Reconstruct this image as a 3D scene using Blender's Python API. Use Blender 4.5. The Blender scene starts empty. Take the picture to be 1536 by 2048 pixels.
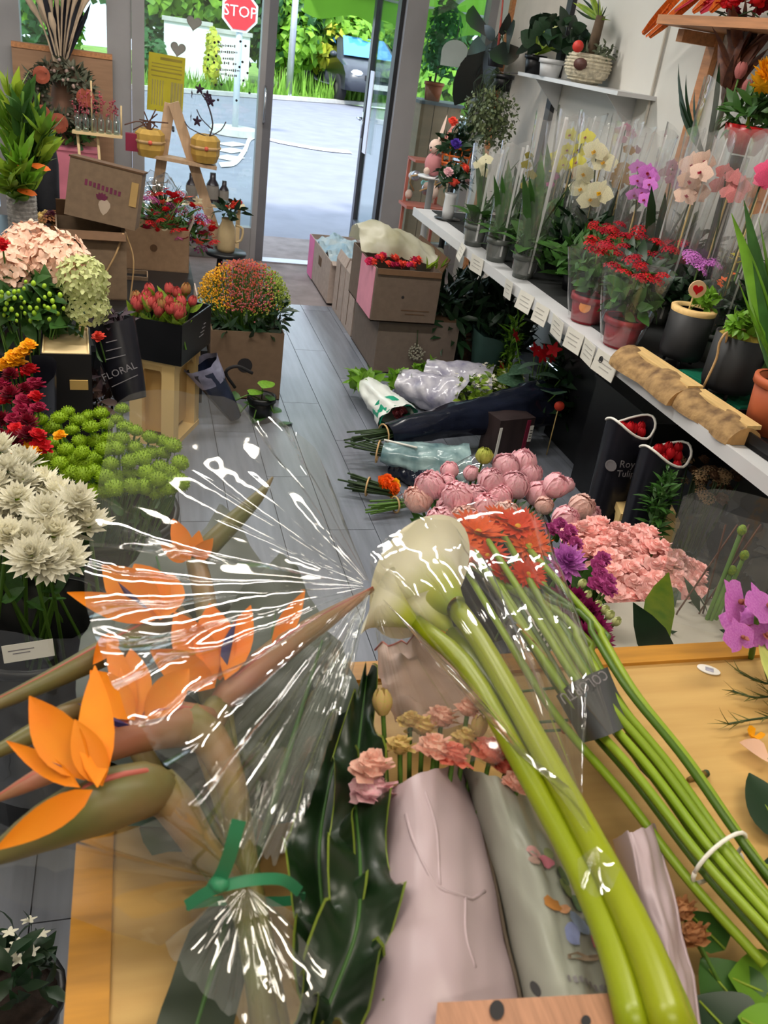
import bpy, math, random
from mathutils import Vector, Matrix, Euler, noise
random.seed(7)
V = Vector
PI = math.pi
scene = bpy.context.scene
COL = scene.collection

# ------------------------------------------------------------------ camera
F_PX, PITCH, ROLL, YAW, EYE = 1700.0, math.radians(29), math.radians(8.9), math.radians(18.5), 1.65
RZ = Matrix.Rotation(-YAW, 3, 'Z')
FWD = RZ @ V((0, math.cos(PITCH), -math.sin(PITCH)))
RIGHT0 = RZ @ V((1, 0, 0))
UP0 = RZ @ V((0, math.sin(PITCH), math.cos(PITCH)))
IR = RIGHT0 * math.cos(ROLL) + UP0 * math.sin(ROLL)
IU = -RIGHT0 * math.sin(ROLL) + UP0 * math.cos(ROLL)
CAMLOC = V((0, 0, EYE))
cam = bpy.data.cameras.new('camera')
cam.sensor_fit = 'HORIZONTAL'
cam.sensor_width = 36.0
cam.lens = 36.0 * F_PX / 1536.0
cam.clip_start = 0.02
cam.clip_end = 200
cam.dof.use_dof = True
cam.dof.focus_distance = 2.2
cam.dof.aperture_fstop = 16.0
camo = bpy.data.objects.new('camera', cam)
COL.objects.link(camo)
m = Matrix((IR, IU, -FWD)).transposed().to_4x4()
m.translation = CAMLOC
camo.matrix_world = m
scene.camera = camo

# ------------------------------------------------------------------ sky, sun, exposure
scene.view_settings.view_transform = 'Standard'
scene.view_settings.look = 'None'
scene.view_settings.gamma = 1.0
scene.view_settings.use_curve_mapping = False
scene.view_settings.exposure = 0.0
scene.cycles.transparent_max_bounces = 48
wd = bpy.data.worlds.new('sky'); scene.world = wd
wd.use_nodes = True
bg = wd.node_tree.nodes['Background']
bg.inputs['Color'].default_value = (0.72, 0.86, 1.0, 1)
bg.inputs['Strength'].default_value = 3.0
sun = bpy.data.lights.new('sun', 'SUN')
sun.energy = 5.5; sun.angle = math.radians(6); sun.color = (1, 0.97, 0.9)
suno = bpy.data.objects.new('sun', sun); COL.objects.link(suno)
suno.rotation_euler = (math.radians(42), math.radians(0), math.radians(-28))

# ceiling fluorescent panels (area lights sit right under the built lamp housings further down)
CEIL = 2.75
LAMPS = [(-0.75, 0.35), (0.75, 0.35), (-0.75, 2.6), (0.75, 2.6), (-0.6, 4.9), (0.9, 4.9), (0.0, -1.0)]
LAMP_W = 22.0
def lampcol(i): return (1.0, 0.91, 0.77) if i in (0, 1, 6) else (1.0, 0.96, 0.90)
for i, (lx, ly) in enumerate(LAMPS):
    L = bpy.data.lights.new('ceiling_tube_light', 'AREA')
    L.shape = 'RECTANGLE'; L.size = 1.15; L.size_y = 0.16
    L.energy = LAMP_W * (0.46, 0.46, 1.25, 1.25, 1.0, 1.0, 0.46)[i]; L.color = lampcol(i)
    lo = bpy.data.objects.new('ceiling_tube_light', L); COL.objects.link(lo)
    lo.location = (lx, ly, CEIL - 0.075)

# ------------------------------------------------------------------ helpers
def ray(px, py):
    u = (px - 768) / F_PX; v = -(py - 1024) / F_PX
    return FWD + IR * u + IU * v
def PZ(px, py, z):
    d = ray(px, py); return CAMLOC + d * ((z - EYE) / d.z)
def PY(px, py, y):
    d = ray(px, py); return CAMLOC + d * (y / d.y)
def PX(px, py, x):
    d = ray(px, py); return CAMLOC + d * (x / d.x)
def PD(px, py, depth):
    return CAMLOC + ray(px, py) * depth
def mpp(p):
    return (V(p) - CAMLOC).dot(FWD) / F_PX

def srgb(c):
    o = []
    for x in c[:3]:
        x = x / 255.0
        o.append(x / 12.92 if x <= 0.04045 else ((x + 0.055) / 1.055) ** 2.4)
    return tuple(o) + (1.0,)

MATS = {}
def mat(name, col, rough=0.55, var=0.18, scale=9.0, bump=0.0, spec=0.4, trans=0.0, metal=0.0, rnd=0.12,
        col2=None, stretch=None, emit=0.0, bscale=None, coat=0.0, alpha=1.0):
    """procedural principled material: noise colour variation, per-object variation, bump, translucency"""
    if name in MATS: return MATS[name]
    mt = bpy.data.materials.new(name); MATS[name] = mt
    mt.use_nodes = True
    nt = mt.node_tree; N = nt.nodes; Lk = nt.links
    for n in list(N): N.remove(n)
    out = N.new('ShaderNodeOutputMaterial')
    p = N.new('ShaderNodeBsdfPrincipled')
    tc = N.new('ShaderNodeTexCoord')
    vec = tc.outputs['Object']
    if stretch:
        mp = N.new('ShaderNodeMapping'); mp.inputs['Scale'].default_value = stretch
        Lk.new(vec, mp.inputs['Vector']); vec = mp.outputs['Vector']
    nz = N.new('ShaderNodeTexNoise'); nz.inputs['Scale'].default_value = scale; nz.inputs['Detail'].default_value = 3
    Lk.new(vec, nz.inputs['Vector'])
    mr = N.new('ShaderNodeMapRange')
    mr.inputs['From Min'].default_value = 0.3; mr.inputs['From Max'].default_value = 0.7
    Lk.new(nz.outputs['Fac'], mr.inputs['Value'])
    c = srgb(col)
    a = tuple(max(0, x * (1 - var)) for x in c[:3]) + (1,)
    b = srgb(col2) if col2 else tuple(min(1, x * (1 + var)) for x in c[:3]) + (1,)
    mx = N.new('ShaderNodeMix'); mx.data_type = 'RGBA'
    mx.inputs['A'].default_value = a if not col2 else c; mx.inputs['B'].default_value = b
    Lk.new(mr.outputs['Result'], mx.inputs['Factor'])
    cout = mx.outputs['Result']
    if rnd > 0:
        oi = N.new('ShaderNodeObjectInfo')
        mr2 = N.new('ShaderNodeMapRange')
        mr2.inputs['To Min'].default_value = 1 - rnd; mr2.inputs['To Max'].default_value = 1 + rnd
        Lk.new(oi.outputs['Random'], mr2.inputs['Value'])
        hs = N.new('ShaderNodeHueSaturation')
        Lk.new(cout, hs.inputs['Color']); Lk.new(mr2.outputs['Result'], hs.inputs['Value'])
        cout = hs.outputs['Color']
    Lk.new(cout, p.inputs['Base Color'])
    p.inputs['Roughness'].default_value = rough
    p.inputs['Specular IOR Level'].default_value = spec
    p.inputs['Metallic'].default_value = metal
    if coat: p.inputs['Coat Weight'].default_value = coat
    if emit:
        Lk.new(cout, p.inputs['Emission Color']); p.inputs['Emission Strength'].default_value = emit
    if bump:
        bp = N.new('ShaderNodeBump'); bp.inputs['Strength'].default_value = bump; bp.inputs['Distance'].default_value = 0.01
        src = nz
        if bscale:
            src = N.new('ShaderNodeTexNoise'); src.inputs['Scale'].default_value = bscale; src.inputs['Detail'].default_value = 4
            Lk.new(vec, src.inputs['Vector'])
        Lk.new(src.outputs['Fac'], bp.inputs['Height']); Lk.new(bp.outputs['Normal'], p.inputs['Normal'])
    sh = p.outputs['BSDF']
    if trans > 0:
        tl = N.new('ShaderNodeBsdfTranslucent'); Lk.new(cout, tl.inputs['Color'])
        ms = N.new('ShaderNodeMixShader'); ms.inputs['Fac'].default_value = trans
        Lk.new(sh, ms.inputs[1]); Lk.new(tl.outputs['BSDF'], ms.inputs[2]); sh = ms.outputs['Shader']
    if alpha < 1:
        tr = N.new('ShaderNodeBsdfTransparent')
        ms = N.new('ShaderNodeMixShader'); ms.inputs['Fac'].default_value = alpha
        Lk.new(tr.outputs['BSDF'], ms.inputs[1]); Lk.new(sh, ms.inputs[2]); sh = ms.outputs['Shader']
    Lk.new(sh, out.inputs['Surface'])
    return mt

def film(name, tint=(255, 255, 255), rough=0.07, haze=0.05, refl=1.0, bump=0.35, bscale=14.0, clear=0.97):
    """thin clear plastic: transparent with fresnel gloss, a little milky haze and crinkle bump"""
    if name in MATS: return MATS[name]
    mt = bpy.data.materials.new(name); MATS[name] = mt
    mt.use_nodes = True
    nt = mt.node_tree; N = nt.nodes; Lk = nt.links
    for n in list(N): N.remove(n)
    out = N.new('ShaderNodeOutputMaterial')
    tr = N.new('ShaderNodeBsdfTransparent')
    c = srgb(tint); tr.inputs['Color'].default_value = (c[0] * clear, c[1] * clear, c[2] * clear, 1)
    gl = N.new('ShaderNodeBsdfGlossy'); gl.inputs['Roughness'].default_value = rough
    df = N.new('ShaderNodeBsdfDiffuse'); df.inputs['Color'].default_value = (0.8 * c[0], 0.8 * c[1], 0.8 * c[2], 1)
    tc = N.new('ShaderNodeTexCoord')
    nz = N.new('ShaderNodeTexNoise'); nz.inputs['Scale'].default_value = bscale; nz.inputs['Detail'].default_value = 2
    nz.inputs['Distortion'].default_value = 0.6
    Lk.new(tc.outputs['Object'], nz.inputs['Vector'])
    bp = N.new('ShaderNodeBump'); bp.inputs['Strength'].default_value = bump; bp.inputs['Distance'].default_value = 0.02
    Lk.new(nz.outputs['Fac'], bp.inputs['Height'])
    Lk.new(bp.outputs['Normal'], gl.inputs['Normal'])
    fr = N.new('ShaderNodeLayerWeight'); fr.inputs['Blend'].default_value = 0.5
    Lk.new(bp.outputs['Normal'], fr.inputs['Normal'])
    pw = N.new('ShaderNodeMath'); pw.operation = 'POWER'; pw.inputs[1].default_value = 4.5
    Lk.new(fr.outputs['Facing'], pw.inputs[0])
    mu = N.new('ShaderNodeMath'); mu.operation = 'MULTIPLY_ADD'
    mu.inputs[1].default_value = 0.85 * refl; mu.inputs[2].default_value = 0.085 * refl; mu.use_clamp = True
    Lk.new(pw.outputs['Value'], mu.inputs[0])
    m1 = N.new('ShaderNodeMixShader'); m1.inputs['Fac'].default_value = haze
    Lk.new(tr.outputs['BSDF'], m1.inputs[1]); Lk.new(df.outputs['BSDF'], m1.inputs[2])
    m2 = N.new('ShaderNodeMixShader')
    Lk.new(mu.outputs['Value'], m2.inputs['Fac'])
    Lk.new(m1.outputs['Shader'], m2.inputs[1]); Lk.new(gl.outputs['BSDF'], m2.inputs[2])
    Lk.new(m2.outputs['Shader'], out.inputs['Surface'])
    return mt

# profile functions for leaf / petal half width along t in 0..1
PROF = {
    'lance': lambda t: math.sin(PI * min(1, t ** 0.75)) ** 0.9 if t < 1 else 0.0,
    'ovate': lambda t: (math.sin(PI * t ** 0.62)) ** 0.75 if 0 < t < 1 else 0.02,
    'strap': lambda t: min(1, 0.45 + 2.2 * t) * (1 - max(0, (t - 0.7) / 0.3) ** 1.6),
    'round': lambda t: (0.28 + 0.9 * t) * (1 - max(0, (t - 0.55) / 0.45) ** 2.4 * 0.75) if t < 1 else 0.25,
    'needle': lambda t: 1 - 0.85 * t,
    'heart': lambda t: (1 - t) ** 0.55 * (0.55 + 1.5 * min(1, t * 3.5)) * 0.62,
}

class MB:
    def __init__(s):
        s.v = []; s.f = []
    def add(s, vs, fs, M=None):
        o = len(s.v)
        if M is not None: vs = [M @ V(p) for p in vs]
        s.v.extend([tuple(p) for p in vs])
        s.f.extend([tuple(i + o for i in f) for f in fs])
        return s
    def box(s, c, size, M=None, top=1.0):
        x, y, z = size[0] / 2, size[1] / 2, size[2] / 2
        c = V(c)
        vs = [c + V((sx * x * (top if sz > 0 else 1), sy * y * (top if sz > 0 else 1), sz * z))
              for sz in (-1, 1) for sy in (-1, 1) for sx in (-1, 1)]
        fs = [(0, 2, 3, 1), (4, 5, 7, 6), (0, 1, 5, 4), (2, 6, 7, 3), (0, 4, 6, 2), (1, 3, 7, 5)]
        return s.add(vs, fs, M)
    def prism(s, poly, h, M=None):
        n = len(poly)
        vs = [V((p[0], p[1], 0)) for p in poly] + [V((p[0], p[1], h)) for p in poly]
        fs = [tuple(range(n - 1, -1, -1)), tuple(range(n, 2 * n))]
        fs += [(i, (i + 1) % n, n + (i + 1) % n, n + i) for i in range(n)]
        return s.add(vs, fs, M)
    def tube(s, pts, r, n=6, M=None, cap=True):
        pts = [V(p) for p in pts]; k = len(pts)
        if not isinstance(r, (list, tuple)): r = [r] * k
        vs = []; fs = []
        up = None
        for i, p in enumerate(pts):
            d = (pts[min(i + 1, k - 1)] - pts[max(i - 1, 0)])
            if d.length < 1e-9: d = V((0, 0, 1))
            d.normalize()
            if up is None:
                up = d.orthogonal().normalized()
            a = (up - d * up.dot(d))
            a = a.normalized() if a.length > 1e-6 else d.orthogonal().normalized()
            up = a; b = d.cross(a)
            for j in range(n):
                t = 2 * PI * j / n
                vs.append(p + (a * math.cos(t) + b * math.sin(t)) * r[i])
        for i in range(k - 1):
            for j in range(n):
                fs.append((i * n + j, i * n + (j + 1) % n, (i + 1) * n + (j + 1) % n, (i + 1) * n + j))
        if cap:
            fs.append(tuple(range(n - 1, -1, -1))); fs.append(tuple(range((k - 1) * n, k * n)))
        return s.add(vs, fs, M)
    def lathe(s, prof, n=16, M=None, cap0=True, cap1=False, ell=1.0, squ=0.0):
        vs = []; fs = []
        for (r, z) in prof:
            for j in range(n):
                t = 2 * PI * j / n
                q = 1.0
                if squ:
                    c_, s_ = abs(math.cos(t)), abs(math.sin(t))
                    q = 1 + squ * (1 / max(c_, s_) - 1)
                vs.append((r * q * math.cos(t), r * q * ell * math.sin(t), z))
        k = len(prof)
        for i in range(k - 1):
            for j in range(n):
                fs.append((i * n + j, i * n + (j + 1) % n, (i + 1) * n + (j + 1) % n, (i + 1) * n + j))
        if cap0: fs.append(tuple(range(n - 1, -1, -1)))
        if cap1: fs.append(tuple(range((k - 1) * n, k * n)))
        return s.add(vs, fs, M)
    def grid(s, fn, nu, nv, M=None, wrap=False):
        vs = [fn(i / nu, j / nv) for i in range(nu + 1) for j in range(nv + (0 if wrap else 1))]
        w = nv + (0 if wrap else 1)
        fs = []
        for i in range(nu):
            for j in range(nv):
                j2 = (j + 1) % w if wrap else j + 1
                fs.append((i * w + j, i * w + j2, (i + 1) * w + j2, (i + 1) * w + j))
        return s.add(vs, fs, M)
    def leaf(s, L, W, bend=0.0, cup=0.0, prof='lance', M=None, nu=4, wave=0.0, start=0.0):
        f = PROF[prof]; vs = []; fs = []
        y = z = 0.0
        for i in range(nu + 1):
            t = i / nu
            w = W * max(f(t), 0.03)
            a = start + bend * t
            if i:
                y += math.cos(a) * L / nu; z += math.sin(a) * L / nu
            wv = wave * math.sin(i * 2.1) * W
            vs += [(-w, y - math.sin(a) * cup * w, z + math.cos(a) * cup * w + wv), (0, y, z),
                   (w, y - math.sin(a) * cup * w, z + math.cos(a) * cup * w - wv)]
        for i in range(nu):
            o = i * 3
            fs += [(o, o + 1, o + 4, o + 3), (o + 1, o + 2, o + 5, o + 4)]
        return s.add(vs, fs, M)
    def ball(s, c, r, nu=6, nv=8, M=None, sq=1.0):
        c = V(c)
        vs = [c + V((0, 0, -r * sq))]; fs = []
        for i in range(1, nu):
            a = -PI / 2 + PI * i / nu
            for j in range(nv):
                t = 2 * PI * j / nv
                vs.append(c + V((r * math.cos(a) * math.cos(t), r * math.cos(a) * math.sin(t), r * sq * math.sin(a))))
        vs.append(c + V((0, 0, r * sq))); e = len(vs) - 1
        for j in range(nv):
            fs.append((0, 1 + (j + 1) % nv, 1 + j))
            fs.append((e, e - nv + j, e - nv + (j + 1) % nv))
        for i in range(nu - 2):
            for j in range(nv):
                a0 = 1 + i * nv
                fs.append((a0 + j, a0 + (j + 1) % nv, a0 + nv + (j + 1) % nv, a0 + nv + j))
        return s.add(vs, fs, M)
    def mesh(s, name, mt, smooth=True):
        me = bpy.data.meshes.new(name)
        me.from_pydata(s.v, [], s.f)
        if smooth: me.polygons.foreach_set('use_smooth', [True] * len(me.polygons))
        me.materials.append(mt); me.update()
        return me
    def build(s, name, mt, parent=None, smooth=True, world=False, kind=None, label=None, loc=None, rot=None):
        if world and parent is not None:
            Mi = Matrix.LocRotScale(parent.location, parent.rotation_euler, parent.scale).inverted()
            s.v = [tuple(Mi @ V(p)) for p in s.v]
        o = bpy.data.objects.new(name, s.mesh(name, mt, smooth)); COL.objects.link(o)
        if parent is not None: o.parent = parent
        if loc is not None: o.location = loc
        if rot is not None: o.rotation_euler = rot
        if kind: o['kind'] = kind
        if label: o['label'] = label
        return o

def inst(name, me, parent=None, loc=(0, 0, 0), rot=None, scale=1.0, M=None):
    o = bpy.data.objects.new(name, me); COL.objects.link(o)
    if parent is not None: o.parent = parent
    if M is not None: o.matrix_local = M
    else:
        o.location = loc
        if rot is not None: o.rotation_euler = rot
        o.scale = scale if isinstance(scale, (tuple, list)) else (scale,) * 3
    return o

def tag(o, label, cat, group=None, kind=None):
    o['label'] = label; o['category'] = cat
    if group: o['group'] = group
    if kind: o['kind'] = kind
    return o
def thing(name, label, cat, loc=(0, 0, 0), rotz=0.0, group=None):
    o = bpy.data.objects.new(name, None); COL.objects.link(o)
    o.empty_display_size = 0.05
    o.location = loc; o.rotation_euler = (0, 0, rotz)
    return tag(o, label, cat, group)
def struct(name, mb, mt, parent=None, smooth=False, label=None):
    o = mb.build(name, mt, parent, smooth=smooth, world=parent is not None)
    if parent is None: o['kind'] = 'structure'
    if label: o['label'] = label
    return o
def copy_tree(o, parent=None):
    c = o.copy(); COL.objects.link(c); c.parent = parent
    for ch in o.children: copy_tree(ch, c)
    return c
def text(name, body, size, mt, M, parent=None, extrude=0.0004, align='CENTER'):
    cu = bpy.data.curves.new(name, 'FONT'); cu.body = body; cu.size = size; cu.extrude = extrude
    cu.align_x = align; cu.align_y = 'CENTER'; cu.resolution_u = 2
    tmp = bpy.data.objects.new('tmp', cu); COL.objects.link(tmp)
    dg = bpy.context.evaluated_depsgraph_get()
    me = bpy.data.meshes.new_from_object(tmp.evaluated_get(dg))
    bpy.data.objects.remove(tmp); bpy.data.curves.remove(cu)
    me.materials.clear(); me.materials.append(mt)
    me.transform(M)
    if parent is not None:
        me.transform(Matrix.LocRotScale(parent.location, parent.rotation_euler, parent.scale).inverted())
    o = bpy.data.objects.new(name, me); COL.objects.link(o)
    if parent is not None: o.parent = parent
    return o
def frame(origin, xdir, updir):
    """matrix whose X runs along xdir and Y along updir (for print on a face)"""
    x = V(xdir).normalized(); z = x.cross(V(updir)).normalized(); y = z.cross(x)
    M = Matrix((x, y, z)).transposed().to_4x4(); M.translation = V(origin)
    return M
def aim(loc, d, scale=1.0, spin=0.0):
    """matrix at loc with local Z along d"""
    d = V(d).normalized()
    q = d.to_track_quat('Z', 'Y')
    return Matrix.Translation(V(loc)) @ q.to_matrix().to_4x4() @ Matrix.Rotation(spin, 4, 'Z') @ Matrix.Diagonal((scale, scale, scale, 1))
def rnd(a, b): return random.uniform(a, b)
def jit(p, j): return V(p) + V((rnd(-j, j), rnd(-j, j), rnd(-j, j)))
def fib(n, zmin=-1.0):
    out = []
    for i in range(n):
        z = 1 - (1 - zmin) * (i + 0.5) / n
        r = math.sqrt(max(0, 1 - z * z)); t = i * 2.399963
        out.append(V((r * math.cos(t), r * math.sin(t), z)))
    return out
def RotZX(phi, el):
    return Matrix.Rotation(phi, 4, 'Z') @ Matrix.Rotation(el, 4, 'X')
def bez(pts, n=10):
    """catmull-rom through points"""
    pts = [V(p) for p in pts]; out = []
    P = [pts[0] * 2 - pts[1]] + pts + [pts[-1] * 2 - pts[-2]]
    segs = len(pts) - 1
    for k in range(segs):
        a, b, c, d = P[k:k + 4]
        m_ = max(2, n // segs)
        for i in range(m_):
            t = i / m_
            out.append(0.5 * ((2 * b) + (c - a) * t + (2 * a - 5 * b + 4 * c - d) * t * t + (3 * b - a - 3 * c + d) * t ** 3))
    out.append(pts[-1]); return out
# ------------------------------------------------------------------ common materials
M_wall = mat('wall_paint', (214, 212, 206), 0.8, 0.05, 3, rnd=0)
M_white = mat('white_metal', (205, 206, 208), 0.35, 0.05, 5, rnd=0)
M_alu = mat('grey_aluminium', (150, 148, 150), 0.4, 0.07, 4, spec=0.5, rnd=0)
M_dark = mat('dark_gasket', (38, 38, 42), 0.5, 0.1, rnd=0)
M_ceil = mat('ceiling_paint', (225, 223, 216), 0.9, 0.03, rnd=0)
M_plank = mat('grey_vinyl_plank', (122, 127, 138), 0.26, 0.16, 3.0, stretch=(9, 0.8, 1), rnd=0.1, spec=0.5)
M_conc = mat('pavement_concrete', (140, 128, 128), 0.8, 0.25, 6, bump=0.2, bscale=60, rnd=0)
M_asph = mat('asphalt', (128, 130, 144), 0.75, 0.1, 3, bump=0.1, bscale=80, rnd=0)
M_kerb = mat('kerb_stone', (190, 188, 184), 0.8, 0.1, rnd=0)
M_mark = mat('road_paint', (235, 235, 235), 0.6, 0.05, rnd=0)
M_grass = mat('verge_grass', (120, 165, 60), 0.8, 0.3, 6, trans=0.25, rnd=0.1)
M_hedge = [mat('hedge_leaf_a', (95, 150, 50), 0.55, 0.35, 4, trans=0.35, col2=(150, 195, 60)),
           mat('hedge_leaf_b', (52, 100, 52), 0.55, 0.3, 4, trans=0.3),
           mat('hedge_leaf_c', (165, 190, 60), 0.55, 0.3, 4, trans=0.35, col2=(215, 205, 70))]
M_bark = mat('bark', (92, 76, 60), 0.9, 0.3, 20, bump=0.5)
M_glass = film('window_glass', (238, 246, 244), 0.02, 0.012, 0.8, bump=0.0, clear=0.96)
M_card = mat('cardboard', (130, 108, 86), 0.8, 0.1, 30, rnd=0.06)
M_cardl = mat('cardboard_pale', (176, 158, 148), 0.8, 0.1, 30, rnd=0.06)
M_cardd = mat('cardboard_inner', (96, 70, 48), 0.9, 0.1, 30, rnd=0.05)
M_pine = mat('pale_plywood', (188, 150, 88), 0.5, 0.12, 3, stretch=(1.2, 14, 1), rnd=0, col2=(202, 166, 102))
M_edge = mat('varnished_wood_edge', (184, 130, 46), 0.45, 0.2, 6, stretch=(1, 10, 1), rnd=0.05)
M_wood = mat('shelf_wood', (186, 128, 84), 0.55, 0.2, 5, stretch=(14, 1, 14), rnd=0.05)
M_woodb = mat('brown_board', (160, 124, 96), 0.65, 0.12, 4, stretch=(1, 1, 8), rnd=0.05)
M_black = mat('black_plastic', (20, 21, 24), 0.38, 0.2, 8, rnd=0.1)
M_cream = mat('cream_plastic', (222, 190, 128), 0.45, 0.06, 4, rnd=0.04)
M_ink = mat('black_ink', (34, 32, 34), 0.6, 0.05, rnd=0)
M_greyink = mat('grey_ink', (120, 116, 120), 0.6, 0.05, rnd=0)
M_whiteink = mat('white_ink', (226, 226, 224), 0.6, 0.03, rnd=0)
M_paper = mat('white_paper', (232, 230, 222), 0.8, 0.04, rnd=0.03)

# ------------------------------------------------------------------ room shell
XL, XR, YB, YF = -2.4, 2.5, -2.2, 6.75
fl = struct('floor', MB().box(((XL + XR) / 2, (YB + 5.6) / 2, -0.03), (XR - XL, 5.6 - YB, 0.05)), mat('floor_base', (62, 62, 66), 0.7, 0.1, rnd=0))
pw, pl = 0.182, 1.22
k = 0
plank_me = {}
for ix in range(int((XR - XL) / pw) + 1):
    x0 = XL + ix * pw
    off = (ix * 0.43) % pl
    y0 = YB - off
    while y0 < 5.6:
        a, b = max(y0, YB), min(y0 + pl, 5.6)
        if b - a > 0.05 and x0 + pw <= XR + 0.01:
            key = round(b - a, 3)
            if key not in plank_me:
                mb = MB().box((0, 0, -0.0025), (pw - 0.003, key - 0.003, 0.006)); plank_me[key] = mb.mesh('plank', M_plank, False)
            inst('plank', plank_me[key], fl, (x0 + pw / 2, (a + b) / 2, 0))
        y0 += pl
struct('ceiling', MB().box(((XL + XR) / 2, (YB + YF) / 2, CEIL + 0.05), (XR - XL + 0.2, YF - YB + 0.2, 0.1)), M_ceil)
struct('wall_right', MB().box((XR + 0.06, (YB + YF) / 2, CEIL / 2), (0.12, YF - YB + 0.2, CEIL)), M_wall)
struct('wall_left', MB().box((XL - 0.06, (YB + YF) / 2, CEIL / 2), (0.12, YF - YB + 0.2, CEIL)), M_wall)
struct('wall_back', MB().box(((XL + XR) / 2, YB - 0.06, CEIL / 2), (XR - XL + 0.2, 0.12, CEIL)), M_wall)
struct('wall_front', MB().box(((XL + XR) / 2, YF + 0.03, CEIL - 0.14), (XR - XL + 0.2, 0.14, 0.28)), M_alu)
# wall joints / pipe on the right wall
w = MB().tube([PX(1338, 40, XR - 0.012), PX(1288, 250, XR - 0.012)], 0.008, 6)
struct('trim_1', w, mat('wall_conduit', (196, 190, 178), 0.6, 0.05, rnd=0))
pa, pb = PX(1040, 0, XR), PX(1150, 0, XR)
struct('trim_2', MB().box((XR - 0.012, (pa.y + pb.y) / 2 + 0.02, 1.35), (0.024, abs(pa.y - pb.y) - 0.06, 2.7)), mat('beige_panel', (206, 196, 184), 0.7, 0.05, rnd=0))
struct('trim_3', MB().box((XR - 0.015, pb.y, 1.35), (0.03, 0.07, 2.7)), M_dark)
struct('trim_4', MB().box((XR - 0.015, pa.y + 0.08, 1.35), (0.03, 0.04, 2.7)), M_wood)

# lamps on the ceiling
M_tube = mat('lit_diffuser', (255, 244, 225), 0.5, 0.0, emit=9.0, rnd=0)
for i, (lx, ly) in enumerate(LAMPS):
    t = thing('ceiling_lamp', 'long white fluorescent ceiling lamp with a lit diffuser', 'lamp', (lx, ly, CEIL), 0, 'ceiling lamps')
    MB().box((0, 0, -0.03), (1.24, 0.2, 0.06)).build('housing', M_white, t, smooth=False)
    MB().box((0, 0, -0.064), (1.16, 0.16, 0.008)).build('diffuser', M_tube, t, smooth=False)

# ------------------------------------------------------------------ shop front: posts, glazing, door
def post(name, x0, x1, z0, z1, y=YF, d=0.1, mt=M_alu):
    return struct(name, MB().box(((x0 + x1) / 2, y, (z0 + z1) / 2), (x1 - x0, d, z1 - z0)), mt)
ZT = CEIL - 0.27
post('trim_5', -0.185, -0.03, 0, ZT)
post('trim_6', -0.028, 0.055, 0, ZT, YF - 0.012, 0.12)
post('trim_7', 0.835, 0.875, 0, ZT)
post('trim_8', 0.872, 0.935, 0, ZT, YF + 0.012, 0.12, mat('dark_aluminium', (108, 108, 114), 0.4, 0.05, rnd=0))
post('trim_9', 1.83, 1.985, 0, ZT, YF, 0.14)
post('trim_10', 1.80, 1.83, 0, ZT, YF + 0.03, 0.1, M_dark)
post('trim_11', 2.44, 2.5, 0, ZT, YF - 0.02, 0.12)
post('trim_12', -0.92, -0.72, 0, ZT)
post('trim_13', -2.4, -2.28, 0, ZT)
for i, (x0, x1) in enumerate([(-2.28, -0.92), (-0.72, -0.185), (0.055, 0.835), (1.985, 2.44)]):
    t = struct('window_%d' % (i + 1), MB().box(((x0 + x1) / 2, YF, 0.12), (x1 - x0, 0.08, 0.24)), M_alu)
    MB().box(((x0 + x1) / 2, YF + 0.01, (0.24 + ZT) / 2), (x1 - x0, 0.006, ZT - 0.24)).build('pane', M_glass, t, smooth=False)
struct('trim_14', MB().box((1.38, YF - 0.02, 0.005), (0.9, 0.13, 0.012)), mat('threshold_strip', (176, 176, 186), 0.35, 0.06, metal=0.6, rnd=0))
# open door leaf, swung out at a right angle on the right post
dl = struct('door_1', MB().box((1.865, 7.67, ZT / 2), (0.05, 0.075, ZT)).box((1.865, 6.86, ZT / 2), (0.05, 0.075, ZT)).box((1.865, 7.26, 0.1), (0.045, 0.75, 0.2)).box((1.865, 7.26, ZT - 0.06), (0.045, 0.75, 0.12)), mat('door_frame_dark', (66, 66, 74), 0.4, 0.06, rnd=0))
struct('pane', MB().box((1.865, 7.26, ZT / 2 + 0.04), (0.008, 0.74, ZT - 0.3)), M_glass, dl)
hp = PY(716, 236, 7.66)
struct('handle', MB().tube([V((1.84, 7.67, hp.z)), V((1.79, 7.67, hp.z)), V((1.79, 7.56, hp.z))], 0.011, 8).box((1.838, 7.67, hp.z - 0.05), (0.012, 0.035, 0.2)), mat('steel', (190, 192, 200), 0.25, 0.04, metal=0.9, rnd=0), dl, True)
struct('lock_plate', MB().box((1.838, 7.5, hp.z + 0.06), (0.008, 0.12, 0.62)), mat('door_paper', (214, 214, 232), 0.7, 0.03, rnd=0), dl)
pl_h = PY(528, 210, YF - 0.05)
struct('trim_15', MB().tube([pl_h + V((0, -0.01, 0.12)), pl_h + V((0, -0.055, 0.1)), pl_h + V((0, -0.055, -0.1)), pl_h + V((0, -0.01, -0.12))], 0.008, 8), MATS['steel'], smooth=True)

# ------------------------------------------------------------------ outside ground
struct('pavement', MB().box((0.5, 6.6, -0.02), (8, 2.0, 0.04)), M_conc)
struct('street', MB().box((2, 15.6, -0.035), (40, 16.0, 0.05)), M_asph)
k1, k2 = PZ(395, 188, 0), PZ(640, 205, 0)
kd = (k2 - k1).normalized(); kn = V((-kd.y, kd.x, 0))
mb = MB(); c = (k1 + k2) / 2
ang = math.atan2(kd.y, kd.x)
Mk = Matrix.Translation(c) @ Matrix.Rotation(ang, 4, 'Z')
struct('kerb', MB().box((0, 0.1, 0.04), (40, 0.2, 0.08), Mk), M_kerb)
struct('verge', MB().box((0, 6.2, -0.0), (40, 12, 0.06), Mk), mat('verge_soil', (120, 150, 62), 0.9, 0.3, 3, rnd=0))
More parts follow.
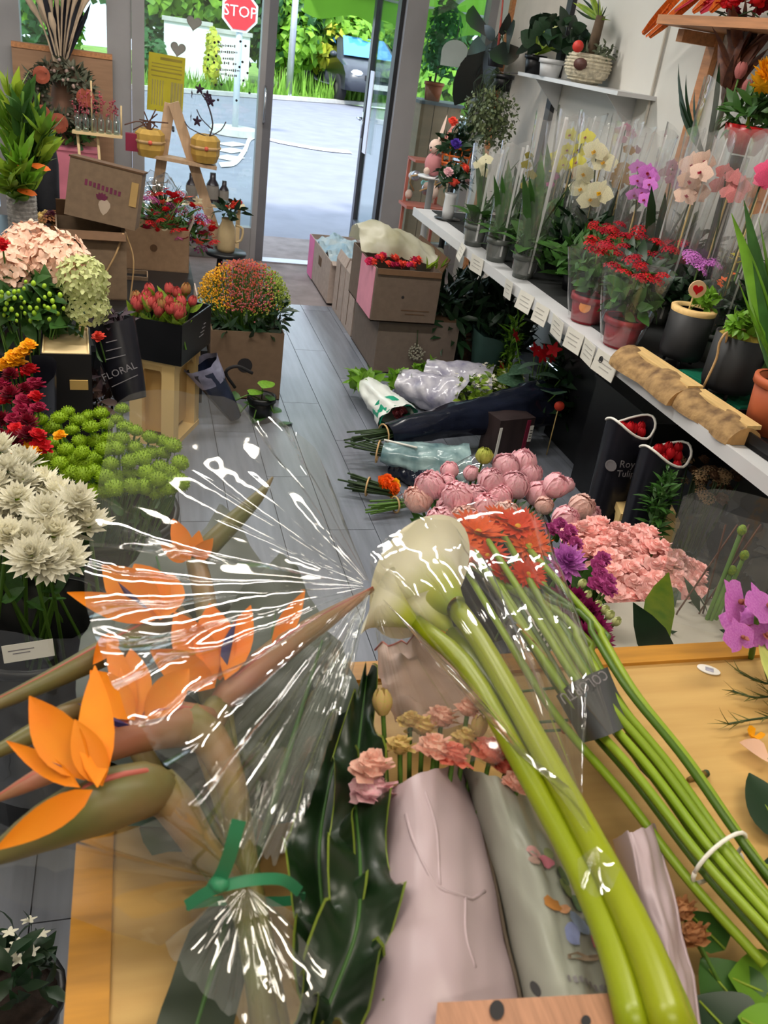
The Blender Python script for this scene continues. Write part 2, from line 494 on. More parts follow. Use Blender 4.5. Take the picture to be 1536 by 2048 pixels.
# painted markings: zebra bars and a curved edge line in front of the sign island
isl = PZ(470, 268, 0)
mb = MB().lathe([(0.4, 0.0), (0.38, 0.09), (0.0, 0.1)], 20, Matrix.Translation((isl.x, isl.y, 0)))
struct('sign_island', mb, M_kerb, smooth=False)
for i, (xa, ya, xb, yb) in enumerate([(448, 290, 482, 287), (446, 303, 479, 299), (444, 318, 472, 313)]):
    a, b = PZ(xa, ya, 0), PZ(xb, yb, 0)
    d = (b - a); n = V((-d.y, d.x, 0)).normalized() * 0.13
    mb = MB().add([a - n, b - n, b + n, a + n, a - n + V((0, 0, .004)), b - n + V((0, 0, .004)), b + n + V((0, 0, .004)), a + n + V((0, 0, .004))],
                  [(4, 5, 6, 7), (0, 1, 5, 4), (1, 2, 6, 5), (2, 3, 7, 6), (3, 0, 4, 7)])
    struct('road_marking', mb, M_mark)
cv = bez([PZ(440, 330, 0), PZ(470, 325, 0), PZ(490, 300, 0), PZ(500, 278, 0), PZ(520, 274, 0), PZ(560, 284, 0), PZ(640, 298, 0), PZ(700, 304, 0)], 40)
mb = MB()
mb.grid(lambda u, v: cv[int(round(u * (len(cv) - 1)))] + V((0, (v - 0.5) * 0.35, 0.003)), len(cv) - 1, 1)
struct('road_marking', mb, M_mark)

# ------------------------------------------------------------------ planting behind the street
def leafcloud(mb, c, rad, n, L, up=0.3):
    for d in range(n):
        q = V((random.gauss(0, 1), random.gauss(0, 1), random.gauss(0, 1))).normalized() * rnd(0.62, 1.0)
        p = V(c) + V((q.x * rad[0], q.y * rad[1], q.z * rad[2]))
        nrm = (q + V((rnd(-.6, .6), rnd(-.6, .6), rnd(-.3, .9)))).normalized()
        x = nrm.orthogonal().normalized(); x = Matrix.Rotation(rnd(0, 6.28), 3, nrm) @ x; y = nrm.cross(x)
        l = L * rnd(0.6, 1.3); w_ = l * 0.42
        o = len(mb.v)
        mb.v += [tuple(p - x * l * .5), tuple(p + y * w_), tuple(p + x * l * .5 + nrm * l * .12), tuple(p - y * w_)]
        mb.f += [(o, o + 1, o + 2, o + 3)]
def shrub(name, label, px, py0, py1, wpx, y, mts, n=2200, L=0.22, cat='shrub', blobs=5):
    base = PY(px, py0, y); top = PY(px, py1, y)
    base.z = 0
    h = top.z; wm = wpx * mpp(PY(px, py0, y)) / 2
    t = thing(name, label, cat, base, 0, 'greenery across the street')
    MB().tube([(0, 0, 0), (0.05, 0, h * .4), (0, .05, h * .75)], [0.09, 0.06, 0.02], 6).build('trunk', M_bark, t)
    for mi, mt in enumerate(mts):
        mb = MB()
        for b in range(blobs):
            cx = rnd(-.55, .55) * wm; cz = h * rnd(.3, .78)
            leafcloud(mb, (cx, rnd(-.4, .4), cz), (wm * rnd(.4, .6), 0.8, h * rnd(.2, .32)), n // (blobs * len(mts)), L)
        mb.build('foliage', mt, t, smooth=False, kind='stuff')
    return t
shrub('leafy_tree', 'dark leafy tree above the white wall across the street', 335, 190, -200, 300, 25.5, [M_hedge[1], M_hedge[0]], 3000, 0.3)
shrub('leafy_tree', 'bright green tree behind the stop sign across the street', 470, 190, -200, 260, 26.5, [M_hedge[0], M_hedge[1]], 3000, 0.3)
shrub('climbing_shrub', 'yellow-green creeper hanging over the gap in the white wall', 422, 130, 20, 32, 22.3, [M_hedge[2]], 500, 0.16)
shrub('flowering_bush', 'tall bush with orange and yellow leaves beside the parked car', 655, 175, -60, 190, 25.5, [M_hedge[0], M_hedge[2]], 3200, 0.26)
shrub('hedge_bush', 'dense green hedge bush behind the grey lamp post', 560, 195, -60, 150, 25.0, [M_hedge[0], M_hedge[1]], 2600, 0.26)
shrub('hedge_bush', 'shady green hedge above the parked car roof', 760, 195, -60, 220, 27.5, [M_hedge[1], M_hedge[0]], 2600, 0.3)
shrub('hedge_bush', 'sunlit green hedge seen beyond the right shop window', 905, 210, 30, 190, 20.0, [M_hedge[0], M_hedge[1]], 2600, 0.22)
shrub('leafy_tree', 'leafy tree seen through the window behind the dried reeds', 110, 170, -160, 150, 22.0, [M_hedge[1], M_hedge[0]], 2400, 0.26)
shrub('hedge_bush', 'dark green shrub at the left end of the white wall', 300, 170, 40, 56, 22.6, [M_hedge[1]], 800, 0.2)
mb = MB()
for i in range(5200):
    p = Mk @ V((rnd(-9, 9), rnd(0.25, 5), 0.03))
    if p.x < 4 and p.y > 23.6: continue
    h = rnd(0.12, 0.4) * (1.7 if p.x > 3 else 1); a = rnd(0, 6.28); d = V((math.cos(a), math.sin(a), 0)) * 0.03
    o = len(mb.v); tip = p + V((rnd(-.15, .15), rnd(-.1, .1), h))
    mb.v += [tuple(p - d), tuple(p + d), tuple(tip)]; mb.f.append((o, o + 1, o + 2))
g = mb.build('tall_grass', M_grass, None, smooth=False); tag(g, 'tall rough grass on the verge behind the kerb', 'grass', kind='stuff')

# white garden wall panels
M_ww = mat('whitewash', (240, 240, 240), 0.8, 0.03, rnd=0)
def wallpanel(label, xa, xb, pyt, y, zb=0.9):
    a, b = PY(xa, 60, y), PY(xb, 70, y)
    zt = (PY(xa, pyt, y).z + PY(xb, pyt + 12, y).z) / 2
    t = thing('garden_wall', label, 'wall', ((a.x + b.x) / 2, y, 0))
    w_ = b.x - a.x
    MB().box((0, 0, zt / 2), (w_, 0.2, zt)).build('masonry', M_ww, t, smooth=False)
    MB().box((0, 0, zt + 0.04), (w_ + 0.1, 0.3, 0.09)).build('coping', M_kerb, t, smooth=False)
wallpanel('left white garden wall panel with a pale coping across the street', 328, 420, 40, 24.0)
wallpanel('right white garden wall panel behind the stop sign post', 418, 500, 62, 24.3)

# grey post
b = PZ(577, 192, 0.03); tp = PY(585, -120, b.y)
t = thing('lamp_post', 'slim grey lamp post standing in the verge grass', 'post', (b.x, b.y, 0))
MB().tube([(0, 0, 0), (0, 0, tp.z)], [0.085, 0.07], 12).build('pole', mat('galvanised', (176, 180, 190), 0.4, 0.05, metal=0.5, rnd=0), t)
MB().lathe([(0.14, 0), (0.14, 0.05), (0.09, 0.08)], 12, cap1=True).build('base_flange', MATS['galvanised'], t)

# STOP sign
b = V((isl.x, isl.y, 0.1)); cz = PY(480, 24, isl.y)
t = thing('stop_sign', 'red octagonal STOP sign on a pale post', 'road sign', b)
MB().tube([(0, 0.05, 0), (0, 0.05, cz.z + 0.15)], 0.05, 10).build('post', mat('pale_post', (200, 208, 214), 0.4, 0.05, rnd=0), t)
R = 36 * mpp(cz)
rl = MB().prism([(R * 1.06 * math.cos(PI / 8 + i * PI / 4), R * 1.06 * math.sin(PI / 8 + i * PI / 4)) for i in range(8)], 0.02)
Ms = Matrix.Translation((cz.x, cz.y, cz.z)) @ Matrix.Rotation(PI / 2, 4, 'X')
p = MB(); p.add(rl.v, rl.f, Ms); p.build('border', M_whiteink, t, smooth=False, world=True)
p = MB().prism([(R * 0.93 * math.cos(PI / 8 + i * PI / 4), R * 0.93 * math.sin(PI / 8 + i * PI / 4)) for i in range(8)], 0.012, Matrix.Translation((cz.x, cz.y - 0.018, cz.z)) @ Matrix.Rotation(PI / 2, 4, 'X'))
p.build('plate', mat('stop_red', (222, 44, 58), 0.45, 0.03, rnd=0), t, smooth=False, world=True)
text('lettering', 'STOP', R * 0.78, M_whiteink, frame(V((cz.x, cz.y - 0.034, cz.z)), (1, 0, 0), (0, 0, 1)), t, 0.003)

# ------------------------------------------------------------------ car
def make_car():
    c0 = PZ(752, 219, 0.0)
    hd = V((0.10, -1.0, 0)).normalized()           # heading
    t = thing('parked_car', 'dark grey hatchback parked on the verge beyond the street', 'car', c0 - hd * 2.0, math.atan2(hd.y, hd.x))
    # local: X forward, Y left
    M_body = mat('car_paint', (58, 62, 72), 0.3, 0.05, rnd=0, coat=0.3)
    W = 0.86
    prof = [(-2.0, .35), (-2.05, .75), (-1.95, 1.0), (-1.75, 1.42), (-1.3, 1.55), (-.2, 1.58), (.35, 1.5), (1.05, 1.03), (1.75, .9), (2.02, .72), (2.08, .35)]
    secs = [(-1.0, .93), (-.82, 1.0), (0, 1.0), (.82, 1.0), (1.0, .93)]
    mb = MB(); n = len(prof)
    for s, k in secs:
        for (x, z) in prof:
            tum = 0.80 if z > 1.05 else 1.0
            mb.v.append((x * (k if abs(x) > 1.6 else 1), s * W * tum, z if abs(s) < .9 else .35 + (z - .35) * .96))
    for i in range(len(secs) - 1):
        for j in range(n):
            a, b_ = i * n + j, i * n + (j + 1) % n
            mb.f.append((a, b_, b_ + n, a + n))
    mb.f.append(tuple(range(n))); mb.f.append(tuple(reversed(range(4 * n, 5 * n))))
    mb.build('body', M_body, t)
    g = mat('car_glass', (70, 140, 205), 0.08, 0.1, 1.5, rnd=0, spec=0.9)
    MB().add([(.40, -.56, 1.475), (.40, .56, 1.475), (1.06, .70, 1.06), (1.06, -.70, 1.06)], [(0, 1, 2, 3)]).build('windscreen', g, t, smooth=False, loc=(0.03, 0, 0.03))
    for s in (-1, 1):
        MB().add([(.25, s * .70, 1.45), (.9, s * .74, 1.08), (-.35, s * .76, 1.08), (-.35, s * .70, 1.46)], [(0, 1, 2, 3)]).build('side_window', g, t, smooth=False, loc=(0, s * .035, 0))
        MB().add([(-.45, s * .70, 1.46), (-.45, s * .76, 1.08), (-1.5, s * .76, 1.08), (-1.3, s * .70, 1.42)], [(0, 1, 2, 3)]).build('side_window', g, t, smooth=False, loc=(0, s * .035, 0))
        MB().ball((.95, s * .93, 1.08), .1, 5, 8, sq=.7).build('mirror', M_body, t)
        MB().ball((0, 0, 0), .17, 5, 10, sq=.5).build('headlight', mat('headlamp', (235, 240, 248), 0.1, 0.02, rnd=0), t, loc=(1.9, s * .58, .74))
        for xx in (-1.28, 1.3):
            o = MB().lathe([(.17, -.1), (.31, -.1), (.33, -.06), (.33, .06), (.31, .1), (.17, .1)], 18, cap0=False).build('tyre', mat('tyre_rubber', (26, 26, 28), .8, .1, rnd=0), t, loc=(xx, s * .80, .33), rot=(PI / 2, 0, 0))
            MB().lathe([(.0, .0), (.19, .02), (.19, -.05)], 10, cap0=False).build('wheel_rim', mat('wheel_alloy', (150, 140, 140), .35, .1, metal=.7, rnd=0), t, loc=(xx, s * .86, .33), rot=(-s * PI / 2, 0, 0))
    MB().box((2.07, 0, .5), (.03, .52, .12)).build('number_plate', M_whiteink, t, smooth=False)
    MB().box((2.05, 0, .68), (.05, .8, .1)).build('grille', M_dark, t, smooth=False)
make_car()

# green awning outside with a scalloped valance
M_awn = mat('awning_green', (100, 152, 44), 0.7, 0.08, 3, trans=0.45, rnd=0)
za = PY(690, 20, 8.0).z
t = thing('awning', 'green fabric awning with a wavy valance over the shop front', 'awning', (4.72, 8.0, za + .06))
n = 60
mb = MB().grid(lambda u, v: (-3.4 + 6.8 * u, -1.2 * v, 0.06 + 0.55 * v), 30, 4); mb.build('canopy', M_awn, t)
mb = MB().grid(lambda u, v: (-3.4 + 6.8 * u, 0.02 * math.sin(u * 60), 0.07 - v * (0.19 + 0.03 * math.sin(u * 6.8 * 2 * PI / 0.55))), 120, 2); mb.build('valance', M_awn, t)
MB().tube([(-3.4, 0.01, 0.07), (3.4, 0.01, 0.07)], 0.025, 8).build('front_rail', M_white, t)
for s in (-2.2, 2.2): MB().tube([(s, 0, 0.05), (s, -1.18, 0.3)], 0.02, 6).build('arm', M_white, t)
# ------------------------------------------------------------------ plant materials
M_stem = mat('flower_stem', (84, 122, 44), 0.5, 0.2, 12, trans=0.1)
M_stemd = mat('dark_stem', (46, 66, 34), 0.55, 0.2, 12)
M_leaf = mat('leaf_green', (58, 98, 40), 0.45, 0.25, 8, trans=0.18)
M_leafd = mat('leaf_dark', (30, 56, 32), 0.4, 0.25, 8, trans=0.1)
M_leafb = mat('leaf_bright', (112, 160, 44), 0.45, 0.25, 8, trans=0.25)
M_leafy = mat('leaf_yellow_green', (158, 176, 52), 0.45, 0.3, 6, trans=0.25, col2=(96, 140, 44))
M_soil = mat('potting_soil', (44, 34, 28), 0.95, 0.4, 60, bump=0.6)
M_terra = mat('terracotta', (176, 88, 52), 0.6, 0.1, 10)
def petal(name, col, col2=None, trans=0.2, var=0.12, rough=0.6): return mat(name, col, rough, var, 14, trans=trans, col2=col2, spec=0.25)
M_pwhite = petal('petal_white', (236, 232, 212))
M_plime = petal('petal_lime', (132, 164, 24), var=0.25)
M_ppeony = petal('petal_peony', (244, 178, 196), (250, 214, 214))
M_ppink = petal('petal_salmon_pink', (250, 188, 182), (252, 206, 200))
M_pred = petal('petal_red', (200, 22, 34))
M_pdred = petal('petal_dark_red', (128, 16, 40))
M_ptulip = petal('petal_crimson_bud', (190, 48, 72), (206, 110, 90))
M_porange = petal('petal_orange', (238, 96, 20))
M_pgold = petal('petal_golden', (246, 172, 16))
M_pmag = petal('petal_magenta', (150, 36, 100), (186, 84, 150))
M_pplum = petal('petal_plum', (120, 16, 74))
M_pviolet = petal('petal_orchid_violet', (196, 96, 196), (216, 140, 214))
M_pcream = petal('petal_cream', (238, 232, 196))
M_pyel = petal('petal_yellow', (232, 222, 44))
M_ppeach = petal('petal_peach', (244, 196, 166), (250, 216, 196))
M_pgreenw = petal('petal_green_white', (222, 222, 168), (196, 208, 130))
M_pcoral = petal('petal_coral', (234, 84, 66))
M_pmauve = petal('petal_mauve', (178, 118, 142))
M_bird = petal('bird_orange', (224, 136, 18), (232, 116, 14), 0.12)
M_birdblue = petal('bird_blue', (58, 52, 110))
M_center = mat('flower_centre', (196, 150, 30), 0.8, 0.3, 40)
M_sepal = mat('sepal_green', (120, 140, 56), 0.5, 0.2, 10)

BL = {}
def bloom(kind, mt, seed=0):
    """unit-size bloom mesh facing +Z, base at the origin; cached per kind / material / seed"""
    key = (kind, mt.name, seed)
    if key in BL: return BL[key]
    random.seed(hash((kind, seed)) % 9999 if False else sum(map(ord, kind)) * 13 + seed)
    mb = MB()
    if kind == 'mum':                      # shaggy chrysanthemum
        for r, (n, el, L) in enumerate([(18, 2, 1.0), (18, 18, .95), (15, 36, .82), (12, 56, .64), (8, 74, .45)]):
            for i in range(n):
                mb.leaf(L * rnd(.88, 1.1), .135, rnd(.2, .6), .35, 'strap', Matrix.Translation((0, 0, .12 * r)) @ RotZX(2 * PI * (i + rnd(-.2, .2)) / n + r * .3, math.radians(el + rnd(-7, 7))), 3)
    elif kind == 'pompon':                 # tight button chrysanthemum
        mb.ball((0, 0, .5), .86, 7, 12, sq=.7)
        for d in fib(80, -.2):
            mb.leaf(.3, .12, 1.4, .5, 'round', aim((0, 0, .4), V((d.x, d.y, d.z * .8))) @ Matrix.Translation(V((0, 0, .7))) @ Matrix.Rotation(rnd(0, 6), 4, 'Z') @ Matrix.Rotation(.7, 4, 'X'), 2)
    elif kind == 'carn':                   # ruffled carnation / rose
        mb.ball((0, 0, .3), .5, 5, 8, sq=.8)
        for r, (n, el, L, W) in enumerate([(7, 22, .95, .42), (7, 42, .86, .38), (6, 60, .72, .33), (5, 75, .56, .26)]):
            for i in range(n):
                mb.leaf(L * rnd(.9, 1.08), W, rnd(-.5, .1), rnd(.1, .4), 'round', Matrix.Translation((0, 0, .1 * r)) @ RotZX(2 * PI * (i + rnd(-.25, .25)) / n + r * .45, math.radians(el + rnd(-8, 8))), 3, wave=.35)
    elif kind == 'peony':                  # cupped globe of overlapping petals
        mb.ball((0, 0, .78), .62, 7, 10)
        for r, (n, el, rad) in enumerate([(6, -.25, .84), (8, .1, .82), (8, .4, .76), (6, .7, .66)]):
            for i in range(n):
                ph = 2 * PI * (i + rnd(-.2, .2)) / n + r * .6
                def fn(u, v, ph=ph, rad=rad, el=el):
                    a = -1.1 + (1.35 + el + .55) * u
                    w_ = .5 * math.sin(PI * (.18 + .74 * u)) + .06
                    b = ph + (v - .5) * 2 * w_
                    rr = rad * (1.0 + .12 * abs(v - .5) + .05 * math.sin(v * 11 + ph * 3) * u + .06 * u * math.sin(ph * 5))
                    return (rr * math.cos(a) * math.cos(b), rr * math.cos(a) * math.sin(b), .78 + rr * math.sin(a))
                mb.grid(fn, 4, 4)
    elif kind == 'tulip':                  # egg shaped bud
        for i in range(6):
            ph = 2 * PI * i / 6
            rad = .46 if i % 2 else .43
            def fn(u, v, ph=ph, rad=rad):
                z = u * 1.15; rr = rad * math.sin(PI * (.12 + .72 * u)) ** .8
                b = ph + (v - .5) * 1.5 * (1 - .65 * u ** 3)
                return (rr * math.cos(b), rr * math.sin(b), z)
            mb.grid(fn, 5, 3)
    elif kind == 'hydrangea':              # ball of four-petalled florets
        for d in fib(95, -.55):
            c_ = V((d.x, d.y, d.z)) * rnd(.86, 1.02) + V((0, 0, .75))
            A = aim(c_, d + V((rnd(-.3, .3), rnd(-.3, .3), rnd(-.1, .3))), 1, rnd(0, 6))
            for q in range(4):
                mb.leaf(.25, .13, rnd(-.5, .4), .15, 'round', A @ RotZX(q * PI / 2, rnd(0, .5)), 2)
    elif kind == 'gerbera':
        for r, (n, el, L) in enumerate([(20, 4, 1.0), (18, 14, .88), (14, 30, .5)]):
            for i in range(n):
                mb.leaf(L, .105, rnd(-.15, .25), .2, 'strap', Matrix.Translation((0, 0, .04 * r)) @ RotZX(2 * PI * i / n + r * .2, math.radians(el + rnd(-4, 4))), 3)
    elif kind == 'orchid':                 # moth orchid
        for a, L, W, p_ in [(PI / 2, .82, .30, 'lance'), (PI / 2 + 2.2, .8, .29, 'lance'), (PI / 2 - 2.2, .8, .29, 'lance'), (.12, .92, .52, 'ovate'), (PI - .12, .92, .52, 'ovate')]:
            mb.leaf(L, W, -.25, -.1, p_, RotZX(a - PI / 2, .12), 5)
    elif kind == 'lip':
        mb.leaf(.42, .16, .9, .7, 'ovate', RotZX(PI, .5), 4); mb.ball((0, 0, .1), .09, 4, 6)
    elif kind == 'floret':                 # small five-petalled flower
        for q in range(5): mb.leaf(.9, .36, -.3, .1, 'round', RotZX(q * 2 * PI / 5, .35), 2)
    elif kind == 'cluster':                # dome of little flowers (kalanchoe, viburnum, statice)
        for d in fib(34, .0):
            A = aim(V((d.x, d.y, d.z * .6)) * rnd(.8, 1.05), V((d.x, d.y, d.z + .6)), .24, rnd(0, 6))
            for q in range(4): mb.leaf(.9, .4, -.2, .1, 'round', A @ RotZX(q * PI / 2, .3), 2)
    elif kind == 'kale':                   # loose ruffled rosette
        for r, (n, el, L, W) in enumerate([(6, 5, 1.0, .5), (6, 30, .85, .42), (5, 58, .6, .3)]):
            for i in range(n):
                mb.leaf(L, W, .5, .3, 'round', RotZX(2 * PI * i / n + r * .5, math.radians(el)), 4, wave=.3)
    elif kind == 'bud':
        mb.ball((0, 0, .6), .5, 6, 8, sq=1.25)
    elif kind == 'sepals':
        for i in range(5): mb.leaf(.7, .22, 1.0, .4, 'lance', RotZX(2 * PI * i / 5, .1), 3)
    me = mb.mesh(kind, mt); BL[key] = me
    random.seed(len(BL) * 31 + 5)
    return me
STEM = {}
def stem_mesh(mt, bend=0.0):
    k_ = (mt.name, bend)
    if k_ not in STEM:
        STEM[k_] = MB().tube([(bend * math.sin(PI * t), 0, t) for t in (0, .25, .5, .75, 1)], 1.0, 6).mesh('stem', mt) if not bend else \
            MB().tube([(bend * math.sin(PI * t), 0, t) for t in (0, .25, .5, .75, 1)], 1.0, 6).mesh('stem', mt)
    return STEM[k_]
LEAFM = {}
def leaf_mesh(mt, prof='lance', w=.25, bend=.6, cup=.2, nu=5, wave=0):
    k_ = (mt.name, prof, w, bend, cup, nu, wave)
    if k_ not in LEAFM: LEAFM[k_] = MB().leaf(1, w, bend, cup, prof, None, nu, wave).mesh('leaf', mt)
    return LEAFM[k_]

def flower(name, label, cat, group, head, d, size, L, me, stem_mt=None, r=0.003, extra=None, leaves=0, leaf_mt=None, part='bloom', spin=None):
    """one cut flower: Empty at the foot of its stem, stem + bloom (+ leaves) as parts"""
    d = V(d).normalized(); foot = V(head) - d * L
    t = thing(name, label, cat, foot, 0, group)
    t.rotation_mode = 'QUATERNION'
    t.rotation_quaternion = d.to_track_quat('Z', 'Y')
    inst('stem', stem_mesh(stem_mt or M_stem), t, scale=(r, r, L))
    b = inst(part, me, t, (0, 0, L - size * .1), (0, 0, rnd(0, 6) if spin is None else spin), size)
    if extra:
        for (nm, em, dz, sc) in extra: inst(nm, em, t, (0, 0, L - size * .1 + dz * size), (0, 0, rnd(0, 6)), size * sc)
    for i in range(leaves):
        inst('leaf', leaf_mesh(leaf_mt or M_leaf), t, (0, 0, L * rnd(.55, .85)), (rnd(.3, .9), 0, rnd(0, 6)), rnd(.6, 1) * .09)
    return t
def scatter(poly_px, n, mind, zfun, seed=1):
    """blue-noise pixel points inside a polygon -> list of (px, py)"""
    random.seed(seed); xs = [p[0] for p in poly_px]; ys = [p[1] for p in poly_px]; out = []; tries = 0
    def inside(x, y):
        c_ = False; j = len(poly_px) - 1
        for i in range(len(poly_px)):
            xi, yi = poly_px[i]; xj, yj = poly_px[j]
            if (yi > y) != (yj > y) and x < (xj - xi) * (y - yi) / (yj - yi) + xi: c_ = not c_
            j = i
        return c_
    while len(out) < n and tries < n * 60:
        tries += 1
        x, y = rnd(min(xs), max(xs)), rnd(min(ys), max(ys))
        if inside(x, y) and all((x - a) ** 2 + (y - b) ** 2 > mind * mind for a, b in out): out.append((x, y))
    return out

def bucket(label, base, r, h, mt=None, top=1.2, name='flower_bucket', squ=0.0, rotz=0.0, ell=1.0, water=True, cat='bucket', group=None, rim=True):
    t = thing(name, label, cat, base, rotz, group)
    mt = mt or M_black
    MB().lathe([(r, 0), (r * (1 + (top - 1) * .5), h * .5), (r * top, h), (r * top - .006, h), (r * (1 + (top - 1) * .5) - .006, h * .5), (r - .006, .012), (.001, .012)], 24, None, True, squ=squ, ell=ell).build('body', mt, t)
    if rim: MB().lathe([(r * top, h - .018), (r * top + .008, h - .016), (r * top + .008, h + .002), (r * top - .004, h + .002)], 24, None, False, squ=squ, ell=ell).build('rim', mt, t)
    return t
def pot(t, r, h, mt, top=1.25, n=18, soil=True, rim=True, z0=0.0, squ=0.0):
    MB().lathe([(r, z0), (r * top, z0 + h), (r * top - .006, z0 + h), (r * 1.0 - .004, z0 + .02), (.001, z0 + .02)], n, None, True, squ=squ).build('pot', mt, t)
    if rim: MB().lathe([(r * top - .002, z0 + h - .02), (r * top + .006, z0 + h - .02), (r * top + .006, z0 + h + .003), (r * top - .005, z0 + h + .003)], n, None, False, squ=squ).build('rim', mt, t)
    if soil: MB().lathe([(r * top - .007, z0 + h * .86), (.001, z0 + h * .9)], n, None, False).build('soil', M_soil, t)

def open_box(label, c, size, rotz=0, mt=None, wall=.006, flaps=(), name='cardboard_box', group=None, inner=None, tilt=None, cat='box', floor_z=True):
    """cardboard box, open at the top, walls of real thickness, optional flaps (side, angle)"""
    t = thing(name, label, cat, c, rotz, group)
    if tilt: t.rotation_euler = tilt
    mt = mt or M_card; sx, sy, sz = size
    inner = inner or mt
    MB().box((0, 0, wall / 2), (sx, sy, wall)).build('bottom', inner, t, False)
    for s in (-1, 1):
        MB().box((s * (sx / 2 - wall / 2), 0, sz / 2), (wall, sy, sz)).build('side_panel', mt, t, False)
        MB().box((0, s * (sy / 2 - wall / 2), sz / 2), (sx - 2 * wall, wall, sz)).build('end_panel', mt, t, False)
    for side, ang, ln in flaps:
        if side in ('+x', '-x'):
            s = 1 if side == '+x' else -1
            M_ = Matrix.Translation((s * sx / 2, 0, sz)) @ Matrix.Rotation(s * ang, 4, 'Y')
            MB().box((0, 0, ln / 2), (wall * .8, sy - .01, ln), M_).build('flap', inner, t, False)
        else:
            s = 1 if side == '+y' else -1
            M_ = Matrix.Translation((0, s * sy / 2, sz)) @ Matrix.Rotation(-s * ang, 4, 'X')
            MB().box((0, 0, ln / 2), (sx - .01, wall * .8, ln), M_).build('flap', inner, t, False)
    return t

def fan(mb, apex, rim, nu=14, nv=None, pleats=10, amp=.02, rough=.004, curve=0.0, up=V((0, 0, 1)), phase=0.0, start=0.03, sub=4):
    """pleated sheet gathered at apex and spreading to a rim polyline"""
    rp = bez(rim, (len(rim) - 1) * sub); n = len(rp) - 1
    apex = V(apex)
    def fn(u, v):
        r = rp[int(round(v * n))]
        s = start + (1 - start) * u
        p = apex.lerp(r, s)
        L = (r - apex).length
        a = v * pleats * 2 * PI + phase
        fold = abs((a / PI) % 2 - 1) - .5
        ax = min(1, s * 1.6) * (1 - .35 * s)
        nz = noise.noise(p * 14) * rough + abs(noise.noise(p * 8 + V((phase, 0, 3)))) * rough * 4
        env = .35 + .65 * abs(noise.noise(V((v * pleats * .8, s * 1.5, phase + 2))) * 2)
        return p + up * (fold * amp * ax * env + curve * math.sin(PI * s) * L + nz * s)
    mb.grid(fn, nu, n)
    return mb
def sleeve(mb, base, top, r0, r1, n=22, nu=8, wob=.12, ph=0.0, squash=1.0, side=V((1, 0, 0)), crk=0.0):
    """crumpled open cone of film from base to top"""
    base, top = V(base), V(top); d = (top - base).normalized()
    a = side - d * side.dot(d); a.normalize(); b = d.cross(a)
    def fn(u, v):
        t = 2 * PI * v
        r = r0 + (r1 - r0) * (u ** .8)
        r *= 1 + wob * (.55 * math.sin(5 * t + ph) + .45 * math.sin(8 * t + 2 * ph + 3 * u)) * (.3 + .7 * u)
        if crk: r *= 1 + crk * (noise.noise(V((u * 7, math.cos(t) * 1.6 + ph, math.sin(t) * 1.6))) + .7 * abs(noise.noise(V((u * 15, math.cos(t) * 4, math.sin(t) * 4 + ph)))))
        z = u + .035 * math.sin(2 * t + ph) * (u > .9)
        return base + (top - base) * z + a * math.cos(t) * r + b * math.sin(t) * r * squash
    return mb.grid(fn, nu, n, wrap=True)
F_clear = film('clear_cellophane', (255, 255, 255), 0.06, 0.045, 1.0, 0.5, 11)
F_sleeve = film('orchid_sleeve_film', (255, 255, 255), 0.07, 0.05, 1.1, 0.2, 9, clear=.99)
F_glint = film('sleeve_highlight_film', (255, 255, 255), 0.1, 0.7, 1.8, 0.1, 9, clear=.99)  # milky white film for the highlights painted onto the sleeves
F_smoke = film('smoky_sleeve_film', (196, 202, 206), 0.1, 0.12, 1.1, 0.5, 10, clear=.8)
F_fore = film('crinkled_cellophane', (255, 255, 252), 0.06, 0.022, 1.5, 0.27, 10)

def foliage(mb, c, rad, n, L, W=.3, prof='lance', bend=.7, nu=3, spread=.9, up=.5, shell=.3):
    for i in range(n):
        q = V((random.gauss(0, 1), random.gauss(0, 1), random.gauss(0, 1))).normalized() * rnd(shell, 1)
        p = V(c) + V((q.x * rad[0], q.y * rad[1], q.z * rad[2]))
        d = V((q.x, q.y, q.z * .5 + up)) + V((rnd(-1, 1), rnd(-1, 1), rnd(-1, 1))) * (1 - spread)
        A = aim(p, d, 1, rnd(0, 6.28)) @ Matrix.Rotation(PI / 2 - rnd(.2, .9), 4, 'X')
        l = L * rnd(.7, 1.25)
        mb.leaf(l, l * W * .5, -bend * rnd(.5, 1.2), .2, prof, A, nu)
    return mb
# ================================================================== LEFT SIDE OF THE SHOP
TZ = 0.28
# low dark display bench that carries the boxes near the window
t = thing('display_bench', 'low black display bench under the cardboard boxes by the window', 'bench', (-0.57, 5.05, 0))
MB().box((0, 0, TZ - 0.015), (1.76, 2.45, 0.03)).build('top', M_black, t, False)
for sx in (-.84, .84):
    for sy in (-1.15, 1.15): MB().box((sx, sy, (TZ - .03) / 2), (.05, .05, TZ - .03)).build('leg', M_black, t, False)

# ---- brown board leaning against the window, wreath, reeds
a = PY(128, 180, 6.62)
t = thing('wooden_board', 'plain brown wooden board standing against the left window', 'board', (a.x, 6.64, TZ))
zt = PY(128, 95, 6.64).z - TZ
MB().box((0, 0, zt / 2), (.62, .018, zt)).build('panel', M_woodb, t, False)
MB().box((0, -.012, zt - .02), (.62, .008, .03)).build('top_batten', M_wood, t, False)

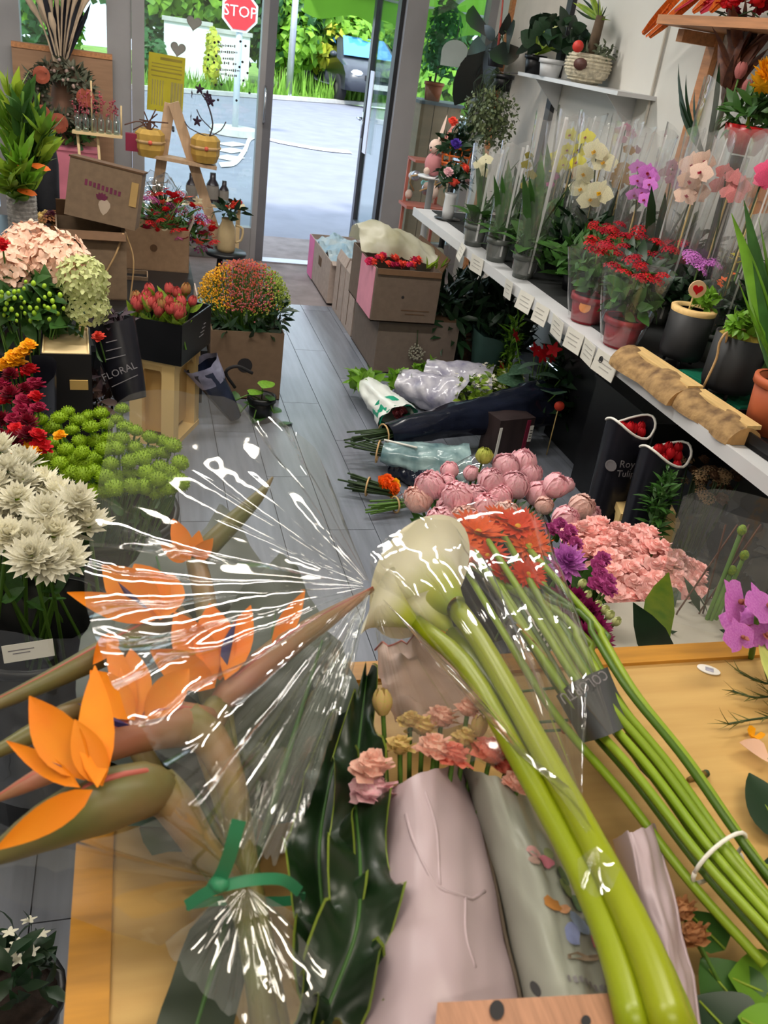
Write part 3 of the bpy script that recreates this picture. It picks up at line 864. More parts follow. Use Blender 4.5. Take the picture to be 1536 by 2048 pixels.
def wreath():
    c = PY(122, 192, 6.35); R = 48 * mpp(c)
    t = thing('dried_wreath', 'dark green dried wreath with wooden slices and red accents', 'wreath', c)
    ring = MB().tube([(R * math.cos(a), 0, R * math.sin(a)) for a in [2 * PI * i / 24 for i in range(25)]], .035, 8)
    ring.build('ring', M_bark, t)
    mb = MB()
    for i in range(900):
        a = rnd(0, 2 * PI); b = rnd(0, 2 * PI); rr = rnd(.01, .045)
        p = V(((R + rr * math.cos(b)) * math.cos(a), rr * math.sin(b), (R + rr * math.cos(b)) * math.sin(a)))
        d = V((-math.sin(a), 0, math.cos(a))) * .6 + V((math.cos(a) * math.cos(b), math.sin(b), math.sin(a) * math.cos(b)))
        mb.leaf(rnd(.05, .09), .011, -.6, .2, 'lance', aim(p, d, 1, rnd(0, 6)) @ Matrix.Rotation(PI / 2 - .4, 4, 'X'), 3)
    mb.build('foliage', mat('dried_foliage', (74, 88, 66), .8, .3, 12, col2=(116, 112, 96)), t, kind='stuff')
    for a, s in ((.1, .055), (2.3, .05), (3.9, .05), (4.6, .06)):
        o = MB().lathe([(s, 0), (s * 1.02, .012), (s * .55, .016), (.001, .013)], 16).build('wood_slice', mat('red_wood', (150, 74, 52), .7, .25, 20), t, False, loc=(R * math.cos(a), -.08, R * math.sin(a)), rot=(PI / 2, 0, 0))
    mb = MB()
    for i in range(40):
        a = rnd(0, 2 * PI); mb.ball(((R + rnd(-.06, .06)) * math.cos(a), -rnd(.03, .08), (R + rnd(-.06, .06)) * math.sin(a)), rnd(.008, .014), 4, 6)
    mb.build('berries', mat('pale_berry', (176, 150, 140), .5, .2), t, kind='stuff')
wreath()

def reeds():
    b = PY(122, 150, 6.5); b.z = TZ
    t = thing('dried_reed_vase', 'brown vase with a tall fan of dried reeds and dark blades', 'vase', b)
    zz = PY(122, 128, 6.5).z - TZ
    MB().lathe([(.09, 0), (.12, .1), (.1, zz * .5), (.05, zz - .04), (.06, zz)], 18).build('vase', mat('brown_vase', (150, 112, 92), .6, .15), t)
    Mr = mat('dry_reed', (186, 164, 140), .7, .2, 14)
    tips = [(45, -20), (62, -40), (88, -60), (110, -60), (128, -80), (150, -70), (168, -60), (190, -40), (205, -60), (78, 10), (100, 25), (160, 10)]
    for px, py in tips:
        p = PY(px, py, 6.5 + rnd(-.12, .12)) - b
        MB().tube(bez([(rnd(-.02, .02), 0, zz - .1), (p.x * .45, p.y * .5, zz + (p.z - zz) * .5), (p.x, p.y, p.z)], 8), [.006] * 5 + [.012, .022, .02, .012][:4], 6).build('reed', Mr, t)
    Md = mat('dark_blade', (34, 34, 44), .55, .2, 8)
    for i in range(16):
        px = 80 + i * 6.6; p = PY(px, rnd(-50, 10), 6.55) - b
        d = V((p.x, p.y, p.z - zz))
        mb = MB().leaf(d.length, .035, rnd(-.15, .15), .2, 'strap', aim((0, 0, zz - .03), d, 1, rnd(0, 6)) @ Matrix.Rotation(PI / 2, 4, 'X'), 5); mb.build('blade', Md, t)
reeds()

# ---- pink box and little bottle rack by the window
b = PZ(178, 360, TZ)
t = thing('pink_planter_box', 'pink box planter with green leaves beside the window', 'planter', (b.x, 6.35, TZ))
s_ = mpp(V((b.x, 6.35, .6)))
h = PY(178, 302, 6.35).z - TZ
MB().box((0, 0, h / 2), (.26, .16, h)).build('box', mat('pink_card', (222, 130, 150), .6, .08), t, False)
MB().box((0, 0, h + .008), (.28, .18, .016)).build('rim', mat('pink_card', (0, 0, 0)), t, False)
foliage(MB(), (0, 0, h + .08), (.12, .08, .07), 60, .09, .4).build('leaves', M_leaf, t, kind='stuff')

def bottle_rack():
    c = PY(195, 268, 6.1)
    t = thing('bottle_rack', 'small wooden stand of clear mini vases with red sprigs', 'rack', (c.x, 6.1, TZ))
    z = c.z - TZ; Mw = mat('pale_stand_wood', (214, 186, 140), .6, .12, 8)
    MB().box((0, 0, z), (.3, .09, .014)).build('tray', Mw, t, False)
    for sx in (-.12, .0): MB().tube([(sx + .03, 0, 0), (sx, 0, z)], .009, 6).build('leg', Mw, t)
    for sx in (-.03, .145): MB().tube([(sx, 0, z), (sx, 0, z + .3 if sx < 0 else z + .18)], .006, 6).build('upright', Mw, t)
    Gb = film('bottle_glass', (225, 240, 235), .04, .06, 1.2, .0)
    for i in range(6):
        x = -.115 + i * .046
        o = MB().lathe([(.018, 0), (.019, .075), (.009, .09), (.009, .11), (.012, .112)], 10).build('mini_vase', Gb, t, loc=(x, 0, z + .008))
        mb = MB()
        for k in range(3):
            e = V((rnd(-.03, .03), rnd(-.02, .02), rnd(.15, .24)))
            mb.tube([(0, 0, .02), e * .6, e], .0015, 4)
            for q in range(5): mb.ball(e * rnd(.6, 1) + V((rnd(-.012, .012), 0, rnd(-.01, .01))), .006, 4, 5)
        mb.build('sprig', mat('red_sprig', (170, 70, 84), .6, .3), o, kind='stuff')
bottle_rack()

# ---- black vases standing behind the boxes
for px, py, w_, zt_py, lab in ((105, 425, 46, 265, 'tall black cloth-wrapped vase left of the tilted cardboard bag'), (72, 425, 40, 330, 'shorter black vase behind the grey woven pot')):
    b = PZ(px, py + 20, TZ); b.y = min(b.y, 5.9)
    zt = PY(px, zt_py, b.y).z - TZ; r = w_ * mpp(b) / 2
    t = thing('black_vase', lab, 'vase', b)
    MB().lathe([(r * .8, 0), (r, zt * .3), (r * 1.05, zt * .7), (r * .8, zt * .93), (r * .5, zt), (r * .42, zt), (r * .6, zt * .9)], 20).build('body', mat('black_fabric', (26, 27, 33), .6, .25, 20), t)
    MB().lathe([(r * .5, zt * .985), (r * .56, zt), (r * .5, zt * 1.012)], 20, None, False).build('lip', M_black, t)
# orange ribbons and grey woven pot with the yellow-green foliage
def yg_bunch():
    b = PY(48, 470, 3.85); b.z = 0
    t = thing('woven_pot_plant', 'grey woven pot with tall yellow-green foliage at the shop edge', 'potted plant', b)
    zt = PY(48, 392, 3.85).z; zb = PY(48, 480, 3.85).z
    r = 27 * mpp(V((b.x, b.y, .7)))
    Mg = mat('grey_weave', (146, 142, 138), .85, .35, 60, bump=.8)
    MB().lathe([(r * .95, 0), (r, zb), (r * 1.02, zt), (r * .94, zt), (r * .9, zt - .06)], 20).build('pot', Mg, t)
    mb = MB()
    for k in range(12): mb.lathe([(r * 1.0, zb - .02 + k * .016), (r * 1.05, zb - .012 + k * .016), (r * 1.0, zb - .004 + k * .016)], 20, None, False)
    mb.build('weave_band', Mg, t)
    tips = [(20, 150), (45, 165), (10, 200), (60, 185), (80, 215), (30, 225), (95, 235), (75, 250), (15, 270), (95, 285), (60, 265), (40, 300), (20, 330), (70, 310), (50, 350), (12, 370)]
    for i, (px, py) in enumerate(tips):
        tip = PY(px, py, 3.75 + rnd(-.15, .1)) - b
        st = V((0, 0, zt - .05)); path = bez([st, st.lerp(tip, .5) + V((0, 0, .03)), tip - V((0, 0, .03))], 6)
        sp = thing if False else None
        s_o = MB().tube(path, [.005] * len(path), 5).build('stalk', M_stem, t)
        mb = MB()
        for k in range(24):
            u = rnd(.2, 1.0); p = path[min(len(path) - 1, int(u * (len(path) - 1)))]
            d = (tip - st).normalized() * 1.2 + V((rnd(-1, 1), rnd(-1, 1), rnd(-.2, .6)))
            mb.leaf(rnd(.09, .15), .017, rnd(-.5, .2), .25, 'lance', aim(p, d, 1, rnd(0, 6)) @ Matrix.Rotation(PI / 2, 4, 'X'), 3)
        mb.build('leaves', [M_leafy, M_leaf, M_leafb][i % 3], s_o)
    for px, py in ((62, 328), (35, 378), (20, 320)):
        p = PY(px, py, 3.7) - b
        MB().leaf(.075, .02, .5, .2, 'strap', aim(p, (1, -.3, .1), 1, .4) @ Matrix.Rotation(PI / 2, 4, 'X'), 5).build('orange_bract', mat('orange_bract', (226, 110, 34), .6, .15, trans=.2), t)
yg_bunch()

# ---- dried flower basket
def dried_basket():
    b = PZ(108, 488, TZ)
    t = thing('dried_flower_basket', 'round basket of brown and cream dried flowers behind the hydrangeas', 'basket', b)
    r = 34 * mpp(b); zt = .1
    MB().lathe([(r * .7, 0), (r, zt), (r * .95, zt), (r * .68, .01)], 18).build('basket', mat('dark_basket', (60, 50, 48), .8, .3, 30, bump=.5), t)
    mts = [petal('dried_cream', (214, 186, 120)), petal('dried_brown', (150, 96, 56)), petal('dried_plum', (92, 40, 58))]
    for i in range(16):
        a = rnd(0, 6.28); q = rnd(0, .9) * r
        inst('dried_bloom', bloom(['carn', 'cluster', 'mum'][i % 3], mts[i % 3], i % 2), t, (q * math.cos(a), q * math.sin(a), zt + rnd(0, .06)), (rnd(-.4, .4), rnd(-.4, .4), a), rnd(.035, .055))
dried_basket()

# ---- cardboard boxes by the window
b = PZ(182, 598, TZ)
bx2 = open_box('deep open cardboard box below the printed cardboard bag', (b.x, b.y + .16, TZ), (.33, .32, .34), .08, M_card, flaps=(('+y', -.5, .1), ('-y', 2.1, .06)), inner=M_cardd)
# twine handles on that box
mb = MB().tube(bez([V((-.12, -.165, .33)), V((-.06, -.2, .12)), V((.02, -.2, .1)), V((.1, -.19, .22)), V((.15, -.165, .34))], 16), .005, 6); mb.build('twine_handle', mat('twine', (196, 160, 112), .8, .15, 30), bx2)
MB().tube(bez([V((.165, -.1, .33)), V((.2, -.14, .2)), V((.18, -.15, .0)), V((.165, -.17, -.12))], 12), .004, 6).build('twine_handle', MATS['twine'], bx2)
# printed bag tilted on top
pc = PY(212, 410, b.y + .12)
s_ = mpp(pc)
t = thing('printed_cardboard_bag', 'tilted cardboard carton printed with purple lettering and a tulip emblem', 'box', (b.x + .06, b.y + .16, TZ + .36))
t.rotation_euler = (-.12, .13, -.12)
W_, H_, D_ = 136 * s_, 108 * s_, .2
MB().box((0, 0, H_ / 2), (W_, D_, H_)).build('carton', M_card, t, False)
MB().box((W_ * .42, -D_ / 2 - .004, H_ * .62), (W_ * .1, .006, H_ * .42)).build('side_tab', mat('carton_tab', (196, 160, 100), .8, .1), t, False)
MB().box((0, 0, H_ + .004), (W_ + .012, D_ + .012, .008)).build('lid_edge', M_cardd, t, False)
Mpr = mat('purple_print', (112, 40, 72), .7, .2, 20, rnd=0); Mpk = mat('cream_print', (190, 170, 150), .7, .1, rnd=0)
bpy.context.view_layer.update()
mw = Matrix.LocRotScale(t.location, t.rotation_euler, None)
# printed word is not legible in the photo: a row of short strokes
for k in range(9): MB().box((-.085 + k * .02, -D_ / 2 - .0015, H_ * .64 - k * .0022), (.012, .002, .022 if k % 3 else .028)).build('print_stroke', Mpr, t, False)
mb = MB()
for q in range(5): mb.leaf(.036, .012, .1, 0, 'lance', Matrix.Translation((-.005, -D_ / 2 - .0025, H_ * .4)) @ Matrix.Rotation(PI / 2, 4, 'X') @ Matrix.Rotation(-.9 + q * .45, 4, 'Z'), 3)
mb.build('emblem', Mpr, t)
MB().leaf(.075, .03, 0, 0, 'heart', Matrix.Translation((.012, -D_ / 2 - .002, H_ * .42)) @ Matrix.Rotation(PI / 2, 4, 'X') @ Matrix.Rotation(PI, 4, 'Z'), 5).build('emblem_base', Mpk, t)

b3 = PZ(305, 541, TZ)
bx3 = open_box('shallow pale cardboard box filled with red berried flowers', (b3.x + .03, b3.y + .13, TZ), (.36, .26, .24), -.03, mat('cardboard_tan', (152, 122, 94), .8, .1, 30), flaps=(('+x', .35, .07),), inner=M_cardl)
MB().lathe([(.02, 0), (.021, .001), (.001, .0015)], 14, Matrix.Translation((-.02, -.131, .13)) @ Matrix.Rotation(PI / 2, 4, 'X')).build('print_mark', M_cardd, bx3, False)
random.seed(41)
base3 = V((b3.x + .03, b3.y + .13, TZ + .1))
tt = thing('berry_bouquet', 'loose bunch of red, pink and white berried flowers in the cardboard box', 'bouquet', base3)
for i, (px, py) in enumerate(scatter([(285, 395), (330, 375), (400, 400), (425, 440), (440, 495), (395, 500), (330, 468), (290, 460)], 70, 11, None, 3)):
    p = PY(px, py, base3.y + rnd(-.14, .08)) - base3
    mt_, k_ = [(M_pred, 'cluster'), (M_pdred, 'floret'), (M_pcoral, 'floret'), (M_pcream, 'floret'), (M_pmag, 'cluster'), (M_pred, 'carn')][i % 6]
    inst('bloom', bloom(k_, mt_), tt, p, (rnd(-.9, .1), rnd(-.5, .5), 0), rnd(.026, .042))
mb = MB(); foliage(mb, (0.02, .02, .17), (.2, .1, .1), 110, .07, .3); foliage(mb, (.2, -.02, .08), (.1, .06, .1), 60, .07, .3); mb.build('leaves', M_leaf, tt, kind='stuff')
mb = MB()
for i in range(26): mb.tube([(rnd(-.03, .03), 0, -.06), (rnd(-.12, .14), rnd(-.08, .06), .12), (rnd(-.2, .25), rnd(-.1, .08), rnd(.15, .32))], .002, 4)
mb.build('stems', M_stem, tt, kind='stuff')
b = PZ(265, 602, TZ * .5)
open_box('small low cardboard box between the twine box and the red buds', (b.x, b.y, .0), (.17, .14, .3), 0, M_card, inner=M_cardd)
# crumpled clear film behind the boxes, dark spiky plant
c = PY(315, 325, 5.75)
t = thing('film_heap', 'crumpled clear film heap under the yellow planters', 'plastic film', (c.x, 5.75, TZ))
mb = MB(); z1 = c.z - TZ
mb.grid(lambda u, v: (-.28 + .56 * u, -.18 + .36 * v, z1 * .85 * (math.sin(PI * u) ** .5) * (math.sin(PI * v) ** .5) + .09 * noise.noise(V((u * 6, v * 6, 1))) + .03 * noise.noise(V((u * 17, v * 17, 5)))), 26, 20); mb.build('film', F_clear, t)
c = PZ(322, 395, TZ + .2)
t = thing('spiky_plant', 'small dark spiky grass plant behind the berry box', 'potted plant', (c.x, 5.55, TZ))
pot(t, .05, .3, M_black)
mb = MB(); ztop = PY(322, 350, 5.55).z - TZ
for i in range(40):
    a = rnd(0, 6.28); mb.leaf(rnd(.7, 1) * (ztop - .25), .006, rnd(-.5, .3), .3, 'needle', aim((0, 0, .26), (math.cos(a) * .6, math.sin(a) * .6, 1), 1, rnd(0, 6)) @ Matrix.Rotation(PI / 2, 4, 'X'), 3)
mb.build('blades', M_leafd, t)
c = PZ(222, 356, TZ + .3)
t = thing('gift_box', 'small yellow carton behind the printed cardboard bag', 'box', (c.x, 5.5, TZ))
hz = PY(222, 332, 5.5).z - TZ
MB().box((0, 0, hz / 2), (.11, .1, hz)).build('body', mat('yellow_card', (206, 178, 96), .7, .1), t, False)
MB().box((0, 0, hz - .015), (.116, .106, .03)).build('lid', mat('cream_card', (224, 208, 150), .7, .05), t, False)

# ---- wooden A-frame easel with hanging planters
def aframe():
    foot = PZ(437, 484, TZ); foot.y = min(foot.y, 5.9)
    y = foot.y
    top = PY(347, 205, y); lf = PY(300, 430, y + .1); lf.z = TZ
    t = thing('wooden_easel', 'pale wooden A-frame stand carrying two yellow planters', 'stand', (foot.x, foot.y, TZ))
    Mw = mat('easel_wood', (176, 146, 116), .65, .15, 6, stretch=(8, 8, 1))
    def plank(a, b, w_, th, nm):
        d = (b - a); L = d.length; z = d.normalized(); x = V((0, 1, 0)).cross(z).normalized(); y_ = z.cross(x)
        M_ = Matrix((x, y_, z)).transposed().to_4x4(); M_.translation = a
        MB().box((0, 0, L / 2), (w_, th, L), M_).build(nm, Mw, t, False, world=True)
    plank(V((foot.x, y, TZ)), top, .065, .022, 'leg'); plank(V((lf.x, y + .03, TZ)), top + V((-.02, .03, -.01)), .065, .022, 'leg')
    s1 = PY(300, 300, y); s2 = PY(425, 325, y)
    plank(s1 + V((-.03, -.03, -.02)), s2 + V((.02, -.03, -.02)), .02, .14, 'shelf_rail')
    MB().tube([top + V((0, .01, -.14)), top + V((0, -.02, -.16))], .008, 6).build('peg', M_dark, t, world=True)
    for px, py, lab, tw in ((300, 288, 'yellow octagonal planter with brown twigs on the easel', 0), (410, 300, 'yellow octagonal planter with a bare branching plant on the easel', 1)):
        c = PY(px, py + 24, y - .04)
        p_ = thing('yellow_planter', lab, 'planter', c)
        r = 28 * mpp(c)
        MB().lathe([(r * .8, 0), (r, r * .5), (r * 1.02, r * 1.5), (r * .7, r * 1.8), (r * .66, r * 1.75), (.001, r * 1.6)], 8).build('planter', mat('mustard_wood', (190, 152, 72), .6, .2, 12), p_, False)
        MB().ball((0, -r * 1.0, r), r * .16, 5, 8).build('knob', mat('red_knob', (200, 90, 70), .6, .1), p_)
        MB().lathe([(r * 1.06, r * .9), (r * 1.1, r * 1.0), (r * 1.06, r * 1.1)], 8, None, False).build('rope_band', MATS['twine'], p_, False)
        if tw == 0:
            mb = MB()
            for i in range(9): mb.tube(bez([(0, 0, r * 1.6), (rnd(-.06, .06), 0, r * 2.2), (rnd(-.16, .16), rnd(-.05, .05), r * rnd(1.6, 3.2))], 6), .004, 5)
            mb.build('twigs', mat('brown_twig', (84, 56, 46), .8, .2), p_)
            MB().box((-.1, 0, r * .8), (.09, .05, .1)).build('red_tag', mat('wine_red', (130, 30, 60), .6, .1), p_, False)
        else:
            mb = MB(); tip = PY(405, 190, y - .04) - c
            mb.tube(bez([(0.02, 0, r * 1.6), (.04, 0, tip.z * .6), (tip.x + .03, 0, tip.z * .9), (tip.x, 0, tip.z)], 10), [.005] * 10, 5)
            mb.tube(bez([(.04, 0, tip.z * .5), (-.03, 0, tip.z * .65), (-.06, 0, tip.z * .78)], 6), .0035, 5)
            mb.tube(bez([(.02, 0, r * 1.7), (.09, 0, r * 2.2), (.12, 0, r * 2.8)], 5), .0035, 5); mb.tube(bez([(.0, 0, r * 1.7), (-.1, 0, r * 2.1), (-.13, 0, r * 2.5)], 5), .0035, 5)
            mb.build('branch', mat('grey_twig', (70, 64, 70), .8, .2), p_)
            for dx, dz in ((-.06, 0), (-.02, .03), (.03, .0), (-.07, -.13), (.05, -.03), (-.03, -.15)):
                inst('dark_blossom', bloom('floret', petal('dusk_petal', (58, 40, 56))), p_, (tip.x + dx, -.01, tip.z + dz), (PI / 2, 0, rnd(0, 6)), .035)
aframe()
# ---- three stoneware bottles on the sill rail, jug with pink flowers
Mg1 = mat('grey_bottle', (132, 126, 120), .35, .1); Mg2 = mat('dark_bottle', (44, 38, 46), .3, .1)
ysill = 6.45
t = thing('window_ledge', 'narrow pale ledge inside the left window', 'ledge', (.42, ysill, 0))
zl = PY(415, 404, ysill).z
MB().box((.02, 0, zl - .012), (.62, .12, .022)).build('board', mat('pale_stand_wood', (0, 0, 0)), t, False)
for sx in (-.25, .29): MB().box((sx, .04, (zl - .024) / 2), (.03, .03, zl - .024)).build('leg', mat('pale_stand_wood', (0, 0, 0)), t, False)
for px, w_, lab in ((383, 24, 'dark grey bottle with a broad label left of the easel leg'), (424, 26, 'grey bottle with a dark neck and dark foot right of the easel leg'), (447, 20, 'slim grey bottle nearest the door frame')):
    c = PY(px, 404, ysill); c.z = zl
    r = w_ * mpp(c) / 2
    t = thing('stoneware_bottle', lab, 'bottle', c)
    h = r * 4.3
    MB().lathe([(r * .95, 0), (r, h * .1), (r, h * .55), (r * .45, h * .78), (r * .4, h), (r * .3, h)], 16).build('body', Mg1, t)
    MB().lathe([(r * 1.02, h * .0), (r * 1.03, h * .14)], 16, None, False).build('foot_band', Mg2, t)
    MB().lathe([(r * .98, h * .6), (r * .48, h * .79), (r * .44, h * 1.0)], 16, None, False, True).build('neck_wrap', Mg2, t)
c = PZ(452, 502, TZ)
t = thing('round_stool', 'small round black stool under the metal jug', 'stool', (c.x, c.y, 0))
MB().lathe([(.13, TZ - .025), (.135, TZ - .012), (.13, TZ), (.001, TZ)], 20).build('seat', M_black, t)
for k in range(3): MB().tube([(.1 * math.cos(k * 2.1), .1 * math.sin(k * 2.1), 0), (.07 * math.cos(k * 2.1), .07 * math.sin(k * 2.1), TZ - .02)], .012, 8).build('leg', M_black, t)
t = thing('metal_jug', 'beige metal watering jug with small pink flowers beside the door frame', 'jug', (c.x, c.y, TZ))
zb = .02; r = 18 * mpp(c)
MB().lathe([(r * .9, 0), (r, zb), (r * .95, zb + .12), (r * .6, zb + .17), (r * .65, zb + .19), (r * .55, zb + .17)], 18).build('body', mat('beige_enamel', (196, 172, 130), .45, .1), t)
MB().tube(bez([(r * .9, 0, zb + .15), (r * 1.7, 0, zb + .13), (r * 1.6, 0, zb + .06), (r, 0, zb + .04)], 10), .008, 6).build('handle', MATS['beige_enamel'], t)
foliage(MB(), (0, 0, zb + .24), (.09, .06, .05), 50, .08, .35).build('leaves', M_leafd, t, kind='stuff')
for q in range(5): inst('bloom', bloom('carn', M_pcoral), t, (rnd(-.05, .13), rnd(-.05, 0), zb + rnd(.24, .32)), (rnd(-.6, .2), rnd(-.4, .4), 0), .028)

# ---- box of multicoloured baby's breath
def gyps():
    f0, f1 = PZ(418, 800, 0), PZ(558, 800, 0)
    yf = (f0.y + f1.y) / 2 + .0
    c = V(((f0.x + f1.x) / 2, yf + .2, 0)); w_ = f1.x - f0.x
    h = PY(490, 665, yf).z
    bx = open_box('tall cardboard box with a round hand hole holding dyed baby\'s breath', (c.x, c.y, 0), (w_, .38, h), 0, mat('cardboard_warm', (112, 90, 70), .8, .08, 30), inner=M_cardd)
    hc = PY(490, 732, yf)
    MB().lathe([(.036, 0), (.036, .002), (.001, .0021)], 20, Matrix.Translation((hc.x - c.x, -.1905, hc.z)) @ Matrix.Rotation(PI / 2, 4, 'X')).build('hand_hole', M_ink, bx, False)
    MB().box((-w_ / 2 - .06, .06, h * .72), (.006, .2, h * 1.25)).build('raised_flap', M_cardl, bx, False)
    t = thing('babys_breath_bunch', 'dome of yellow, pink and green dyed baby\'s breath in the tall box', 'flower bunch', (c.x, c.y - .03, .08))
    mst = MB(); zc = PY(490, 640, c.y).z - .08
    sets = [(petal('gyp_yellow', (222, 168, 40), var=.3), (430, 590), 34), (petal('gyp_pink', (204, 88, 108), (228, 140, 136)), (490, 570), 52), (petal('gyp_orange', (214, 112, 84)), (470, 545), 40), (petal('gyp_green', (128, 156, 52), (168, 180, 80)), (555, 610), 36)]
    cc = [PY(490, 575, c.y) - t.location, 90 * mpp(PY(490, 575, c.y))]
    tot = 2600
    mbs = [MB() for _ in sets]
    for i in range(tot):
        d = V((random.gauss(0, 1), random.gauss(0, 1), abs(random.gauss(0, 1)) * .9 - .05)).normalized()
        px = d.x
        p = cc[0] + V((d.x * cc[1] * 1.02, d.y * .2, d.z * .2 - .07)) * rnd(.82, 1.02)
        if px < -.45 + rnd(-.25, .2): k = 0
        elif px > .45 + rnd(-.2, .25): k = 3
        else: k = 2 if rnd(0, 1) < .3 + d.z * .3 else 1
        if d.z < .05 and rnd(0, 1) < .7: k = 3
        s = rnd(.0045, .0075); o = len(mbs[k].v)
        A = aim(p, d, s, rnd(0, 6))
        mbs[k].add([(1, 0, 0), (-.5, .87, 0), (-.5, -.87, 0), (0, 0, 1.1)], [(0, 1, 3), (1, 2, 3), (2, 0, 3), (0, 2, 1)], A)
        if i % 5 == 0:
            q = V((d.x * .05, d.y * .05, zc * .5)); mst.tube([q, q.lerp(p, .6), p], .0012, 3, cap=False)
    for (mt_, _, _), mb in zip(sets, mbs): mb.build('flowers', mt_, t, False, kind='stuff')
    mst.build('stems', M_stem, t, kind='stuff')
    mb = MB(); foliage(mb, (0, -.02, zc + .0), (w_ * .5, .17, .06), 170, .08, .3); foliage(mb, (.12, -.08, zc + .07), (.09, .09, .09), 90, .06, .3)
    mb.build('leaves', M_leafd, t, kind='stuff')
gyps()

# ---- black crate of red buds on the cream stand
def procona(name, label, base, size, h, rotz=0, group=None):
    """cream plastic stand: four corner posts, arched panels, rim"""
    t = thing(name, label, 'stand', base, rotz, group)
    sx, sy = size
    MB().box((0, 0, h - .012), (sx, sy, .024)).build('rim', M_cream, t, False)
    MB().box((0, 0, .012), (sx, sy, .024)).build('foot_frame', M_cream, t, False)
    for ax in (-1, 1):
        for ay in (-1, 1): MB().box((ax * (sx / 2 - .03), ay * (sy / 2 - .03), h / 2), (.055, .055, h - .03)).build('corner_post', M_cream, t, False)
    for s in (-1, 1):
        poly = [(-.5, 1), (.5, 1), (.5, .86), (.34, .86), (.24, .93), (-.24, .93), (-.34, .86), (-.5, .86)]
        for ww, rot, off in ((sx - .06, 0, sy / 2 - .014), (sy - .06, PI / 2, sx / 2 - .014)):
            p = MB().prism([(q[0] * ww, q[1] * h - .02) for q in poly], .012, Matrix.Rotation(rot, 4, 'Z') @ Matrix.Translation((0, s * off + .006, 0)) @ Matrix.Rotation(PI / 2, 4, 'X'))
            p.build('arch_panel', M_cream, t, False)
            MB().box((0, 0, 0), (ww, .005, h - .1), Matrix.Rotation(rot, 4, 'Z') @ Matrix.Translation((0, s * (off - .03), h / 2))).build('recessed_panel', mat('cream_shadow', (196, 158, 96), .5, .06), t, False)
    return t
crn = PZ(347, 900, 0)            # near corner of the stand
PR = V((crn.x, crn.y, 0))
hs = PY(347, 728, crn.y).z
rot = 1.15
u_ = V((math.cos(rot), math.sin(rot), 0)); v_ = V((-math.sin(rot), math.cos(rot), 0))
sz = (.3, .2)
ctr = PR + u_ * .15 + v_ * .1
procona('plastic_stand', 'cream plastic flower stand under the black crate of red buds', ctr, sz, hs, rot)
hb = .17
t = thing('flower_crate', 'black plastic crate of red buds standing on the cream stand', 'crate', (ctr.x, ctr.y, hs), rot)
for s in (-1, 1):
    MB().box((s * .165, 0, hb / 2), (.006, .26, hb)).build('side_panel', M_black, t, False); MB().box((0, s * .13, hb / 2), (.33, .006, hb)).build('end_panel', M_black, t, False)
MB().box((0, 0, .004), (.33, .26, .008)).build('bottom', M_black, t, False)
for k in range(4): MB().box((.05 + .012 * k, -.1345, hb * .4 + k * .014), (.05 - k * .008, .002, .003)).build('print_line', M_greyink, t, False)
random.seed(5)
bud = [bloom('tulip', M_ptulip), bloom('tulip', petal('bud_green_red', (150, 150, 70), (190, 80, 80)))]
for i, (px, py) in enumerate(scatter([(240, 610), (300, 585), (345, 580), (385, 600), (402, 640), (370, 660), (310, 655), (250, 640)], 30, 15, None, 8)):
    p = PZ(px, py, hs + hb + .04); q = p - V((ctr.x, ctr.y, p.z)); qa = max(-.135, min(.135, q.dot(u_))); qb = max(-.1, min(.1, q.dot(v_))); p = V((ctr.x, ctr.y, hs + hb + .03 + rnd(-.02, .02))) + u_ * qa + v_ * qb
    flower('protea_bud', 'red cone-shaped bud flower in the black crate on the cream stand', 'flower', 'red buds in the black crate', p, (rnd(-.25, .25), rnd(-.35, .1), 1), rnd(.04, .05), .15, bud[0 if i % 5 else 1], r=.004, leaves=2, leaf_mt=M_leafy, extra=[('sepals', bloom('sepals', M_sepal), -.05, 1.0)])

# ---- black printed sleeve, small rose, black kraft bag
def black_sleeve():
    top = PY(222, 645, 3.12); bot = PY(262, 800, 3.0)
    t = thing('printed_sleeve', 'black flower sleeve with pale printed lettering leaning on the cream stand', 'flower sleeve', bot)
    side = V((1, -.2, 0))
    mb = sleeve(MB(), bot, top, .055, .085, 20, 8, .07, 1.0, .75, side); mb.build('sleeve', mat('black_film', (28, 28, 36), .3, .2, 10, rnd=0), t, world=True)
    d = (top - bot).normalized(); M_ = frame(bot.lerp(top, .42) + V((-.01, -.072, .012)), V((.8, .1, .35)), d)
    text('print', 'FLORAL', .036, M_greyink, M_, t)
    for k in range(3):
        M2 = frame(bot.lerp(top, .6 + .1 * k) + V((-.01, -.078, .015)), V((.9, .1, .25)), d); MB().box((0, 0, 0), (.07 - .015 * k, .003, .001), M2).build('print_line', M_greyink, t, False, world=True)
    M2 = frame(bot.lerp(top, .3) + V((0, -.068, .012)), V((.8, .1, .4)), d); MB().box((0, 0, 0), (.1, .003, .001), M2).build('print_line', M_greyink, t, False, world=True)
    mb = MB(); foliage(mb, top, (.06, .05, .04), 50, .06, .3, up=1); mb.build('leaves', mat('purple_foliage', (52, 34, 44), .6, .3), t, world=True, kind='stuff')
black_sleeve()
p = PY(198, 676, 3.0)
flower('coral_rose', 'small coral rose beside the black printed sleeve', 'flower', None, p, (-.2, -.3, 1), .03, .3, bloom('carn', M_pcoral), leaves=1)
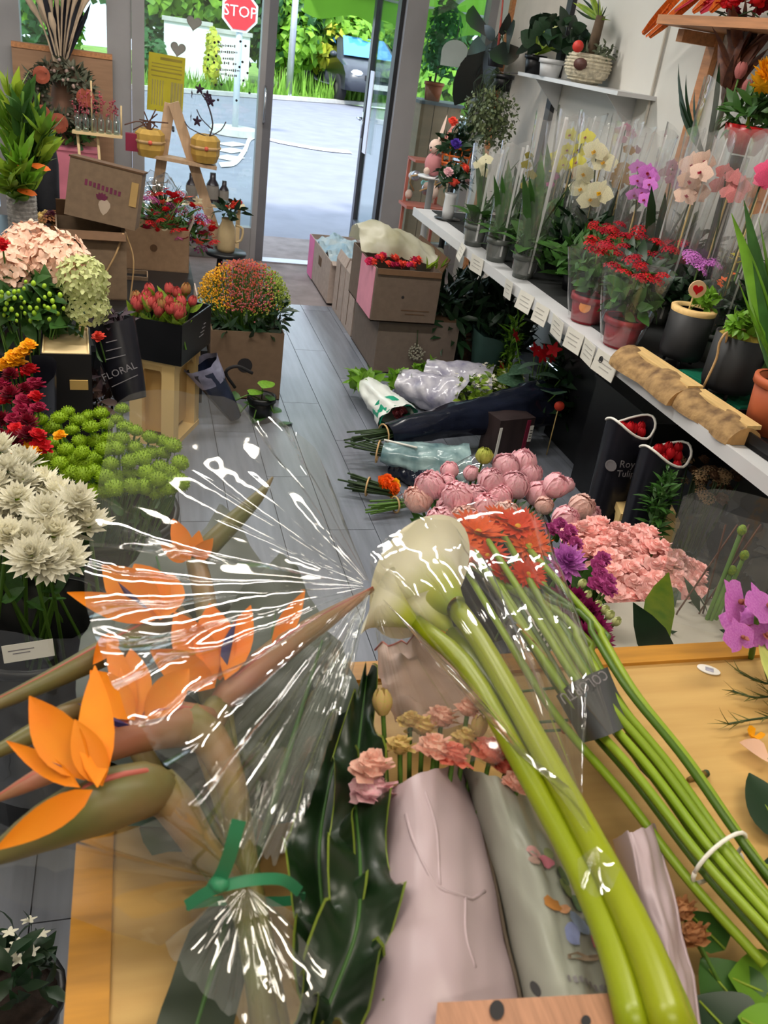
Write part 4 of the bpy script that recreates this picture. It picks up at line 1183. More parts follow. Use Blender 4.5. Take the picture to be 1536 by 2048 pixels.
# black kraft-lined bag
c = PZ(132, 680, .66)
t = thing('lined_paper_bag', 'square black paper bag with a cream inside and a small label', 'bag', (c.x, c.y, 0), .06)
Mkb = mat('black_paper', (30, 28, 30), .6, .15, rnd=0); Mkc = mat('cream_lining', (226, 200, 150), .7, .06, rnd=0)
hw, hd, zz = 45 * mpp(c), .13, .66
for s in (-1, 1):
    MB().box((s * hw, 0, zz / 2), (.004, 2 * hd, zz)).build('side_panel', Mkb, t, False); MB().box((s * (hw - .005), 0, zz / 2 + .002), (.004, 2 * hd - .01, zz)).build('lining', Mkc, t, False)
    MB().box((0, s * hd, zz / 2), (2 * hw, .004, zz)).build('end_panel', Mkb, t, False); MB().box((0, s * (hd - .005), zz / 2 + .002), (2 * hw - .01, .004, zz)).build('lining', Mkc, t, False)
MB().box((0, 0, .648), (2 * hw - .014, 2 * hd - .014, .01)).build('tray_floor', Mkc, t, False)
MB().box((.035, -hd - .004, zz - .1), (.055, .003, .032)).build('label', mat('kraft_label', (206, 170, 100), .7, .1, rnd=0), t, False)
# dark fillers (shaded foliage) below the bag: plum-leaved bunch in black bucket
b = PZ(150, 800, .3)
bucket('black bucket of plum-coloured leafy stems below the lined paper bag', (b.x + .02, b.y - .1, 0), .1, .28, ell=1)
t = thing('plum_leaf_bunch', 'bunch of dark plum and brown leafy stems below the lined paper bag', 'flower bunch', (b.x + .02, b.y - .1, .02))
mb = MB(); foliage(mb, (0, 0, .34), (.13, .11, .09), 150, .07, .35); mb.build('leaves', mat('plum_leaf', (58, 38, 50), .6, .35, 10, col2=(96, 74, 52)), t, kind='stuff')
mb = MB(); foliage(mb, (-.13, -.02, .33), (.07, .07, .07), 60, .07, .4); mb.build('green_leaves', M_leafd, t, kind='stuff')
mb = MB()
for i in range(20): mb.tube([(rnd(-.05, .05), rnd(-.05, .05), 0), (rnd(-.1, .1), rnd(-.08, .08), .34)], .003, 4)
mb.build('stems', M_stemd, t, kind='stuff')

# ---- hydrangeas and green hypericum
b = PZ(75, 640, .62)
HB = V((-.36, 2.98, 0))
bucket('tall black bucket holding the peach hydrangeas', HB, .15, .6)
for px, py, s, lab, mt_ in ((18, 535, .105, 'peach', M_ppeach), (62, 500, .095, 'peach', M_ppeach), (108, 525, .105, 'peach', M_ppeach), (70, 545, .09, 'peach', M_ppeach), (-30, 520, .1, 'peach', M_ppeach)):
    p = PY(px, py, 3.0 + rnd(-.06, .06)) - V((0, 0, s * .75))
    foot = V((HB.x + rnd(-.05, .05), HB.y + rnd(-.05, .05), .1)); d = p - foot
    flower('peach_hydrangea', 'large peach pink hydrangea head in the tall black bucket', 'flower', 'peach hydrangeas', p, d, s, d.length, bloom('hydrangea', mt_, int(px) % 3), r=.006, leaves=2, leaf_mt=M_leafd)
for px, py, s in ((162, 560, .075), (168, 612, .07)):
    p = PY(px, py, 2.85) - V((0, 0, s * .6))
    foot = V((HB.x + .08, HB.y, .12)); d = p - foot
    flower('white_hydrangea', 'greenish white hydrangea head' + (' above' if py < 600 else ' below') + ' its twin beside the cardboard box', 'flower', None, p, d, s, d.length, bloom('hydrangea', M_pgreenw, py % 2), r=.006, leaves=1, leaf_mt=M_leaf)
p = PY(5, 492, 2.85)
flower('red_rose', 'bright red rose in front of the peach hydrangeas', 'flower', None, p, (0, -.4, 1), .03, .3, bloom('carn', M_pred))
c = PY(60, 615, 2.85)
t = thing('hypericum_bunch', 'bunch of bright green berried sprigs below the peach hydrangeas', 'flower bunch', (c.x, 2.88, .3))
mb = MB(); foliage(mb, (0, 0, c.z - .3), (.16, .1, .085), 330, .075, .5, 'ovate'); mb.build('leaves', M_leaf, t, kind='stuff')
for i, (px, py) in enumerate(scatter([(0, 580), (60, 565), (130, 590), (130, 640), (60, 650), (0, 640)], 38, 9, None, 12)):
    p = PY(px, py, 2.76 + rnd(-.05, .03)) - t.location
    inst('green_berry', bloom('bud', mat('lime_berry', (150, 188, 40), .45, .15)), t, p, (rnd(-.5, .2), rnd(-.4, .4), 0), rnd(.01, .015))
mb = MB()
for i in range(22): mb.tube([(rnd(-.05, .05), rnd(-.04, .04), 0), (rnd(-.13, .13), rnd(-.08, .02), c.z - .3)], .003, 4)
mb.build('stems', M_stem, t, kind='stuff')
inst('broad_leaf', leaf_mesh(M_leaf, 'ovate', .38, -.5, .15), t, PY(143, 655, 2.8) - t.location, (.5, 0, 2.6), .11)
bucket('black bucket under the green berried sprigs', (c.x - .08, 2.86, 0), .1, .5)

# ---- golden flowers in a dark sleeve
b = PY(30, 740, 2.55)
t = thing('dark_sleeve', 'dark glossy sleeve around golden flowers at the left shop edge', 'flower sleeve', (b.x, 2.55, 0))
sleeve(MB(), V((0, 0, 0)), V((0, 0, b.z - .0)), .07, .115, 22, 8, .06, .4).build('sleeve', mat('black_film', (0, 0, 0)), t)
for i, (px, py) in enumerate(((8, 733), (26, 716), (44, 708), (58, 694), (36, 726))):
    p = PY(px, py, 2.5); flower('golden_carnation', 'golden yellow flower in the dark sleeve at the left', 'flower', 'golden flowers in the dark sleeve', p, (0, -.3, 1), .032, .45, bloom('carn', M_pgold, i % 2))
bx = PY(100, 660, 2.72)
# ---- red chrysanthemums, plum ones
RB = V((-.33, 2.22, 0))
bucket('black bucket of dark red chrysanthemums', RB, .12, .5)
random.seed(17)
for i, (px, py) in enumerate(scatter([(0, 760), (60, 735), (80, 760), (78, 860), (92, 905), (40, 905), (0, 880)], 22, 19, None, 4)):
    p = PZ(px, py, .66 + rnd(-.03, .03)); d = V((rnd(-.2, .2), rnd(-.3, .1), 1))
    flower('red_chrysanthemum', 'dark red chrysanthemum behind the white chrysanthemums', 'flower', 'dark red chrysanthemums', p, d, rnd(.026, .036), .5, bloom('carn' if i % 3 else 'mum', [M_pdred, M_pred, petal('petal_wine', (150, 20, 60))][i % 3]), leaves=2, leaf_mt=M_leafd)
for px, py in ((62, 890), (22, 918), (120, 873), (68, 905)):
    p = PZ(px, py, .66); flower('golden_carnation', 'small orange-gold flower between the red and green chrysanthemums', 'flower', 'orange-gold flowers among the chrysanthemums', p, (0, -.2, 1), .022, .45, bloom('carn', M_pgold))
# ---- green pompons
GB = V((-.1, 2.13, 0))
bucket('wide black bucket of green button chrysanthemums', GB, .17, .42)
for i, (px, py) in enumerate(scatter([(45, 890), (75, 850), (130, 828), (245, 824), (255, 850), (300, 870), (355, 900), (362, 970), (300, 990), (235, 985), (185, 1000), (155, 955), (70, 945)], 64, 21.5, None, 9)):
    p = PZ(px, py, .62 + rnd(-.025, .035)); foot = V((GB.x + rnd(-.1, .1), GB.y + rnd(-.1, .1), .05)); d = p - foot
    flower('green_chrysanthemum', 'lime green button chrysanthemum in the wide black bucket', 'flower', 'lime green button chrysanthemums', p, d, rnd(.022, .028), d.length, bloom('pompon', M_plime, i % 2), leaves=1)
# ---- white chrysanthemums
WB = V((-.2, 1.5, 0))
t = bucket('glossy black bucket with a white label below the white chrysanthemums', WB, .14, .52, top=1.15)
a = PY(57, 1302, 1.335)
Ml = frame(a, V((1, .12, .05)), V((0, .05, 1)))
MB().box((0, 0, 0), (95 * mpp(a), 42 * mpp(a), .001), Ml).build('label', M_paper, t, False, world=True)
for k in range(2): MB().box((-.012, .006 - .007 * k, .0008), (.045 - .015 * k, .002, .0006), Ml).build('label_print', M_greyink, t, False, world=True)
random.seed(23)
for i, (px, py) in enumerate(scatter([(-30, 890), (25, 888), (70, 960), (130, 965), (190, 1035), (165, 1080), (125, 1140), (90, 1140), (40, 1110), (-30, 1110)], 30, 33, None, 5)):
    p = PZ(px, py, .72 + rnd(-.03, .04)); foot = V((WB.x + rnd(-.06, .06), WB.y + rnd(-.06, .06), .08)); d = p - foot + V((rnd(-.15, .15), -.18, 0))
    flower('white_chrysanthemum', 'shaggy white chrysanthemum in the glossy black bucket', 'flower', 'shaggy white chrysanthemums', p, d, rnd(.044, .056), (p - foot).length * .8, bloom('mum', M_pwhite, i % 3), r=.004, extra=[('centre', bloom('bud', M_plime), .1, .22)] if i % 6 == 0 else None, leaves=1)

# ---- blue-black sleeve and leafy plant by the aisle
def aisle_left():
    a, b = PZ(405, 735, .3), PZ(470, 835, .03)
    t = thing('dark_blue_sleeve', 'dark blue flower sleeve lying between the stand and the aisle', 'flower sleeve', b)
    sleeve(MB(), b, a, .03, .07, 18, 8, .15, .8, .7).build('sleeve', mat('navy_film', (34, 42, 66), .25, .3, 14, rnd=0), t, world=True)
    sleeve(MB(), b.lerp(a, .72), a + V((-.01, 0, .02)), .062, .08, 18, 3, .12, .8, .7).build('silver_cuff', mat('silver_film', (150, 150, 176), .25, .35, 20, rnd=0), t, world=True)
    c = PZ(522, 845, 0)
    t = thing('leafy_plant', 'broad-leaved green plant in a dark pot in front of the tall box', 'potted plant', (c.x, c.y + .03, 0))
    pot(t, .05, .12, M_black)
    for i, (px, py, s) in enumerate(((525, 765, .11), (500, 778, .1), (480, 815, .1), (520, 805, .09), (548, 815, .1), (560, 840, .08), (505, 835, .09), (540, 790, .07), (470, 790, .07))):
        p = PY(px, py + 12, c.y + rnd(-.06, .03)) - t.location
        inst('leaf', leaf_mesh(M_leafb if i < 2 else M_leaf, 'ovate', .36, -.5, .15), t, p, (rnd(.1, .7), rnd(-.3, .3), rnd(-1.2, 1.2)), s)
        if i % 2 == 0: MB().tube(bez([(0, 0, .1), p * .5 + V((0, 0, .08)), p], 5), .003, 5).build('stalk', M_stem, t)
    t = thing('coiled_strap', 'black strap coil hanging at the hand hole of the tall box', 'strap', PY(470, 775, c.y + .0))
    q = PY(465, 745, c.y - .02) - t.location
    MB().tube(bez([(.0, 0, 0), q + V((-.03, 0, 0)), q + V((.02, 0, .03)), q + V((.09, 0, .0))], 12), .008, 6).build('strap', mat('black_webbing', (24, 22, 24), .8, .2), t)
aisle_left()
# ================================================================== RIGHT SIDE OF THE SHOP
SZ = 0.8
# ---- white metal display shelf
t = thing('display_shelf', 'long white metal display shelf along the right wall', 'shelf', (2.0, 3.1, 0))
MB().box((0, 0, SZ - .012), (.88, 3.78, .02)).build('deck', M_white, t, False)
MB().box((-.436, 0, SZ - .02), (.012, 3.78, .045)).build('front_lip', M_white, t, False)
MB().box((.434, 0, SZ + .02), (.012, 3.78, .06)).build('back_lip', M_white, t, False)
MB().box((.04, 0, SZ), (.76, 3.7, .006)).build('shade_sheet', mat('deck_shade', (30, 32, 32), .9, .2), t, False)  # dark sheet added for the shadow and dark plants over the deck
for yy in (-1.6, -.3, 1.0, 1.8):
    MB().box((.3, yy, SZ - .06), (.5, .03, .07)).build('bracket', M_black, t, False)
    MB().box((.4, yy, (SZ - .03) / 2), (.04, .04, SZ - .03)).build('upright', M_black, t, False)
Mcard = mat('price_card', (204, 200, 190), .7, .05, rnd=.05)
for i, (px, py, w_) in enumerate(((922, 503, .1), (955, 520, .12), (1020, 562, .1), (1052, 590, .12), (1085, 610, .1), (1118, 640, .14), (1150, 670, .12), (1180, 690, .11), (1215, 712, .14))):
    c = PX(px, py, 1.545)
    t = thing('price_card', 'pale printed price card hung on the white shelf edge', 'card', (1.548, c.y, SZ - .03), 0, 'price cards on the shelf edge')
    t.rotation_euler = (rnd(-.08, .08), rnd(-.1, .25), rnd(-.15, .15))
    MB().box((-.004, 0, 0), (.002, w_, .075)).build('card', Mcard, t, False)
    for k in range(3): MB().box((-.0055, rnd(-.01, .01), .018 - .016 * k), (.001, w_ * rnd(.4, .7), .003)).build('print_line', mat('faint_print', (160, 156, 150), .7, .05, rnd=0), t, False)
    if i == 8: MB().lathe([(.012, 0), (.012, .001), (.009, .0012), (.009, 0)], 14, Matrix.Translation((-.0055, .03, .01)) @ Matrix.Rotation(-PI / 2, 4, 'Y')).build('print_ring', M_ink, t, False)

# ---- orchids in clear sleeves
def orchid(label, px, py, x, mt, flowers, topy, wpx, lipmt=None, fs=.038, stake=True, nleaf=4, base=None, kind='orchid', leafmt=None, tallleaf=0, film_=True, group='sleeved orchids on the shelf'):
    f = PX(px, py, x)
    b = V((x, f.y, SZ)) if base is None else V(base)
    t = thing('sleeved_orchid', label, 'potted orchid', b, 0)
    pot(t, .045, .1, mat('clear_grey_pot', (92, 96, 92), .4, .2), 1.2)
    for i in range(nleaf):
        a = i * 2.4 + px; mt_ = leafmt or M_leafd
        inst('leaf', leaf_mesh(mt_, 'strap', .16, -.9, .25), t, (0, 0, .1), (rnd(.7, 1.15), 0, a), rnd(.16, .24))
    for i in range(tallleaf):
        a = i * 2.1
        inst('tall_leaf', leaf_mesh(leafmt or M_leaf, 'strap', .055, -.25, .3), t, (rnd(-.02, .02), rnd(-.02, .02), .08), (rnd(1.3, 1.5), 0, a), rnd(.3, .46))
    top = PX(px, topy, x).z - SZ
    mb = MB(); foliage(mb, (0, 0, .12), (.055, .055, .08), 30 if px > 1080 else 90, .1 if px > 1080 else .06, .25, up=1.0); mb.build('low_leaves', M_leafd if px > 1080 else M_leaf, t)
    pts = []
    for (qx, qy) in flowers:
        p = PX(qx, qy, x - .04 + rnd(-.03, .03)) - b; pts.append(p)
    if pts:
        hi = max(pts, key=lambda q: q.z)
        MB().tube(bez([(0, 0, .08), (rnd(-.02, .02), 0, hi.z * .55), (hi.x * .7, hi.y * .7, hi.z * .95), tuple(hi)], 12), .0035, 5).build('flower_spike', M_stemd, t)
        for p in pts:
            o = inst('bloom', bloom(kind, mt), t, p, (PI / 2 + rnd(-.35, .15), rnd(-.3, .3), -.7 + rnd(-.4, .4)), fs * rnd(1.05, 1.4))
            if lipmt: inst('lip', bloom('lip', lipmt), o, (0, 0, .05))
    if stake: MB().tube([(.01, .01, .08), (.015, .02, top * .75)], .004, 5).build('stake', mat('bamboo', (196, 170, 110), .6, .1), t)
    if film_:
        r1 = wpx * mpp(b) / 2
        sleeve(MB(), V((0, 0, .02)), V((rnd(-.01, .01), rnd(-.01, .01), top)), .052, r1, 24, 9, .1, px * .37).build('sleeve', F_sleeve, t)
        for k in range(3):  # hazy upright strips added as painted highlights on the sleeve
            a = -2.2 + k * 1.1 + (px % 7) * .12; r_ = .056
            MB().add([(r_ * math.cos(a), r_ * math.sin(a), .03), (r_ * math.cos(a + .16), r_ * math.sin(a + .16), .03), ((r1 + .004) * math.cos(a + (.16 if px < 1080 else .07)), (r1 + .004) * math.sin(a + (.16 if px < 1080 else .07)), top * .99), ((r1 + .004) * math.cos(a), (r1 + .004) * math.sin(a), top * .99)], [(0, 1, 2, 3)]).build('sleeve_highlight', F_glint, t)
    return t
lip_y = petal('lip_yellow', (226, 176, 40)); lip_r = petal('lip_red', (150, 40, 60))
orchid('tall sleeve with small cream orchids at the window end of the shelf', 955, 440, 1.62, M_pcream, [(958, 330), (966, 345), (972, 320)], 285, 66, None, .03, False, 5, leafmt=M_leaf, tallleaf=3)
orchid('tall sleeve full of plain green leaves next to the cream orchids', 1005, 450, 1.63, M_pcream, [], 275, 60, None, .03, False, 5, leafmt=M_leaf, tallleaf=6)
orchid('tallest sleeve with long strap leaves at the front shelf edge', 1062, 470, 1.65, petal('petal_speckled', (150, 130, 60), (90, 100, 40)), [(1052, 330), (1062, 350), (1050, 372), (1058, 312)], 215, 84, None, .022, False, 4, leafmt=M_leaf, tallleaf=8)
orchid('yellow orchid in a clear sleeve behind the strap-leaved plant', 1145, 310, 2.12, M_pyel, [(1112, 318), (1135, 300), (1142, 270), (1155, 325), (1128, 330), (1160, 300), (1172, 275), (1110, 335)], 222, 92, lip_r, .042)
orchid('white moth orchid in a clear sleeve with large blooms', 1195, 350, 1.98, M_pcream, [(1208, 325), (1166, 348), (1200, 385), (1162, 378), (1190, 302), (1180, 400)], 232, 110, lip_y, .052)
orchid('violet pink orchid in a clear sleeve beside the white orchid', 1285, 360, 2.05, M_pviolet, [(1275, 335), (1295, 345), (1275, 362), (1300, 370), (1285, 385), (1268, 390), (1290, 400), (1302, 355)], 258, 84, lip_r, .034)
orchid('brown and amber orchid in a sleeve between white and violet orchids', 1245, 350, 2.2, petal('petal_amber', (150, 104, 44), (196, 150, 70)), [(1240, 345), (1252, 360), (1235, 370), (1248, 335), (1258, 300), (1225, 355)], 250, 74, None, .03)
orchid('cream orchid with wine spots in a clear sleeve', 1395, 360, 2.0, petal('petal_cream_pink', (232, 208, 186), (222, 180, 168)), [(1385, 330), (1402, 345), (1378, 362), (1390, 385), (1372, 392), (1408, 322)], 262, 88, lip_r, .044)
orchid('mauve orchid high in a sleeve against the white wall', 1250, 265, 2.3, M_pmauve, [(1238, 262), (1252, 255), (1262, 268), (1244, 280), (1272, 300)], 235, 60, None, .026)
orchid('dusky mauve orchid in a sleeve beside the cream spotted orchid', 1350, 350, 2.22, M_pmauve, [(1345, 330), (1358, 345), (1342, 360), (1355, 372), (1330, 345)], 255, 70, None, .03)
orchid('pale rose orchid in a sleeve behind the terracotta pot plant', 1462, 370, 2.08, petal('petal_rose', (196, 104, 116), (222, 150, 140)), [(1450, 345), (1468, 355), (1480, 372), (1455, 385), (1440, 372), (1470, 395)], 265, 96, None, .034)
orchid('copper orange orchid in a sleeve at the wall end of the row', 1510, 390, 2.2, petal('petal_copper', (170, 92, 40), (200, 130, 60)), [(1500, 370), (1515, 385), (1528, 395), (1505, 405), (1520, 415), (1490, 390)], 275, 80, None, .032)
orchid('hot pink orchid in a sleeve behind the tall green leaves', 1530, 345, 1.95, petal('petal_hotpink', (226, 90, 130)), [(1530, 340), (1538, 355), (1526, 362)], 270, 80, None, .036)
orchid('green-budded plant in a sleeve behind the yellow orchid', 1105, 390, 2.1, M_pmag, [(1095, 345), (1108, 352), (1100, 368)], 240, 70, None, .025, leafmt=M_leaf, tallleaf=4)
orchid('deep green sleeved plant behind the red kalanchoes', 1330, 440, 2.1, M_pmauve, [], 300, 84, None, .03, leafmt=M_leafd, tallleaf=6)

# ---- leafy green pots filling the shelf between the orchids
random.seed(19)
for i, (x, y, hh, lab) in enumerate(((1.9, 4.1, .2, 'bushy green pot plant by the white vase of roses'), (1.86, 3.85, .2, 'bushy green pot plant between the leaf sleeves'), (1.82, 3.35, .18, 'low bushy pot plant at the foot of the tallest sleeve'), (1.9, 3.6, .24, 'dark leafy pot plant behind the tallest sleeve'), (1.92, 3.0, .24, 'dark leafy pot plant behind the red kalanchoes'), (2.25, 3.3, .3, 'broad dark pot plant below the white orchid'), (2.25, 2.8, .3, 'broad dark pot plant below the violet orchid'), (2.1, 2.45, .3, 'dark pot plant behind the coral ribbon pot'), (2.3, 2.3, .3, 'dark pot plant below the pale rose orchid'), (1.98, 2.2, .22, 'green pot plant behind the terracotta pot'), (2.3, 3.9, .3, 'dark pot plant below the yellow orchid'), (2.3, 4.5, .3, 'dark pot plant at the window end of the shelf'), (1.95, 4.4, .26, 'dark leafy pot plant behind the plain leaf sleeve'))):
    t = thing('leafy_pot', lab, 'potted plant', (x, y, SZ)); pot(t, .05, .09, M_black)
    mb = MB(); foliage(mb, (0, 0, hh * .6), (.13, .13, hh * .45), 120, .13, .28, up=.7); mb.build('leaves', M_leaf if i in (0, 1, 2, 9) else M_leafd, t, kind='stuff')
    MB().tube([(0, 0, .06), (0, 0, hh * .8)], .006, 5).build('stem', M_stemd, t)
# ---- red kalanchoes in sleeves at the shelf front
Mredp = mat('red_printed_pot', (150, 30, 44), .45, .25, 30)
for i, (px, py, lab, n) in enumerate(((1135, 640, 'red kalanchoe in a printed clear sleeve beside the strap-leaved plant', 9), (1225, 690, 'red kalanchoe in a square sleeve with a red printed pot', 12), (1215, 600, 'red kalanchoe standing behind the square-sleeved one', 10), (1292, 640, 'red kalanchoe next to the black footed pots', 9), (1180, 575, 'red kalanchoe at the back of the red group', 8))):
    b = PZ(px, py, SZ); b.x = max(b.x, 1.66)
    t = thing('red_kalanchoe', lab, 'potted plant', b)
    pot(t, .055, .1, Mredp if i in (1, 0) else M_black)
    mb = MB(); foliage(mb, (0, 0, .18), (.085, .085, .07), 130, .06, .6, 'ovate'); mb.build('leaves', M_leaf, t, kind='stuff')
    for k in range(n):
        a = k * 2.4; q = .03 * math.sqrt(k)
        p = V((q * math.cos(a), q * math.sin(a), .275 + rnd(-.04, .03)))
        o = inst('flower_head', bloom('cluster', [M_pred, petal('petal_crimson', (166, 16, 40))][k % 2], k % 2), t, p, (rnd(-.3, .3), rnd(-.3, .3), a), rnd(.026, .036))
    mb = MB()
    for k in range(8): mb.tube([(0, 0, .1), (rnd(-.05, .05), rnd(-.05, .05), .26)], .002, 4)
    mb.build('stems', M_stem, t)
    if i in (0, 1, 3): sleeve(MB(), V((0, 0, .01)), V((0, 0, .27)), .065, .125, 20, 5, .06, i * 1.3, 1).build('sleeve', F_sleeve, t)
    if i == 0: MB().lathe([(.022, 0), (.022, .002), (.001, .003)], 14, Matrix.Translation((-.045, -.055, .07)) @ Matrix.Rotation(-.6, 4, 'Z') @ Matrix.Rotation(PI / 2 - .2, 4, 'X')).build('orange_sticker', mat('sticker_orange', (222, 140, 70), .5, .2, 30), t, False)

# ---- log slabs
def slab(label, a, b, r):
    a, b = V(a), V(b); d = (b - a); L = d.length
    t = thing('log_slab', label, 'log', (a.x, a.y, SZ), math.atan2(d.y, d.x))
    n = 9
    def fn(u, v):
        th = PI * (1 - v); rr = r * (1 + .1 * math.sin(u * 9 + 3 * v) + .06 * noise.noise(V((u * 6, v * 5, L * 9))))
        return (u * L, rr * math.cos(th) * 1.1, max(0, rr * math.sin(th)))
    MB().grid(fn, 12, n).build('bark', mat('light_bark', (104, 78, 52), .85, .35, 26, bump=.8, col2=(186, 150, 100)), t)
    for e in (0, 1):
        vs = [fn(e, j / n) for j in range(n + 1)]; MB().add(vs, [tuple(range(n + 1)) if e else tuple(range(n, -1, -1))]).build('cut_end', mat('cut_wood', (190, 146, 92), .7, .2, 30), t, False)
    MB().box((L / 2, .015, r * .93), (L * .98, r * .9, .012)).build('sawn_face', mat('sawn_wood', (226, 190, 128), .6, .12, 6, stretch=(2, 14, 4)), t, False)
slab('thick pale log slab at the shelf edge under the first black pot', PZ(1252, 728, SZ), PZ(1372, 812, SZ), .062)
slab('split log slab at the shelf edge beside the terracotta pot', PZ(1376, 812, SZ), PZ(1488, 890, SZ), .055)
# green pads
for px, py, lab in ((1380, 755, 'green glazed tile under the two black pots'), (1455, 805, 'green glazed tile in front of the terracotta pot')):
    c = PZ(px, py, SZ); t = thing('green_tile', lab, 'tile', (c.x + .05, c.y, SZ), .2)
    MB().box((0, 0, .006), (.13, .11, .012)).build('tile', mat('green_glaze', (30, 110, 84), .25, .1), t, False); MB().box((0, 0, .013), (.11, .09, .004)).build('glaze_face', mat('green_glaze', (0, 0, 0)), t, False)

# ---- black footed pots
def footed(label, px, py, wpx, hpx, kind):
    b = PZ(px, py, SZ + .02); s = mpp(b); r = wpx * s / 2; h = hpx * s * 1.05
    t = thing('footed_pot', label, 'potted plant', (b.x + .02, b.y, SZ + .012))
    for k in range(3): MB().tube([(r * .7 * math.cos(k * 2.1), r * .7 * math.sin(k * 2.1), 0), (r * .7 * math.cos(k * 2.1), r * .7 * math.sin(k * 2.1), .03)], .006, 6).build('foot', M_black, t)
    MB().lathe([(r * .92, .028), (r, .05), (r, h + .02), (r * .94, h + .02), (r * .9, h * .85), (.001, h * .86)], 24).build('pot', mat('matt_black', (30, 31, 34), .55, .15, 12), t)
    if kind == 0:
        MB().lathe([(r * 1.0, h + .015), (r * 1.03, h + .03), (r * .8, h + .034), (r * .75, h + .02)], 24, None, False).build('wood_ring', mat('sawn_wood', (0, 0, 0)), t)
        mb = MB(); foliage(mb, (r * .45, -.01, h + .055), (r * .55, r * .5, .03), 90, .032, .6, 'ovate'); mb.build('succulent', M_leafb, t, kind='stuff')
        MB().tube([(-r * .55, -r * .4, h), (-r * .55, -r * .4, h + .08)], .003, 5).build('pick_stick', MATS['bamboo'], t)
        A = Matrix.Translation((-r * .5, -r * .45, h + .1)) @ Matrix.Rotation(-.3, 4, 'Z') @ Matrix.Rotation(PI / 2, 4, 'X')
        pk = MB().lathe([(.028, 0), (.028, .006), (.001, .0062)], 20, A).build('heart_pick', mat('pale_disc', (226, 190, 150), .6, .1), t, False)
        MB().prism([(.018 * (16 * math.sin(a) ** 3) / 17, .018 * (13 * math.cos(a) - 5 * math.cos(2 * a) - 2 * math.cos(3 * a) - math.cos(4 * a)) / 17) for a in [2 * PI * i / 24 for i in range(24)]], .003, A @ Matrix.Translation((0, 0, .006))).build('red_heart', M_pred, pk, False)
    else:
        mb = MB(); foliage(mb, (-r * .1, -r * .1, h + .05), (r * .75, r * .6, .035), 110, .034, .6, 'ovate'); mb.build('succulent', M_leafb, t, kind='stuff')
        MB().lathe([(.001, h + .035), (r * .5, h + .03), (r * .9, h + .012)], 16, None, False).build('moss', mat('moss_yellow', (150, 130, 50), .9, .3, 30), t)
        for k in range(9):
            a = -1.2 + k * .3
            MB().leaf(.05, .009, .9, .4, 'strap', Matrix.Translation((r * .1, -.01, h + .085)) @ RotZX(a, .5), 4).build('ribbon_loop', petal('coral_ribbon', (240, 106, 70)), t)
        MB().tube(bez([(-r * .9, -r * .3, h), (-r * 1.1, -r * .4, h + .035), (-r * 1.25, -r * .4, h - .0), (-r * 1.15, -r * .4, h - .05), (-r * 1.3, -r * .4, h - .14)], 14), .004, 5).build('twine', MATS['twine'], t)
        MB().tube(bez([(r * .3, 0, h), (r * .8, 0, h + .13), (r * 1.2, 0, h + .08), (r * 1.1, 0, h)], 10), .002, 4).build('wire_loop', M_greyink, t)
footed('black footed pot with a heart pick, wood ring and succulent', 1345, 722, 86, 92, 0)
footed('black footed pot with coral ribbon, twine and succulent', 1436, 786, 104, 108, 1)

# ---- terracotta pot with tall leaves on the black tray
b = PZ(1524, 850, SZ + .03)
tr = thing('black_tray', 'black plastic plant tray under the terracotta pot', 'tray', (b.x + .02, b.y - .06, SZ), .05)
MB().box((0, 0, .006), (.24, .3, .012)).build('base', M_black, tr, False)
for s in (-1, 1):
    MB().box((s * .117, 0, .02), (.006, .3, .04)).build('side', M_black, tr, False); MB().box((0, s * .147, .02), (.24, .006, .04)).build('end', M_black, tr, False)
t = thing('terracotta_plant', 'terracotta pot with tall fresh green strap leaves', 'potted plant', (b.x + .02, b.y, SZ + .013))
r = 52 * mpp(b); pot(t, r * .85, .155, M_terra, 1.2)
MB().box((-r * .75, -r * .8, .2), (.018, .003, .1)).build('plant_label', M_paper, t, False)
for q in range(5): MB().leaf(.018, .006, 0, 0, 'ovate', Matrix.Translation((r * .1, -r * 1.08, .07)) @ Matrix.Rotation(PI / 2, 4, 'X') @ Matrix.Rotation(q * 1.256, 4, 'Z'), 3).build('print_petal', M_paper, t, False)
for i, (px, py) in enumerate(((1470, 425), (1495, 400), (1525, 430), (1540, 380), (1480, 470), (1510, 520), (1500, 610), (1535, 480), (1470, 560), (1550, 420))):
    tip = PX(px, py, b.x + rnd(-.08, .05)) - t.location; st = V((rnd(-.03, .03), rnd(-.03, .03), .13)); d = tip - st
    inst('leaf', leaf_mesh([M_leafb, M_leaf][i % 2], 'lance', .065, .25, .35, 7), t, M=aim(st, d, d.length, rnd(0, 6)) @ Matrix.Rotation(PI / 2 - .12, 4, 'X'))
# purple kalanchoe and small flowers behind
for px, py, mt_, kd, s, n, lab in ((1400, 525, M_pviolet, 'cluster', .03, 9, 'lilac purple flowering pot plant behind the black pots'), (1462, 560, M_porange, 'floret', .02, 6, 'small orange flowering pot behind the coral ribbon pot'), (1482, 522, M_pyel, 'floret', .02, 5, 'small yellow flowering pot beside the tall green leaves'), (1345, 520, M_pdred, 'cluster', .026, 6, 'dark red pot plant between kalanchoes and lilac plant')):
    f = PX(px, py, 2.0); b = V((2.0, f.y, SZ)); t = thing('flowering_pot', lab, 'potted plant', b)
    h = f.z - SZ; pot(t, .04, .08, M_black)
    mb = MB(); foliage(mb, (0, 0, h * .55), (.06, .06, h * .3), 70, .05, .5, 'ovate'); mb.build('leaves', M_leafd, t, kind='stuff')
    for k in range(n):
        a = k * 2.4; q = .024 * math.sqrt(k)
        inst('flower_head', bloom(kd, mt_, k % 2), t, (q * math.cos(a), q * math.sin(a), h + rnd(-.02, .02)), (rnd(-.6, .1), rnd(-.3, .3), a), s)
    MB().tube([(0, 0, .06), (0, 0, h)], .004, 5).build('stem', M_stem, t)

